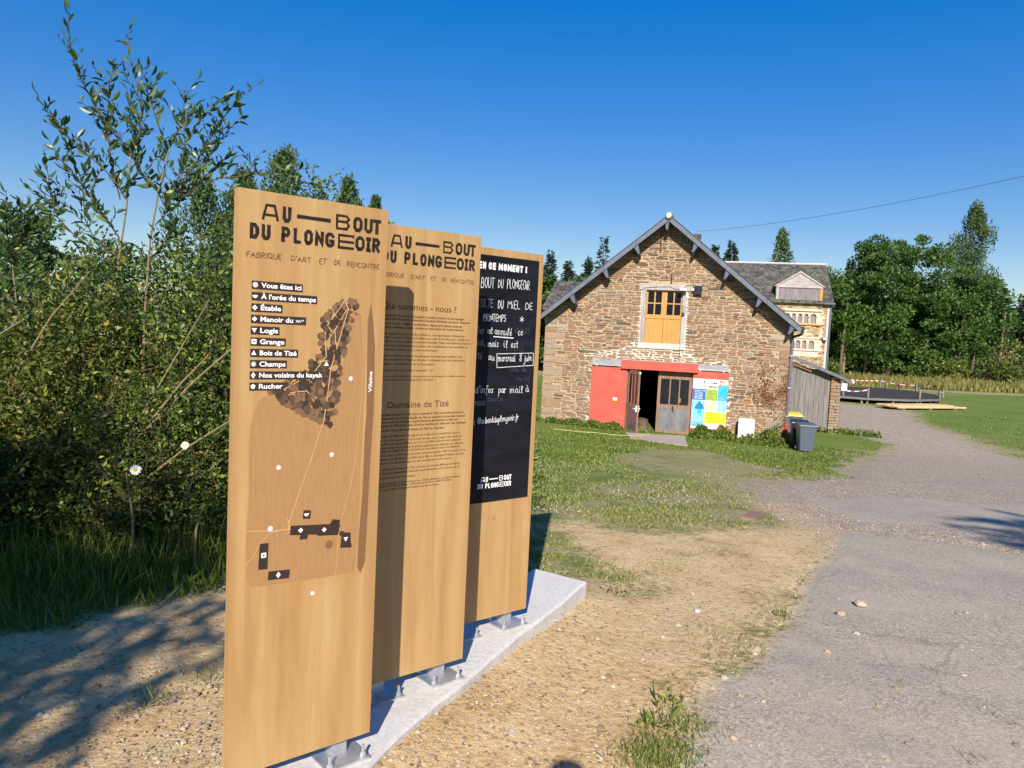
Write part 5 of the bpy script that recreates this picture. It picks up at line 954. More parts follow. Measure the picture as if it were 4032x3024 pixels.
# ------------------------------------------------------------ manor behind
mn = empty('stone_manor', (20.02, 50, 0), BRZ, 'old stone manor with mossy slate roof, wooden dormer and arched loggias behind the barn', 'manor house')
PL0, PL1 = -2.36, -.13
m = MB(); m.box(-14, PL0, 0, 9, -2, 4.22); m.box(PL1, .42, 0, 9, -2, 4.22); m.box(PL0, PL1, 0, 9, 3.86, 4.22); m.box(PL0, PL1, .3, 9, -2, 3.86); m.box(PL0, PL1, 0, .3, -2, .75); m.add([(.42, 0, 4.22), (.42, 9, 4.22), (.42, 4.5, 6.95)], [(0, 1, 2)]); m.build('wall', 'far_stone', mn)
m = MB(); m.add([(-14, -.28, 4.30), (.60, -.28, 4.30), (.60, 4.5, 7.18), (-14, 4.5, 7.18), (-14, 9.3, 4.3), (.6, 9.3, 4.3)], [(0, 1, 2, 3), (3, 2, 5, 4)]); m.add([(-14, -.28, 4.2), (.6, -.28, 4.2), (.6, 4.5, 7.08), (.6, 9.3, 4.2), (.6, -.28, 4.30), (.6, 4.5, 7.18), (.6, 9.3, 4.3), (-14, -.28, 4.3)], [(0, 1, 4, 7), (1, 2, 5, 4), (2, 3, 6, 5)]); m.build('roof', 'slate', mn)
m = MB(); m.tube([(-14, 4.5, 7.2), (.62, 4.5, 7.2)], .07, 6); m.build('ridge_tiles', 'sill', mn)
m = MB(); m.tube([(PL1 + .1, -.33, 4.22), (.66, -.33, 4.22)], .07, 8); m.build('gutter', 'fascia', mn); m = MB(); m.tube([(.55, -.3, 4.15), (.46, -.1, 3.95), (.46, -.1, -2)], .055, 8); m.build('downpipe', 'fascia', mn); MB().box(.26, .40, -.03, -.001, -2, 3.95).build('corner_board', 'sill', mn)
MB().box(.10, .30, -.18, -.005, 1.75, 2.05, .02).build('alarm_box', 'black_metal', mn); MB().box(.12, .28, -.185, -.181, 1.9, 2.02).build('alarm_cover', 'white', mn)
d = MB(); d.prism([(-3.04, 5.30), (-.08, 5.30), (-1.56, 6.20)], -.12, 2.9); dm = d.build('dormer', 'dormer_wood', mn)
m = MB(); m.prism([(-3.14, 5.28), (-3.02, 5.28), (-1.56, 6.19), (-1.56, 6.30)], -.2, 3); m.prism([(-.10, 5.28), (.02, 5.28), (-1.56, 6.30), (-1.56, 6.19)], -.2, 3); m.build('dormer_verge', 'dormer_wood', dm)
MB().box(-3.0, -.12, -.15, -.122, 5.2, 5.36).build('dormer_beam', 'dormer_wood', dm)
MB().box(-3.0, -2.84, -.12, 2.3, 4.42, 5.298).build('dormer_post', 'dormer_wood', dm); MB().box(-.28, -.12, -.12, 2.3, 4.42, 5.298).build('dormer_post', 'lichen', dm)
for k in range(6): MB().box(-2.838 + k * .426, -2.838 + (k + 1) * .426 - .008, -.07 - .006 * (k % 2), .2, 4.42, 5.27).build('dormer_board', 'dormer_dark', dm)
MB().box(-3.0, -.12, .25, 3.4, 4.3, 5.29).build('dormer_cheek', 'slate', dm)
MB().box(-3.05, -.1, -.06, .25, 4.225, 4.415).build('dormer_apron', 'far_stone', dm)
MB().box(-1.6, -1.52, -.135, -.122, 5.36, 6.05).build('dormer_strut', 'dormer_wood', dm)
def arcade(z0, z1, bays, zt, zb):
    m = MB(); y0, y1 = -.02, .28; edges = [PL0] + [v for b in bays for v in b] + [PL1]
    for i in range(0, len(edges), 2):
        m.box(edges[i], edges[i + 1], y0, y1, z0, z1)
        if 0 < i < len(edges) - 2: m.tube([(((edges[i] + edges[i + 1]) / 2), y0 - .02, z0 + .05), (((edges[i] + edges[i + 1]) / 2), y0 - .02, z1 - .16)], .035, 6)
    for a, b in bays:
        c, r = (a + b) / 2, (b - a) / 2; rz_ = min(.16, r * 1.15); N = 8; arc = [(c - r * cos(pi * i / N), z1 - rz_ - .02 + rz_ * sin(pi * i / N)) for i in range(N + 1)]
        for i in range(N): m.add([(arc[i][0], y0, arc[i][1]), (arc[i + 1][0], y0, arc[i + 1][1]), (arc[i + 1][0], y0, z1), (arc[i][0], y0, z1), (arc[i][0], y1, arc[i][1]), (arc[i + 1][0], y1, arc[i + 1][1])], [(0, 1, 2, 3), (0, 4, 5, 1)])
    m.box(PL0, PL1, y0 - .01, y1, z1 + .001, zt); m.box(PL0, PL1, y0, y1, zb, z0 - .001)
    a_ = m.build('loggia', 'plaster', mn)
    for a, b in bays: MB().box(a - .02, b + .02, .12, .16, z0, z1).build('pane', 'dormer_dark', a_)
arcade(2.92, 3.56, [(-2.27, -2.03), (-1.90, -1.66), (-1.53, -1.27), (-1.14, -.87), (-.75, -.38)], 3.855, 2.78)
arcade(1.24, 1.82, [(-2.2, -1.95), (-1.82, -1.62), (-1.53, -1.27), (-1.14, -.88), (-.74, -.40)], 2.05, .755)
MB().box(PL0, PL1, .02, .28, 2.055, 2.775).build('spandrel_wall', 'far_stone', mn)
MB().box(PL0 - .05, PL1 + .08, -.14, -.03, 3.70, 3.80).build('string_course', 'plaster', mn); MB().box(PL0, PL1 + .05, -.11, -.025, 2.80, 2.90).build('sill_course', 'lichen', mn); MB().box(PL0, PL1 + .1, -.10, -.035, 1.93, 2.0).build('string_course', 'plaster', mn); MB().box(PL0, PL1 + .1, -.10, -.025, 1.12, 1.2).build('string_course', 'sill', mn)
rm = random.Random(9)
for k in range(26):
    z = .8 + k * .115; w_ = rm.uniform(.12, .3); MB().box(PL1 - .002, PL1 + w_, -.025, -.001, z, z + .105).build('quoin', 'plaster' if rm.random() < .75 else 'far_stone', mn)
for k in range(12):
    u = rm.uniform(PL0 + .3, PL1 - .3); z = rm.uniform(2.1, 2.7); MB().box(u, u + rm.uniform(.15, .4), .0, .018, z, z + rm.uniform(.05, .12)).build('render_patch', 'plaster', mn)
MB().box(-8.65, -8.1, 5.5, 6.3, 6.3, 9.3).build('chimney', 'slate', mn)
# overhead wire
m = MB(); A_, B_ = Vector((7.79, 34, 6.29)), Vector((13.9, 18.5, 6.4)); P_ = [A_.lerp(B_, t / 16) - Vector((0, 0, .25 * (1 - (2 * t / 16 - 1) ** 2))) for t in range(17)]
m.tube(P_, .0065, 4); m.build('overhead_cable', 'wire', None, label='thin black cable crossing the blue sky to the right of the barn peak', cat='cable')
m = MB(); P_ = [B_.lerp(Vector((22, -2, 6.8)), t / 8) for t in range(9)]
# ------------------------------------------------------------ vegetation
def tree_obj(name, x, y, label, cat='tree', group=None): return empty(name, (x, y, float(G(x, y))), 0, label, cat, group)
def limbs(root, H, r0, spread, n, rr, z0=.3, mat='bark'):
    m = MB(); pts = [(0, 0, -.3)]; x = y = 0
    for i in range(1, 6): x += rr.uniform(-.02, .02) * H; y += rr.uniform(-.02, .02) * H; pts.append((x, y, H * .85 * i / 5))
    m.tube(pts, [r0 * (1.25 - i * .2) for i in range(6)], 8)
    tips = []
    for i in range(n):
        t = z0 + (.8 - z0) * i / n; p = Vector(pts[min(5, int(t * 5 / .85 + .5))]); p.z = H * t; a = rr.uniform(0, 2 * pi); L = min(spread, H * (1.05 - t) * .9) * rr.uniform(.6, 1)
        q1 = p + Vector((cos(a), sin(a), .5)) * L * .45; q2 = p + Vector((cos(a) * .95, sin(a) * .95, .55 + .3 * rr.random())) * L
        m.tube([p, q1, q2], [r0 * .38, r0 * .22, r0 * .07], 5); tips.append(q2)
    m.build('trunk', mat, root); return tips
def clumped(C, R_, nper, L, W, up=.35, rng=RNG, flatk=.75, shell=.35):
    """leaves round clump centres C (k,3) with radii R_ (k,)"""
    k = len(C); n = k * nper; ci = np.repeat(np.arange(k), nper); d = unit(rng.normal(size=(n, 3))); rad = (rng.random(n) ** shell)[:, None] * R_[ci][:, None]
    P = C[ci] + d * rad * np.array([1, 1, flatk]); D = unit(d * .8 + rng.normal(size=(n, 3)) * .7 + np.array([0, 0, up]))
    l = L * rng.uniform(.6, 1.25, n); V, F = leaf_arrays(P, D, l, l * W, .2, rng); ct = rng.uniform(-.22, .22, k)
    t = np.clip(rng.uniform(.1, .9, n) + ct[ci], 0, 1); return V, F, t
def crown(root, mat, C, R_, nper, L, W, name='crown', **kw):
    V, F, t = clumped(np.asarray(C, float), np.asarray(R_, float), nper, L, W, **kw); return np_obj(name, V, F, mat, root, t)
def broadleaf(x, y, H, rx, label, seed, mat='oak', zlow=.12, nc=210, nper=110, L=.34, group=None, ry=None, lean=0, name='broadleaf_tree'):
    r = tree_obj(name, x, y, label, group=group); rng = np.random.default_rng(seed); rr = random.Random(seed); limbs(r, H * .8, H * .028, rx * .8, 9, rr, .28)
    C = []; R_ = []
    zc = H * (.5 + zlow / 2); rz = H * (.5 - zlow / 2)
    while len(C) < nc:
        d = unit(rng.normal(size=3)); f = rng.random() ** .35; s = 1 + .16 * sin(3 * atan2(d[1], d[0]) + seed) + .12 * sin(5 * d[2] * 2 + seed)
        p = np.array([d[0] * rx * f * s, d[1] * (ry or rx) * f * s, zc + d[2] * rz * f * (1 + .06 * rng.normal())])
        if p[2] > H * 1.0: continue
        if d[2] < 0: p[0] *= 1.0 - .15 * abs(d[2])
        C.append(p); R_.append(H * rng.uniform(.055, .11) * (1.15 - .3 * f))
    crown(r, mat, C, R_, nper, L, .62, rng=rng, flatk=.6); return r
def poplar(x, y, H, rx, label, seed, group=None, nper=95, L=.3, mat='poplar', z0=.06):
    r = tree_obj('poplar_tree', x, y, label, group=group); rng = np.random.default_rng(seed); limbs(r, H * .9, H * .018, rx * .5, 6, random.Random(seed), .15)
    C = []; R_ = []; n = int(46 * max(1, H / rx / 5))
    for i in range(n):
        t = z0 + (1 - z0) * ((i + rng.random()) / n); w_ = rx * (.45 + .75 * sin(pi * min(1, t * .95 + .1)) ** .8) * (1 if t < .8 else ((1.04 - t) / .24) ** .55); a = rng.uniform(0, 2 * pi); f = rng.uniform(.3, 1)
        C.append([cos(a) * w_ * f, sin(a) * w_ * f, H * t]); R_.append(rx * rng.uniform(.3, .5) * (1 if t < .85 else .65))
    crown(r, mat, C, R_, nper, L, .5, rng=rng, up=1.0, flatk=1.7); return r
def conifer(x, y, H, rx, label, seed, group=None, dens=1.0, z0=.08, mat='conifer', name='conifer_tree', sparse=0):
    r = tree_obj(name, x, y, label, group=group); rng = np.random.default_rng(seed); m = MB(); m.tube([(0, 0, -.3), (0, 0, H * .5), (0, 0, H * .985)], [H * .018, H * .01, .02], 6); m.build('trunk', 'bark', r)
    P = []; D = []; LL = []; z = H * z0
    while z < H * .985:
        t = z / H; rad = rx * (1 - t) ** .8 * rng.uniform(.75, 1.2) + .1; nb = max(5, int((8 - 4 * t) * dens)) if not sparse else 4
        for k in range(nb):
            a = rng.uniform(0, 2 * pi); L = rad * rng.uniform(.6, 1.15); m_ = max(4, int(L * 11 * dens))
            for j in range(m_):
                f = (j + .5) / m_; s = L * f; zz = z - .18 * s + .10 * s * f
                for q in (-1, 1, 0):
                    aa = a + q * .6; P.append((cos(a) * s, sin(a) * s, zz + rng.normal() * .16)); D.append((cos(aa), sin(aa), rng.normal() * .25 - .1 + .3 * (q == 0))); LL.append((.34 + .36 * (1 - f) * L / 2) * rng.uniform(.7, 1.1))
        z += H * (.019 if not sparse else .05) * rng.uniform(.7, 1.2)
    P = np.array(P); D = np.array(D); LL = np.array(LL) * (H / 12) ** .5; V, F = leaf_arrays(P, D, LL, LL * .42, .15, rng); np_obj('crown', V, F, mat, r, np.clip(rng.uniform(0, 1, len(F)), 0, 1)); return r
gl = 'trees behind the barn and signs'
broadleaf(41.9, 85, 15.4, 8.6, 'large dense green broadleaf tree behind the wooden stage', 3, nc=330, nper=210, L=.34, zlow=-.12, group=None)
broadleaf(36.0, 92, 11.5, 4.6, 'smaller broadleaf tree between the manor and the large green tree', 4, nc=140, nper=150, L=.32, zlow=-.05)
broadleaf(50.5, 88, 12.6, 5.2, 'rounded broadleaf tree at the right flank of the large green tree', 5, nc=160, nper=160, L=.32, zlow=-.05)
poplar(64.7, 110, 23.4, 2.9, 'very tall poplar rising behind the large green tree', 6, nper=220, L=.36)
poplar(30.6, 90, 15.9, 1.75, 'poplar with pointed crown rising behind the manor ridge', 7)
conifer(43.3, 96, 15.6, 3.4, 'blue green conifer tip rising out of the large green tree', 8)
conifer(38.8, 90, 13.2, 3.0, 'blue green conifer at the left shoulder of the large green tree', 18)
for i, (x, y, H, rx) in enumerate([(57.5, 92, 10.2, 2.8), (60.2, 95, 11.3, 2.6), (62.4, 95, 10.6, 2.4), (65.5, 97, 11.2, 2.8), (69, 99, 11.0, 2.8), (72, 96, 11.2, 2.8)]):
    conifer(x, y, H, rx, ['short dark spruce directly right of the poplar', 'taller dark spruce second right of the poplar', 'narrow dark spruce third right of the poplar', 'dark spruce near the right edge of the picture', 'dark spruce at the very right edge of the picture', 'dark spruce beyond the right edge'][i], 30 + i, group='dark spruces at the right of the clearing', z0=.04)
conifer(20.4, 80, 13.2, 2.0, 'slim conifer above the right roof slope, nearer the barn peak', 40); conifer(22.1, 80, 13.5, 2.7, 'slim conifer above the right roof slope, nearer the manor ridge', 41)
for i, (x, y, H, rx, sp) in enumerate([(2.5, 60, 9.2, 1.8, 0), (4.0, 60, 8.6, 1.9, 0), (6.6, 60, 10.8, 1.5, 1), (6.0, 66, 9.5, 2.6, 0), (.4, 60, 8.2, 2.0, 0), (8.2, 64, 9.2, 2.4, 0)]):
    conifer(x, y, H, rx, ['conifer with twin tip just right of the chalkboard panel', 'middle conifer left of the barn roof', 'thin sparse conifer standing highest left of the barn roof', 'broad conifer touching the left barn roof slope', 'conifer partly hidden behind the chalkboard panel', 'conifer close against the barn roof slope'][i], 50 + i, group='conifers left of the barn', sparse=sp)
for i, (x, y, H, rx) in enumerate([(1.5, 58, 7.6, 2.4), (4.6, 56, 7.0, 2.4), (7.4, 58, 8.0, 2.4)]): broadleaf(x, y, H, rx, ['low green tree beside the chalkboard panel edge', 'low green tree behind the rear wing roof', 'low green tree under the sparse conifer'][i], 60 + i, nc=60, nper=80, L=.35, zlow=.02, group='low trees left of the barn')
poplar(-13.9, 45, 12.2, 1.75, 'poplar standing above the nearest sign panel', 70, nper=120, L=.26); poplar(-13.4, 60, 13.5, 1.6, 'poplar standing above the gap between first and second sign panel', 71, L=.3)
poplar(-16.2, 45, 11.0, 1.5, 'dark poplar just left of the nearest sign panel', 72, nper=110, L=.26); poplar(-17.6, 43, 9.8, 1.7, 'dark poplar further left of the nearest sign panel', 73, nper=110, L=.26); poplar(-15.0, 46, 9.6, 1.6, 'short poplar hidden beside the nearest sign panel', 74, L=.28)
poplar(-13.1, 70, 13.9, .9, 'slim far poplar tip over the second sign panel', 75)
broadleaf(-19.4, 30, 6.9, 1.8, 'dark green tree at the left picture edge behind the saplings', 76, mat='poplar', nc=80, nper=130, L=.2, zlow=0); broadleaf(-16.5, 32, 5.6, 1.7, 'low dark tree behind the saplings on the left', 77, mat='poplar', nc=60, nper=120, L=.2, zlow=0)
# woodland mass and undergrowth behind
rngw = np.random.default_rng(90); C = []; R_ = []
for _ in range(520):
    x = rngw.uniform(28, 84); y = rngw.uniform(92, 106); h = rngw.uniform(.0, 1) ** .7 * (7.2 if x > 52 else 6.5)
    if h < 3 and x < 52 and rngw.random() < .35: continue
    C.append([x, y, -1.7 + h]); R_.append(rngw.uniform(.9, 1.7))
for _ in range(300):
    x = rngw.uniform(-24, 14); y = rngw.uniform(66, 78); C.append([x, y, -1.6 + rngw.uniform(0, 7.6)]); R_.append(rngw.uniform(.9, 1.6))
V, F, t = clumped(np.array(C), np.array(R_), 120, .40, .6, rng=rngw); np_obj('woodland', V, F, 'oak', None, t * .8, kind='stuff', label='dark woodland mass closing the view behind the nearer trees')
rr = random.Random(91)
for i in range(11):
    x = [30.2, 32.4, 34.2, 35.6, 37.6, 39.5, 44.5, 47.2, 49.6, 52.5, 58][i]; y = 80 + rr.uniform(-1, 3); H = rr.uniform(8, 10)
    r = tree_obj('slender_tree', x, y, 'slender pale trunked tree standing in the shade at the foot of the large green tree', group='slender trees along the wood edge'); m = MB(); m.tube([(0, 0, -.3), (rr.uniform(-.2, .2), 0, H * .5), (rr.uniform(-.4, .4), 0, H)], [.16, .12, .05], 6); m.build('trunk', 'twig' if i % 3 == 0 else 'bark', r)
    crown(r, 'oak', [[rr.uniform(-.8, .8), rr.uniform(-.8, .8), H * rr.uniform(.6, 1)] for _ in range(10)], [rr.uniform(.6, 1.1) for _ in range(10)], 50, .4, .6)
def shrub_blob(x, y, H, rx, label, seed, mat, name='shrub', L=.2, nc=40, nper=80, group=None, cat='shrub'):
    r = tree_obj(name, x, y, label, cat, group); rng = np.random.default_rng(seed); C = []; R_ = []
    for _ in range(nc):
        d = unit(rng.normal(size=3)); d[2] = abs(d[2]); f = rng.random() ** .4; C.append([d[0] * rx * f, d[1] * rx * f, d[2] * H * f * .9 + .1]); R_.append(rng.uniform(.18, .34) * min(rx, H))
    m = MB(); rr = random.Random(seed)
    for _ in range(6): a = rr.uniform(0, 6.3); m.tube([(0, 0, -.1), (cos(a) * rx * .3, sin(a) * rx * .3, H * .45), (cos(a) * rx * .55, sin(a) * rx * .55, H * .8)], [.04 * H, .025 * H, .01], 5)
    m.build('stems', 'bark', r); crown(r, mat, C, R_, nper, L, .5, 'foliage', rng=rng, flatk=.8); return r
shrub_blob(49.5, 76, 4.6, 3.2, 'bright green shrub at the wood edge right of the stage', 101, 'leafC', L=.3); shrub_blob(44.5, 78, 2.6, 2.0, 'low shrub below the large green tree', 102, 'leafB', L=.3); shrub_blob(27.5, 70, 2.4, 2.2, 'low bush beyond the lean-to roof', 103, 'leafC', L=.3); shrub_blob(58, 78, 2.8, 3, 'low bush under the spruces', 104, 'leafB', L=.3)
# tall dry meadow strip before the wood
rngm = np.random.default_rng(7); n = 26000; x = rngm.uniform(10, 82, n); y = 60 + rngm.uniform(0, 14, n) + .12 * (x - 20); P = np.stack([x, y, Gn(x, y)], 1); D = rngm.normal(size=(n, 3)) * .22 + np.array([0, 0, 1]); l = rngm.uniform(.4, 1.05, n) * (.75 + .25 * np.sin(x * .7) * np.sin(y)); V, F = leaf_arrays(P, D, l, .12, .1, rngm); np_obj('meadow_grass', V, F, 'meadow', None, np.clip(rngm.random(n), 0, 1), kind='stuff', label='strip of tall tan and olive meadow grass before the wood')

# --- near saplings with individual leaves
def leaf_mesh(L, W, curl, seed):
    r = random.Random(seed); N = 5; V = []; F = []
    for i in range(N + 1):
        t = i / N; w_ = W * sin(pi * min(.97, t * .93 + .05)) ** .8 * .5; z = -curl * L * t * t; V += [(-w_, L * t, z + w_ * .5), (0, L * t, z), (w_, L * t, z + w_ * .5)]
    for i in range(N):
        for k in (0, 1): a = i * 3 + k; F.append((a, a + 1, a + 4, a + 3))
    mb = MB(); mb.add(V, F); mb.t = [.15 + .8 * ((seed * 37) % 10) / 10] * len(F); return mb.mesh('leaf', 'leafA')
LM = [leaf_mesh(.082, .030, c, s) for s, c in enumerate((.1, .35, -.15, .5, .2, .0, .3, .1, .25, .15))]
def leaf_frame(p, d, roll, sc):
    y = Vector(d).normalized(); x = y.cross(Vector((0, 0, 1)));
    if x.length < .1: x = Vector((1, 0, 0))
    x.normalize(); z = x.cross(y); x2 = x * cos(roll) + z * sin(roll); z2 = x2.cross(y)
    M = Matrix((x2 * sc, y * sc, z2 * sc)).transposed().to_4x4(); M.translation = p; return M
def sapling(key, label, seed, ind=300, dense=1.0):
    T, BS = SAPL[key]; rr = random.Random(seed); b0 = T[0]; base = Vector((b0[0], b0[1], G(b0[0], b0[1]) - .05)); root = empty('willow_sapling', base, 0, label, 'sapling', 'leafy saplings beside the signs')
    rel = lambda p: Vector(p) - base
    pts = [rel(p) for p in T]; pts[0] = Vector((0, 0, 0)); m = MB(); m.tube(pts, [.0125 - .007 * i / (len(pts) - 1) for i in range(len(pts))], 7); m.build('trunk', 'twig', root)
    bm_ = MB(); L = []
    def dress(P, sp, wgt):
        # leaves along a polyline
        for a, b in zip(P, P[1:]):
            s = (b - a).length; n = max(1, int(s / sp)); d = (b - a).normalized()
            for k in range(n):
                q = a.lerp(b, (k + rr.random() * .6) / n); az = rr.uniform(0, 2 * pi); side = Vector((cos(az), sin(az), rr.uniform(-.2, .5))).normalized(); L.append((q, (d * rr.uniform(.4, 1.1) + side * .8), rr.uniform(0, 6.28), rr.uniform(.5, 1.15) * wgt))
    for B in BS:
        P = [rel(p) for p in B]
        Q = [P[0]]
        for i in range(1, len(P) - 1): Q += [P[i] * .8 + P[i - 1] * .2, P[i] * .8 + P[i + 1] * .2]
        Q.append(P[-1]); bm_.tube(Q, [.006 - .0048 * i / (len(Q) - 1) for i in range(len(Q))], 5); dress(Q, .036, 1.1)
        tot = sum((b - a).length for a, b in zip(Q, Q[1:])); ntw = int(tot * 12 * dense)
        for _ in range(ntw):
            t = rr.random() ** 1.35 * .8; i = min(len(Q) - 2, int(t * (len(Q) - 1))); p = Q[i].lerp(Q[i + 1], t * (len(Q) - 1) - i); az = rr.uniform(0, 2 * pi); ln = rr.uniform(.12, .42) * (1.1 - t); e = p + Vector((cos(az) * .6, sin(az) * .5, rr.uniform(.3, 1))).normalized() * ln; mid = p.lerp(e, .5) + Vector((rr.uniform(-.02, .02), rr.uniform(-.02, .02), -.01))
            bm_.tube([p, mid, e], [.003, .0022, .001], 4); dress([p, mid, e], .03, 1.05)
    bm_.build('branches', 'twig_dark', root)
    L.sort(key=lambda q: -q[3] * (1 + .4 * q[0].z))
    for p, d, ro, sc in L[:ind]:
        o = bpy.data.objects.new('leaf', LM[rr.randrange(10)]); COL.objects.link(o); o.parent = root; o.matrix_local = leaf_frame(p, d, ro, sc)
    R2 = L[ind:]
    if R2:
        P = np.array([tuple(q[0]) for q in R2]); D = np.array([tuple(q[1]) for q in R2]); s = np.array([q[3] for q in R2]) * .075; V, F = leaf_arrays(P, D, s, s * .38, .25); np_obj('small_leaves', V, F, 'leafA', root, np.clip(RNG.random(len(F)), 0, 1), kind='stuff')
sapling('A', 'tallest leafy sapling with pale trunk rising against the blue sky', 5); sapling('B', 'leafy sapling with branches reaching over the nearest sign panel', 6); sapling('C', 'leafy sapling with thick olive stem at the left picture edge', 7, 200, 1.5)

# --- thicket of shrubs behind the verge
def thicket(x, y, rx, ry, H, label, seed, mat, n=4200, L=.045, dead=0, yel=0, W=.42):
    r = tree_obj('thicket_shrub', x, y, label, 'shrub'); rng = np.random.default_rng(seed); rr = random.Random(seed); m = MB(); tips = []
    for k in range(26):
        a = rr.uniform(0, 2 * pi); f = rr.uniform(.2, 1); e = Vector((cos(a) * rx * f, sin(a) * ry * f, H * rr.uniform(.45, 1.0) * (1.1 - .35 * f))); b = Vector((rr.uniform(-.3, .3) * rx, rr.uniform(-.3, .3) * ry, -.1)); mid = b.lerp(e, .5) + Vector((rr.uniform(-.1, .1), rr.uniform(-.1, .1), .1))
        m.tube([b, mid, e], [.014, .009, .003], 5); tips.append((b, mid, e))
    tw = []
    for b, mid, e in tips:
        for _ in range(9):
            t = rr.uniform(.3, 1); p = (b.lerp(mid, t * 2) if t < .5 else mid.lerp(e, t * 2 - 1)); q = p + Vector((rr.gauss(0, .16), rr.gauss(0, .16), rr.uniform(-.05, .28))); m.tube([p, q], [.004, .0015], 4); tw.append((p, q))
    m.build('stems', 'twig_dark', r)
    k = n // 12; d = unit(rng.normal(size=(k, 3))); d[:, 2] = np.abs(d[:, 2]); f = (rng.random(k) ** .33)[:, None]; C = d * f * np.array([rx, ry, H]) * (1 + .12 * np.sin(d[:, :1] * 7 + seed) + .10 * np.sin(d[:, 2:] * 9))
    C[:, 2] = np.maximum(C[:, 2], .03)
    ci = np.repeat(np.arange(k), 12); tdir = unit(rng.normal(size=(k, 3)) + np.array([0, 0, .9])); s = np.tile(np.linspace(0, 1, 12), k)[:, None]; P = C[ci] + tdir[ci] * s * .26; D = unit(tdir[ci] * .5 + rng.normal(size=(k * 12, 3)) * .75)
    l = L * rng.uniform(.6, 1.35, k * 12); V, F = leaf_arrays(P, D, l, l * W, .25, rng); t = np.clip(rng.uniform(0, .85, k * 12) + rng.uniform(-.15, .25, k)[ci], 0, 1); np_obj('foliage', V, F, mat, r, t)
    if dead:
        k = dead; d = unit(rng.normal(size=(k, 3)) + np.array([0, -.9, 0])); d[:, 2] = np.abs(d[:, 2]); C = d * rng.uniform(.85, 1.08, (k, 1)) * np.array([rx, ry, H]); ci = np.repeat(np.arange(k), 26); P = C[ci] + rng.normal(size=(k * 26, 3)) * np.array([.07, .05, .04]); D = rng.normal(size=(k * 26, 3)) + np.array([0, 0, .6]); l = rng.uniform(.012, .03, k * 26); V, F = leaf_arrays(P, D, l, l * .5, .2, rng); np_obj('dry_flower_heads', V, F, 'dead', r, rng.random(len(F)))
    if yel:
        P = np.repeat(unit(rng.normal(size=(yel, 3)) + np.array([0, -1, .3])) * np.array([rx, ry, H * .9]), 7, 0) + rng.normal(size=(yel * 7, 3)) * .04; P[:, 2] = np.abs(P[:, 2]); D = rng.normal(size=(yel * 7, 3)); l = rng.uniform(.05, .085, yel * 7); V, F = leaf_arrays(P, D, l, l * .3, .2, rng); np_obj('yellowing_leaves', V, F, 'leafY', r, rng.random(len(F)))
    return r
thicket(-2.35, 6.2, .95, .75, 2.35, 'dense small leaved green bush right behind the nearest sign panel', 201, 'leafB', 34000, 0.046, dead=26)
thicket(-3.35, 5.9, .85, .7, 1.95, 'bush with yellowing leaves and rusty flower heads beneath the tall sapling', 202, 'leafC', 29750, 0.049, dead=42, yel=16)
thicket(-4.45, 6.0, .8, .7, 1.9, 'bright olive bush at the left picture edge', 203, 'leafC', 25500, 0.049, dead=22, yel=22)
thicket(-1.75, 7.1, .8, .8, 2.75, 'tall leafy bush peeking over the left side of the nearest sign panel', 204, 'leafB', 29750, 0.049)
thicket(-3.0, 7.4, 1.1, .8, 2.25, 'dark bush in the second row behind the saplings', 205, 'leafB', 29750, 0.054)
thicket(-4.6, 7.6, 1.1, .8, 2.25, 'dark bush in the second row at the left edge', 206, 'leafA', 27625, 0.060)
thicket(-.6, 7.6, .8, .7, 1.9, 'bush hidden behind the sign panels', 207, 'leafB', 17000, 0.054)
thicket(-2.6, 5.35, .75, .35, 1.05, 'low dark undergrowth with rusty seed heads around the daisies', 208, 'leafB', 13812, 0.038, dead=34)
thicket(-3.9, 5.1, .75, .35, .85, 'low dark undergrowth at the foot of the olive stem', 209, 'leafB', 13812, 0.038, dead=14)
# bare leaning stems poking through the thicket
STK = [((-3.0, 5.35, .2), (-2.2, 5.5, 1.75)), ((-2.75, 5.3, .6), (-1.75, 5.6, 1.7)), ((-3.5, 5.4, 1.2), (-2.95, 5.3, 1.9)), ((-2.35, 4.75, .0), (-2.42, 4.78, .62)), ((-2.0, 4.85, .0), (-1.97, 4.9, .42)), ((-2.6, 5.2, .4), (-1.9, 5.3, .95)), ((-4.0, 5.3, 1.1), (-3.4, 5.3, 1.55)), ((-2.5, 5.3, .9), (-2.2, 5.5, 1.35))]
rk = random.Random(77)
for i, (a, b) in enumerate(STK):
    a, b = Vector(a), Vector(b); m = MB(); md = a.lerp(b, .5) + Vector((rk.uniform(-.03, .03), 0, .03)); a.z = min(a.z, G(a.x, a.y) - .02) if i in (3, 4) else a.z
    m.tube([a, md, b], [.009, .007, .004], 6); m.build('bare_stem', 'twig', None, label=['long tan bare stem leaning towards the nearest sign panel', 'pale bare stem crossing the bush behind the sign panel', 'short bare stem under the yellowing leaves', 'cut brown stick standing just left of the white daisy', 'short cut stick beside the nearest sign panel', 'low bare stem slanting through the undergrowth', 'olive bare stem near the left picture edge', 'thin bare stem in the middle of the thicket'][i], cat='stem')
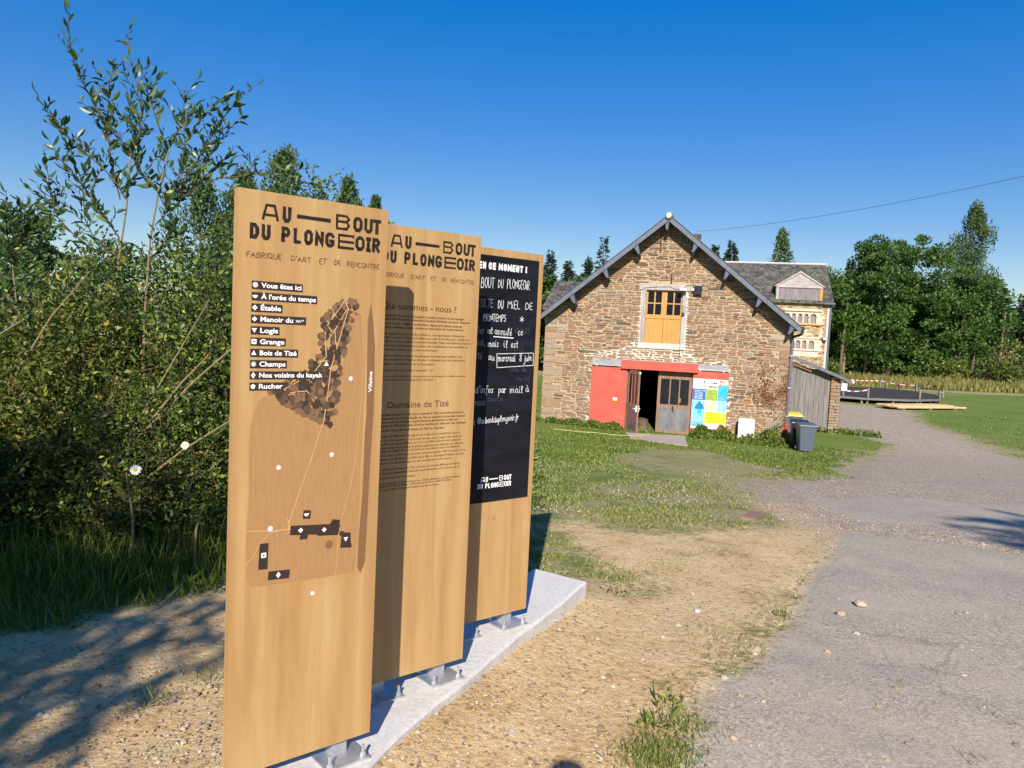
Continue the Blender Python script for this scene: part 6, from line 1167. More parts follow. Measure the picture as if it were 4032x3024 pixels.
# long grass of the verge
rngg = np.random.default_rng(12); n = 15000; x = rngg.uniform(-6.5, -.9, n); y = rngg.uniform(3.7, 6.0, n); ex = np.interp(x, [-2.54, -2.31, -2.26, -2.14, -1.98, -1.84, -1.3], [3.77, 3.81, 4.02, 4.18, 4.28, 4.48, 5.1]); k = (y > ex) & (y < ex + 1.5); x, y = x[k], y[k]; ex = ex[k]; n = len(x)
P = np.stack([x, y, Gn(x, y) - .01], 1); D = rngg.normal(size=(n, 3)) * .38 + np.array([0, -.12, 1]); l = rngg.uniform(.10, .36, n) * np.clip(.35 + (y - ex) * 1.2, .3, 1.15)
V, F = leaf_arrays(P, D, l, .0085, .3, rngg); np_obj('verge_grass', V, F, 'grass', None, np.clip(rngg.random(n) * .8, 0, 1), kind='stuff', label='long dark green grass along the foot of the thicket')
# short lawn blades, denser near the viewer
def lawn_blades():
    rng = np.random.default_rng(13); n = 330000; a = rng.uniform(-.06, .72, n); r = 1 / np.sqrt(rng.uniform(1 / 30 ** 2, 1 / 4.8 ** 2, n)); x = r * np.sin(a); y = r * np.cos(a)
    dirt = np.clip(.5 + sd_poly(x, y, DIRT) / 1.3, 0, 1); tr = np.clip(.5 + sd_poly(x, y, TRACK) / 2.4, 0, 1); nz = np.sin(x * 2.3 + np.sin(y * 1.7) * 2) * np.sin(y * 2.9 + np.sin(x * 2.1)) * .5 + np.sin(x * 7.1 + y * 3) * np.sin(y * 6.3) * .25
    ok = (dirt + nz * .55 < .40) & (tr + nz * .4 < .38) & ~in_poly(x, y, SLABP) & (np.maximum(sd_poly(x, y, ASPHP), sd_poly(x, y, ASPH2)) < -.03) & ~in_poly(x, y, [tuple(p) for p in APRON]) & (sd_poly(x, y, BAREFIELD) < nz)
    u = (x - 8.75) * cos(BRZ) + (y - 24) * sin(BRZ); dd = -(x - 8.75) * sin(BRZ) + (y - 24) * cos(BRZ); ok &= ~((u > -8) & (u < 3) & (dd > -.1)); ok &= rng.random(n) < .42 + nz
    x, y, r = x[ok], y[ok], r[ok]; n = len(x); P = np.stack([x, y, Gn(x, y) - .005], 1); D = rng.normal(size=(n, 3)) * .5 + np.array([0, 0, 1]); lush = np.clip(.5 + sd_poly(x, y, LAWN2) / .8, 0, 1); l = rng.uniform(.015, .05, n) * (1 + .6 * lush); V, F = leaf_arrays(P, D, l, .0035 + .0009 * r, .2, rng)
    np_obj('lawn_grass', V, F, 'grass', None, np.clip(rng.random(n) * 1.05 + .10 - .3 * lush, 0, 1), kind='stuff', label='short lawn grass blades between the signs and the barn')
    n2 = 150000; a = rng.uniform(-.05, .72, n2); r = 1 / np.sqrt(rng.uniform(1 / 48 ** 2, 1 / 14 ** 2, n2)); x = r * np.sin(a); y = r * np.cos(a); tr = np.clip(.5 + sd_poly(x, y, TRACK) / 2.4, 0, 1); u = (x - 8.75) * cos(BRZ) + (y - 24) * sin(BRZ); dd = -(x - 8.75) * sin(BRZ) + (y - 24) * cos(BRZ)
    nz = np.sin(x * .9 + np.sin(y * .7) * 2) * np.sin(y * 1.1 + np.sin(x * .8)) * .5; ok = (tr + nz * .3 < .35) & ~((u > -8) & (u < 2.6) & (dd > -.1)) & (sd_poly(x, y, BAREFIELD) < nz * .5) & (rng.random(n2) < .55 + nz) & ~in_poly(x, y, [tuple(p) for p in APRON]); x, y, r, nz = x[ok], y[ok], r[ok], nz[ok]; n2 = len(x)
    D = rng.normal(size=(n2, 3)) * .5 + np.array([0, 0, 1]); V, F = leaf_arrays(np.stack([x, y, Gn(x, y) - .005], 1), D, rng.uniform(.03, .075, n2), .006 + .0009 * r, .2, rng); np_obj('far_lawn_grass', V, F, 'grass', None, np.clip(rng.random(n2) * .9 - nz * .3, 0, 1), kind='stuff', label='lawn grass around the barn and beside the gravel track')
    # clover heads
    n = 4200; a = rng.uniform(0, .55, n); r = 1 / np.sqrt(rng.uniform(1 / 24 ** 2, 1 / 7 ** 2, n)); x = r * np.sin(a); y = r * np.cos(a); k = (np.sin(x * 1.9 + 1) * np.sin(y * 1.1) > .25) & (sd_poly(x, y, DIRT) < -.4) & (sd_poly(x, y, TRACK) < -.8) & (y < 23); x, y, r = x[k], y[k], r[k]; n = len(x)
    P = np.stack([x, y, Gn(x, y) + .035], 1); V, F = leaf_arrays(P, rng.normal(size=(n, 3)), .010 + r * .0004, .008 + r * .0003, .2, rng); np_obj('clover_flowers', V, F, 'clover', None, rng.random(n), kind='stuff', label='scattered white clover heads in the lawn')
lawn_blades()
def tuft(nm, x, y, label, group, seed, nb=60, h=.09, spread=.09, mat='grass', W=.006, cat='grass tuft', flatD=.6):
    rng = np.random.default_rng(seed); P = rng.normal(size=(nb, 3)) * np.array([spread, spread, 0]); D = rng.normal(size=(nb, 3)) * flatD + np.array([0, 0, .9]); l = rng.uniform(.4, 1.1, nb) * h; V, F = leaf_arrays(P, D, l, W, .25, rng); o = np_obj(nm, V, F, mat, None, rng.random(nb), label=label, cat=cat, group=group); o.location = (x, y, G(x, y)); return o
TL = ['dense low grass clump hugging the foreground asphalt edge, upper half', 'grass sprouting just beside the sprawling broad leaved weed', 'dense low grass clump hugging the foreground asphalt edge, lower half', '', '', '', '', 'thin grass tuft at the asphalt edge, midway between foreground clump and stones', 'sparse grass tuft on the asphalt edge a step beyond the thin one', 'small tuft in the notch of the asphalt edge level with the largest stone', 'faint dry tuft in the earth left of the asphalt notch', 'grass tuft at the tip of the lawn tongue pointing at the earth', 'grass tuft just behind the tip of the lawn tongue', 'grass tuft in the middle of the lawn tongue beside the footing', 'grass tuft near the rear corner of the concrete footing', 'grass tuft closest behind the concrete footing', 'tuft standing alone in the bare earth below the lawn', 'faint tuft in the bare earth nearer the signs', 'small tuft in the bare earth towards the drive', 'lowest grass tuft at the bottom edge of the view']
for i, (kd, x, y) in enumerate(GTUFT):
    if kd == 'grass': tuft('grass_tuft', x, y, TL[i], 'grass tufts in the bare earth', 300 + i, 420 if y < 3.3 else 110, .05, .075 if y < 3.3 else .11, W=.004)
    else: tuft('weed_plant', x, y, ['broad leaved weed sprawling beside the foreground asphalt edge', 'smaller broad leaved weed with flower stalk left of the asphalt edge', 'flat dark green weed in the earth near the concrete footing tip', 'small dark weed in the sandy earth below the footing'][[2, 3, 4, 5].index([j for j, q in enumerate(GTUFT) if q[0] == 'weed'].index(i) + 2)], None, 330 + i, 26 if i in (3, 4) else 90, .10 if i in (3, 4) else .05, .03 if i in (3, 4) else .055, 'leafB' if i > 4 else 'grass', .022 if i in (3, 4) else .016, 'weed', 2.2)
for x, y, s in ((-1.28, 3.32, 1), (-1.05, 3.1, 2), (-.98, 3.42, 3), (-1.45, 3.1, 4), (-.55, 2.95, 5), (-.75, 3.35, 6)): tuft('grass_tuft', x, y, 'thin grass tuft sprouting from the shaded earth left of the signs', 'grass tufts left of the signs', 350 + s, 24, .12, .03, W=.005)
for i, (x, y) in enumerate(WISP): tuft('dry_grass_wisp', x, y, 'wisp of dried cut grass lying on the asphalt', 'dry grass wisps on the asphalt', 370 + i, 26, .06, .022, 'meadow', .003, 'grass wisp', 3)
# ground ivy and nettles at the foot of the barn
rngi = np.random.default_rng(14); n = 16000; IX = [p[0] for p in IVY]; IY = [p[1] for p in IVY]; u = rngi.uniform(-8.1, .2, n); d = -rngi.random(n) ** 1.5 * 1.4
hgt = np.interp(u, [-8, -6.3, -5.3, -5.1, -2.98, -2.9, -2, -1.5, -.9, 0, .2], [.10, .16, .16, 0, 0, .28, .34, .2, .34, .36, .2]); wid = np.interp(u, [-8, -5.3, -5.1, -2.98, -2.9, -1.5, -.6, .2], [.25, .5, 0, 0, .6, .9, 1.35, 1.2]); k = (-d < wid) & (hgt > .02); u, d, hgt, wid = u[k], d[k], hgt[k], wid[k]; n = len(u)
x = 8.75 + u * cos(BRZ) - (d - .12) * sin(BRZ); y = 24 + u * sin(BRZ) + (d - .12) * cos(BRZ); z = Gn(x, y) + rngi.random(n) ** .5 * hgt * (1 - (-d / wid) ** 2) * (1 + .3 * np.sin(u * 9)); P = np.stack([x, y, z], 1); l = rngi.uniform(.05, .1, n); V, F = leaf_arrays(P, rngi.normal(size=(n, 3)) + np.array([0, -.5, .6]), l, l * .8, .2, rngi); np_obj('ground_ivy', V, F, 'grass', None, np.clip(rngi.uniform(0, .65, n), 0, 1), kind='stuff', label='ground ivy and nettles along the foot of the barn wall')
n = 3000; x = rngi.uniform(10.6, 13.6, n); y = rngi.uniform(27.6, 29.4, n); k = np.abs(y - 28.4 + .3 * (x - 12)) < .35; x, y = x[k], y[k]; n = len(x); P = np.stack([x, y, Gn(x, y) + rngi.random(n) * .2], 1); V, F = leaf_arrays(P, rngi.normal(size=(n, 3)), .09, .06, .2, rngi); np_obj('shed_weeds', V, F, 'grass', None, rngi.random(n) * .6, kind='stuff', label='low weeds at the foot of the lean-to shed')
# dead creeper on the wall
vn = empty('dead_creeper', barn_world(-.5, -.05, -1.6), BRZ, 'dry rust brown creeper clinging to the right end of the barn wall', 'climbing plant'); m = MB(); rv = random.Random(8); LP = []
for _ in range(10):
    u, z = rv.uniform(-.55, .42), 1.2; P = [(u, .0, z)]
    tgt = (rv.uniform(-.6, .4), rv.uniform(1.6, 2.8))
    for k in range(1, 9): P.append((u + (tgt[0] - u) * k / 8 + rv.uniform(-.05, .05), -.005, 1.2 + (tgt[1] - 1.2) * k / 8)); LP.append(P[-1])
    m.tube(P, .006, 4)
m.tube([(.42, 0, 0), (.40, 0, .6), (.43, 0, 1.2), (.44, 0, 2.3), (.46, 0, 3.2)], .012, 5)
m.build('stems', 'brown_wood', vn); rngv = np.random.default_rng(3); P = []
for c in LP + [(rv.uniform(-.3, .4), 0, rv.uniform(.9, 2.5)) for _ in range(50)] + [(.42, 0, .5 + .05 * k) for k in range(40)]:
    for _ in range(6): P.append((c[0] + rngv.normal() * .06, -.02 + rngv.normal() * .012, c[2] + rngv.normal() * .07))
P = np.array(P); V, F = leaf_arrays(P, rngv.normal(size=(len(P), 3)) + np.array([0, -.3, -.4]), .055, .035, .2, rngv); np_obj('dry_leaves', V, F, 'vine', vn, rngv.random(len(F)))
sv = empty('wall_seedling', barn_world(-.28, -.06, -1.5), BRZ, 'small green creeper sprig low on the right corner of the barn', 'plant'); P = rngv.normal(size=(90, 3)) * np.array([.09, .02, .16]) + np.array([0, -.03, .32]); V, F = leaf_arrays(P, rngv.normal(size=(90, 3)), .07, .05, .2, rngv); np_obj('foliage', V, F, 'leafB', sv, rngv.random(90)); m = MB(); m.tube([(0, 0, -.2), (.02, -.02, .2), (-.02, -.01, .6)], .006, 4); m.build('stem', 'twig', sv)
# off-frame trees behind the viewer that shade the earth on the left and the drive on the right
broadleaf(-4.6, -4.3, 6.1, 2.5, 'leafy tree behind the viewer shading the earth on the left', 401, nc=200, nper=150, L=.13, zlow=.32, mat='leafB', name='shade_tree')
broadleaf(-2.7, -4.6, 5.4, 1.1, 'slim leafy tree behind the viewer', 402, nc=26, nper=120, L=.13, zlow=.5, mat='leafB', name='shade_tree')
def pine_branches():
    r = tree_obj('shade_tree', 5.3, -8.0, 'conifer behind the viewer shading the right edge of the drive'); m = MB(); m.tube([(0, 0, -.2), (0, 0, 9.6)], [.16, .04], 8); m.build('trunk', 'bark', r); rng = np.random.default_rng(5); P = []; D = []
    for z in np.linspace(6.4, 9.6, 15):
        for k in range(7):
            a = rng.uniform(0, 2 * pi); L = (2.5 - abs(z - 7.9) * .6) * rng.uniform(.6, 1.1)
            for j in range(int(L * 55)):
                f = rng.random(); s = L * f; wsp = .28 * (1 - f) * rng.normal(); P.append((cos(a) * s - sin(a) * wsp, sin(a) * s + cos(a) * wsp, z - .1 * s)); D.append((cos(a) + rng.normal() * .3, sin(a) + rng.normal() * .3, rng.normal() * .2))
    P = np.array(P); V, F = leaf_arrays(P, np.array(D), .22, .05, .2, rng); np_obj('crown', V, F, 'conifer', r, rng.random(len(F)))
pine_branches()
# ------------------------------------------------------------ small things
def pebble_cloud(name, x, y, s, seed, label, lift=0, tmin=0, tmax=1):
    rng = np.random.default_rng(seed); n = len(x); base = np.array([(1, 0, 0), (.3, .9, 0), (-.8, .55, 0), (-.8, -.6, 0), (.35, -.9, 0), (.1, .05, .75)]); k = len(base)
    V = base[None] * (1 + rng.uniform(-.3, .3, (n, k, 1))); a = rng.uniform(0, 2 * pi, n); c, q = np.cos(a)[:, None], np.sin(a)[:, None]; st = rng.uniform(.6, 1.2, (n, 1))
    X = (V[..., 0] * c - V[..., 1] * st * q) * s[:, None] + x[:, None]; Y = (V[..., 0] * q + V[..., 1] * st * c) * s[:, None] + y[:, None]; Z = V[..., 2] * s[:, None] + (Gn(x, y) + lift)[:, None] - .001 + (V[..., 2] > .1) * 0
    W_ = np.stack([X, Y, Z], -1).reshape(-1, 3); F0 = np.array([(0, 1, 5), (1, 2, 5), (2, 3, 5), (3, 4, 5), (4, 0, 5)]); F = (F0[None] + (np.arange(n) * k)[:, None, None]).reshape(-1, 3); t = np.repeat(rng.uniform(tmin, tmax, n), 5); np_obj(name, W_, F, 'peb', None, t, kind='stuff', label=label)
rng = np.random.default_rng(31)
def scatter(n, a0, a1, r0, r1): a = rng.uniform(a0, a1, n); r = 1 / np.sqrt(rng.uniform(1 / r1 ** 2, 1 / r0 ** 2, n)); return r * np.sin(a), r * np.cos(a), r
x, y, r = scatter(26000, -.95, .75, 1.9, 13); onA = np.maximum(sd_poly(x, y, ASPHP), sd_poly(x, y, ASPH2)); d = np.maximum(sd_poly(x, y, DIRT), sd_poly(x, y, NEARDIRT)); k = (onA < 0) & (d > -.3) & ~in_poly(x, y, SLABP); s = rng.lognormal(-5.5, .5, len(x)) * (1 + .06 * r)
pebble_cloud('earth_grit', x[k], y[k], s[k], 1, 'grit and small stones strewn over the bare earth', .004, 0, .9)
x, y, r = scatter(15000, .0, .78, 2.0, 13); onA = np.maximum(sd_poly(x, y, ASPHP), sd_poly(x, y, ASPH2)); k = (onA > .02) & (rng.random(len(x)) < .16); s = rng.lognormal(-5.7, .5, len(x)); pebble_cloud('asphalt_grit', x[k], y[k], s[k], 2, 'loose grit scattered on the asphalt', .007, .1, .8)
BAND = [(3.9, 8.6), (3.3, 7.7), (4.1, 7.45), (4.9, 6.5), (4.3, 4.9), (3.6, 3.6), (4.4, 3.4), (5.6, 5.2), (6.4, 7.2), (5.4, 8.2)]
x = rng.uniform(3, 6.6, 9000); y = rng.uniform(3.2, 8.8, 9000); k = sd_poly(x, y, BAND) + rng.normal(size=9000) * .15 > .1; s = rng.lognormal(-4.9, .38, 9000); pebble_cloud('gravel_band', x[k], y[k], s[k] * .85, 3, 'band of loose pale gravel along the right side of the asphalt', .006, .1, .75)
x, y, r = scatter(30000, .1, .75, 7, 30); k = (sd_poly(x, y, TRACK) > -.5) & (np.maximum(sd_poly(x, y, ASPHP), sd_poly(x, y, ASPH2)) < 0); s = rng.lognormal(-4.85, .35, len(x)); pebble_cloud('track_gravel', x[k], y[k], s[k], 4, 'pale gravel of the track', .002, .15, .7)
x, y, r = scatter(6500, -.95, .55, 1.9, 9); d = np.maximum(sd_poly(x, y, DIRT), sd_poly(x, y, NEARDIRT)); k = (d > -.2) & (sd_poly(x, y, ASPHP) < 0) & ~in_poly(x, y, SLABP); x, y = x[k], y[k]; V, F = leaf_arrays(np.stack([x, y, Gn(x, y) + .012], 1), rng.normal(size=(len(x), 3)) * np.array([1, 1, .12]), rng.uniform(.008, .035, len(x)), .004, .1); np_obj('leaf_litter', V, F, 'straw', None, rng.random(len(x)), kind='stuff', label='dry leaf fragments and straw on the bare earth')
def rock(x, y, s, label, group, lift, t, seed):
    bm = bmesh.new(); bmesh.ops.create_icosphere(bm, subdivisions=2, radius=1); r = random.Random(seed); ph = [r.uniform(0, 6) for _ in range(6)]
    for v in bm.verts:
        k = 1 + .16 * sin(v.co.x * 3 + ph[0]) + .14 * sin(v.co.y * 4 + ph[1]) + .1 * sin(v.co.z * 5 + ph[2]) + r.uniform(-.06, .06); v.co = v.co * k; v.co.x *= 1.25; v.co.z *= .62
        v.co *= s
    me = bpy.data.meshes.new('stone'); bm.to_mesh(me); bm.free(); a = me.attributes.new('tint', 'FLOAT', 'FACE'); a.data.foreach_set('value', [t] * len(me.polygons)); me.materials.append(MAT['peb']); o = bpy.data.objects.new('stone', me); COL.objects.link(o); o.location = (x, y, G(x, y) + lift + s * .35); o.rotation_euler = (0, 0, r.uniform(0, 6)); tag(o, label, 'stone', group)
for i, (x, y) in enumerate(PEB):
    onA = max(float(sd_poly(np.array(x), np.array(y), ASPHP)), float(sd_poly(np.array(x), np.array(y), ASPH2))) > 0
    if i == 0: rock(x, y, .036, 'largest pale tan stone lying alone on the asphalt', None, .012, .7, i)
    elif i == 1: rock(x, y, .024, 'flat tan stone on the asphalt just left of the largest one', None, .012, .45, i)
    elif i == 5: rock(x, y, .016, 'bright white stone on the sandy earth', None, 0, 1, i)
    else: rock(x, y, random.uniform(.011, .019), 'small loose stone lying on the grey asphalt' if onA else 'small loose stone lying on the sandy earth', 'small stones on the asphalt' if onA else 'small stones on the earth', .012 * .3 if onA else .002, random.uniform(.2, .75), i)
# manhole style cover in the grass
COVER = [(2.56, 8.2), (2.77, 8.51), (2.91, 8.41), (2.71, 8.11)][::-1]; mc = MB(); mc.slab(COVER, G(*COVER[0]) - .02, G(*COVER[0]) + .02); mc.build('iron_cover', 'brown_wood', None, label='small flat rust brown cover sunk in the patchy lawn', cat='cover slab')
# daisies
def daisy(x, y, z, label, seed, s=1.0):
    r = empty('oxeye_daisy', (x, y, G(x, y)), 0, label, 'flower'); h = z - G(x, y); m = MB(); m.tube([(0.03, .05, 0), (.02, .03, h * .5), (0, 0, h)], .0014, 5); m.build('stem', 'twig_dark', r); rr = random.Random(seed); n = Vector((.15, -1, .35)).normalized(); a = n.cross(Vector((0, 0, 1))).normalized(); b = a.cross(n); c = Vector((0, 0, h))
    for k in range(17):
        t = 2 * pi * k / 17 + rr.uniform(-.05, .05); d = a * cos(t) + b * sin(t); e = a * -sin(t) + b * cos(t); L = .026 * s * rr.uniform(.9, 1.1); p = c + n * .001 * (k % 2)
        mm = MB(); mm.add([p + d * .007 * s - e * .002, p + d * L * .6 - e * .0042 * s + n * .002, p + d * L - n * .002, p + d * L * .6 + e * .0042 * s + n * .002, p + d * .007 * s + e * .002], [(0, 1, 2, 3, 4)]); mm.build('petal', 'petal', r)
    mm = MB(); mm.tube([c - n * .001, c + n * .004, c + n * .007], [.0095 * s, .0085 * s, .004 * s], 12); mm.build('flower_disc', 'disc', r)
    lv = MB()
    for k in range(6): q = Vector((.02, .03, h * (.2 + .1 * k))); lv.add([q, q + Vector((.03 * (-1) ** k, -.01, .02)), q + Vector((.05 * (-1) ** k, -.01, .04))], [(0, 1, 2)])
    lv.t = [.4] * len(lv.f); lv.build('stem_leaves', 'leafB', r)
daisy(-2.36, 4.78, .64, 'white daisy with yellow centre facing the viewer in the dark thicket', 1, 1.5); daisy(-2.10, 4.9, .79, 'second white daisy, half turned, nearer the sign panel', 2, 1.05)
# hose
m = MB(); P = [Vector((x, y, G(x, y) + .03)) for x, y in HOSE] + [Vector((4.35, 24.35, -1.40)), Vector((4.2, 24.9, -1.50)), Vector((4.15, 25.3, -1.54))]; Q = []
for a, b in zip(P, P[1:]): Q += [a.lerp(b, t / 4) for t in range(4)]
Q.append(P[-1]); m.tube(Q, .013, 6); m.build('garden_hose', 'hose', None, label='thin yellow garden hose running over the grass into the barn doorway', cat='hose')
# wheelie bins
def wheelie(x, y, rz, label, body, lid, s=1.0, group='wheelie bins at the barn corner'):
    r = empty('wheelie_bin', (x, y, G(x, y)), rz, label, 'wheelie bin', group); r.scale = (s, s, s)
    def fr(a, b, za, zb_, nm, mt, par):
        (x0, x1, y0, y1), (X0, X1, Y0, Y1) = a, b; c = .025
        def ring(x0, x1, y0, y1, z): return [(x0 + c, y0, z), (x1 - c, y0, z), (x1, y0 + c, z), (x1, y1 - c, z), (x1 - c, y1, z), (x0 + c, y1, z), (x0, y1 - c, z), (x0, y0 + c, z)]
        mb = MB(); mb.add(ring(x0, x1, y0, y1, za) + ring(X0, X1, Y0, Y1, zb_), [(i, (i + 1) % 8, 8 + (i + 1) % 8, 8 + i) for i in range(8)] + [tuple(range(7, -1, -1)), tuple(range(8, 16))]); return mb.build(nm, mt, par)
    fr((-.22, .22, -.24, .22), (-.285, .285, -.32, .34), .06, .90, 'bin_body', body, r); fr((-.30, .30, -.34, .36), (-.30, .30, -.34, .36), .885, .925, 'rim', body, r)
    l = MB(); l.add([(-.31, -.37, .93), (.31, -.37, .93), (.31, .40, .95), (-.31, .40, .95), (-.30, -.36, .965), (.30, -.36, .965), (.29, .38, 1.0), (-.29, .38, 1.0), (-.22, -.2, 1.0), (.22, -.2, 1.0), (.22, .2, 1.02), (-.22, .2, 1.02)], [(3, 2, 1, 0), (0, 1, 5, 4), (1, 2, 6, 5), (2, 3, 7, 6), (3, 0, 4, 7), (4, 5, 9, 8), (5, 6, 10, 9), (6, 7, 11, 10), (7, 4, 8, 11), (8, 9, 10, 11)]); l.build('lid', lid, r)
    h = MB(); h.tube([(-.26, .43, .93), (.26, .43, .93)], .016, 6); h.tube([(-.24, .36, .93), (-.24, .43, .93)], .014, 5); h.tube([(.24, .36, .93), (.24, .43, .93)], .014, 5); h.build('handle', body, r)
    for sx in (-1, 1):
        w_ = MB(); w_.tube([(sx * .235, .24, .1), (sx * .285, .24, .1)], .1, 16); o = w_.build('wheel', 'bin2', r)
        ww = MB(); ww.tube([(sx * .286, .24, .1), (sx * .292, .24, .1)], .045, 10); ww.build('hub', 'fascia', o)
    ax = MB(); ax.tube([(-.235, .24, .1), (.235, .24, .1)], .015, 6); ax.build('axle', 'alu', r)
    return r
wheelie(8.55, 21.9, radians(-8), 'dark grey wheelie bin with grey lid at the right corner of the barn', 'bin', 'bin', .83)
wheelie(8.72, 22.85, radians(-14), 'black wheelie bin standing close behind the grey one', 'bin2', 'bin2', .86)
wheelie(8.98, 24.3, radians(-14), 'wheelie bin with a yellow lid behind the black and grey ones', 'bin', 'yellow', 1.0)
# stage
stg = empty('wooden_stage', (20.4, 41.2, 0), 0, 'low dark plank stage on short posts on the lawn beyond the lean-to', 'stage')
ZS = -1.34; SP = [(19.0, 44.6), (20.5, 43.9), (23.2, 44.3), (25.9, 46), (27.8, 49.9), (28.1, 53.6), (26.7, 55.2), (23.3, 54.4), (19.6, 52.0)]; OX, OY = 20.4, 41.2
a0, a1 = min(p[0] for p in SP), max(p[0] for p in SP); yb0, yb1 = min(p[1] for p in SP), max(p[1] for p in SP); wd = .19; yy = yb0; cnt = 0
def xspan(y):
    xs = []
    for i in range(len(SP)):
        (x1, y1), (x2, y2) = SP[i - 1], SP[i]
        if (y1 - y) * (y2 - y) < 0: xs.append(x1 + (x2 - x1) * (y - y1) / (y2 - y1))
    return (min(xs), max(xs)) if len(xs) >= 2 else None
while yy < yb1 - wd:
    s0, s1 = xspan(yy + .01), xspan(yy + wd - .01)
    if s0 and s1:
        mb = MB(); mb.slab([(s0[0] - 20.4, yy - 41.2), (s0[1] - 20.4, yy - 41.2), (s1[1] - 20.4, yy + wd - .015 - 41.2), (s1[0] - 20.4, yy + wd - .015 - 41.2)], ZS - .04, ZS + random.uniform(-.004, .004)); mb.build('plank', 'deck', stg)
    yy += wd
for (x1, y1), (x2, y2) in zip(SP[:6], SP[1:7]):
    mb = MB(); L = hypot(x2 - x1, y2 - y1); dx, dy = (x2 - x1) / L, (y2 - y1) / L; nx, ny = dy, -dx; X1, Y1, X2, Y2 = x1 - 20.4, y1 - 41.2, x2 - 20.4, y2 - 41.2
    mb.slab([(X1 + nx * .002, Y1 + ny * .002), (X1 + nx * .04, Y1 + ny * .04), (X2 + nx * .04, Y2 + ny * .04), (X2 + nx * .002, Y2 + ny * .002)], ZS - .13, ZS - .008); mb.build('edge_board', 'plank', stg)
LEG = [(19.2, 44.7), (20.3, 44.15), (20.6, 44.1), (22.2, 44.3), (23.9, 44.9), (24.2, 45.1), (25.2, 45.8), (26.0, 46.4), (26.9, 48.3), (22, 47), (24, 49), (20.5, 49), (27.7, 51)]
for x, y in LEG: MB().box(x - 20.4 - .06, x - 20.4 + .06, y - 41.2 - .06, y - 41.2 + .06, float(G(x, y)) - .1, ZS - .041).build('leg', 'plank', stg)
POSTS = [(19.4, 44.6, 'sign'), (20.6, 44.05, ''), (24.1, 45.0, 'pale'), (26.0, 46.3, ''), (27.1, 47.9, ''), (28.0, 52.8, ''), (26.6, 55.1, ''), (23.0, 54.2, '')]
tops = []
for i, (x, y, kd) in enumerate(POSTS):
    hgt = (.42, .55, .5, .5, .5, .5, .6, .7)[i]; MB().box(x - 20.4 - .05, x - 20.4 + .05, y - 41.2 - .05, y - 41.2 + .05, ZS + .005, ZS + hgt).build('barrier_post', 'brown_wood' if kd == 'pale' else 'plank', stg); tops.append(Vector((x, y, ZS + hgt - .08)))
def tape(P, label):
    mb = MB(); Q = []
    for a, b in zip(P, P[1:]): Q += [a.lerp(b, t / 8) - Vector((0, 0, .09 * (1 - (2 * t / 8 - 1) ** 2))) for t in range(8)]
    Q.append(P[-1]); mb.add([q + Vector((0, 0, .028)) for q in Q] + [q - Vector((0, 0, .028)) for q in Q], [(i, i + 1, len(Q) + i + 1, len(Q) + i) for i in range(len(Q) - 1)]); mb.build('barrier_tape', 'tape', None, label=label, cat='barrier tape')
tape([tops[0] + Vector((0, -.06, 0)), tops[1] + Vector((0, -.06, 0))], 'red and white tape along the near left edge of the stage'); tape([tops[3] + Vector((.06, 0, 0)), tops[4] + Vector((.06, 0, 0)), tops[5] + Vector((.06, 0, 0)), tops[6] + Vector((0, .06, 0)), tops[7] + Vector((0, .06, 0))], 'red and white tape round the far side of the stage')
nb = MB(); nb.box(19.24, 19.56, 44.5, 44.52, ZS + .30, ZS + .72); o = nb.build('paper_notice', 'white', None, label='white paper notice on the nearest left post of the stage', cat='notice'); 
m = MB(); m.box(19.3, 19.5, 44.49, 44.499, ZS + .42, ZS + .56); m.build('notice_print', 'sill', o)
# pale timber pile
TX, TY = 20.57, 40.55; tr = atan2(42.7 - 40.55, 25.42 - 20.57)
tp = empty('timber_pile', (TX, TY, float(G(TX, TY))), tr, 'pile of long fresh pale planks lying on the lawn before the stage', 'timber')
rt = random.Random(2)
for lay in range(2):
    for k in range(6 if lay == 0 else 5):
        off = rt.uniform(-.12, .12) - (.25 if lay else 0); mb = MB(); mb.box(off, off + (5.3 if lay == 0 else 4.7) + rt.uniform(-.1, .1), .02 + k * .215 + rt.uniform(-.01, .01), .21 + k * .215, .10 + lay * .085, .10 + lay * .085 + .075); mb.build('timber_plank', 'pine_board', tp)
for u in (.5, 2.6, 4.6): MB().box(u, u + .1, .0, 1.3, -.03, .099).build('bearer', 'brown_wood', tp)
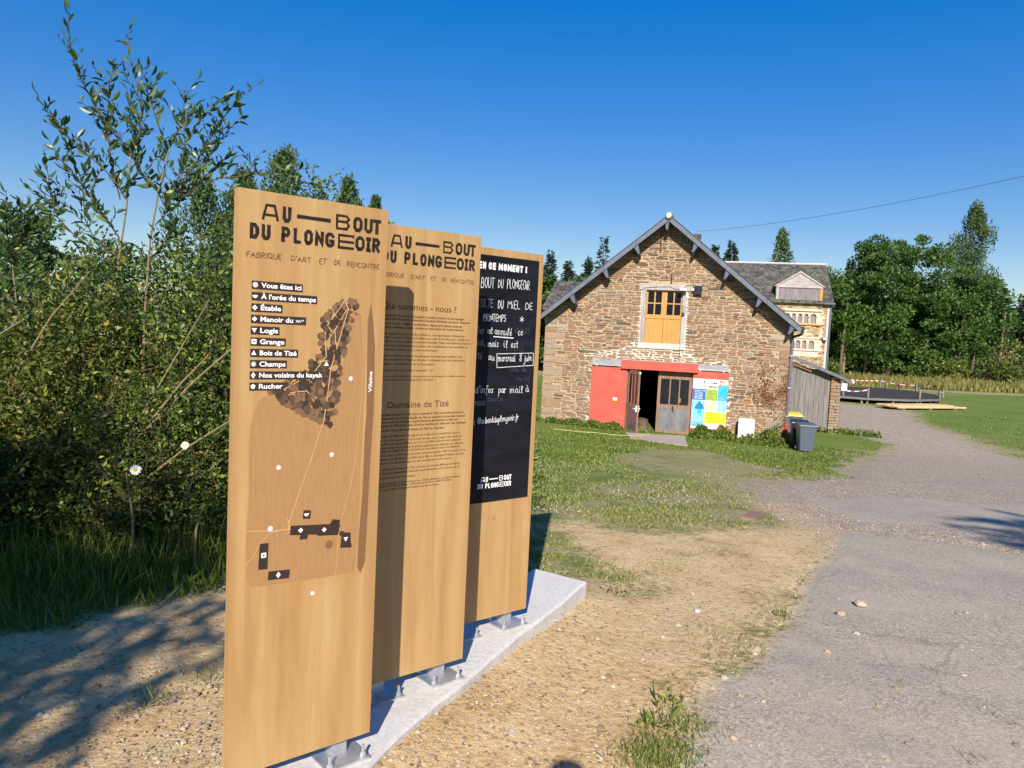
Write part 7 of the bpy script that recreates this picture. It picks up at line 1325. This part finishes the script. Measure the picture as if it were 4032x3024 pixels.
# photographer whose head shadow touches the bottom of the view
def photographer():
    me = bpy.data.meshes.new('photographer'); V = [(0, -.42, .98), (0, -.42, 1.18), (0, -.41, 1.40), (0, -.39, 1.52), (0, -.36, 1.60), (0, -.32, 1.77), (-.17, -.42, 1.42), (-.24, -.40, 1.20), (-.08, -.18, 1.54), (.17, -.42, 1.42), (.24, -.40, 1.20), (.08, -.18, 1.54), (-.10, -.42, .92), (-.12, -.40, .50), (-.13, -.44, .08), (-.13, -.32, .03), (.10, -.42, .92), (.12, -.40, .50), (.13, -.44, .08), (.13, -.32, .03), (0, -.30, 1.87), (-.07, -.12, 1.60), (.07, -.12, 1.60)]
    E = [(0, 1), (1, 2), (2, 3), (3, 4), (4, 5), (5, 20), (2, 6), (6, 7), (7, 8), (8, 21), (2, 9), (9, 10), (10, 11), (11, 22), (0, 12), (12, 13), (13, 14), (14, 15), (0, 16), (16, 17), (17, 18), (18, 19)]
    R_ = [.15, .14, .17, .06, .085, .1, .07, .05, .03, .07, .05, .03, .09, .062, .045, .04, .09, .062, .045, .04, .07, .035, .035]
    me.from_pydata(V, E, []); o = bpy.data.objects.new('photographer', me); COL.objects.link(o); m1 = o.modifiers.new('s', 'SKIN'); m2 = o.modifiers.new('u', 'SUBSURF'); m2.levels = 2; m2.render_levels = 2
    if not me.skin_vertices: bm = bmesh.new(); bm.from_mesh(me); bm.verts.layers.skin.verify(); bm.to_mesh(me); bm.free()
    for i, r in enumerate(R_): me.skin_vertices[0].data[i].radius = (r, r); me.skin_vertices[0].data[i].use_root = (i == 0)
    me.materials.append(MAT['cloth']); bpy.context.view_layer.update(); dg = bpy.context.evaluated_depsgraph_get(); nm = bpy.data.meshes.new_from_object(o.evaluated_get(dg)); bpy.data.objects.remove(o)
    nm.name = 'person'; p = bpy.data.objects.new('person', nm); COL.objects.link(p); nm.materials.append(MAT['skin'])
    for f in nm.polygons:
        f.use_smooth = True
        c = f.center
        if c.z > 1.56: f.material_index = 1
    tag(p, 'person in dark clothes standing behind the viewpoint with raised hands', 'person')
photographer()
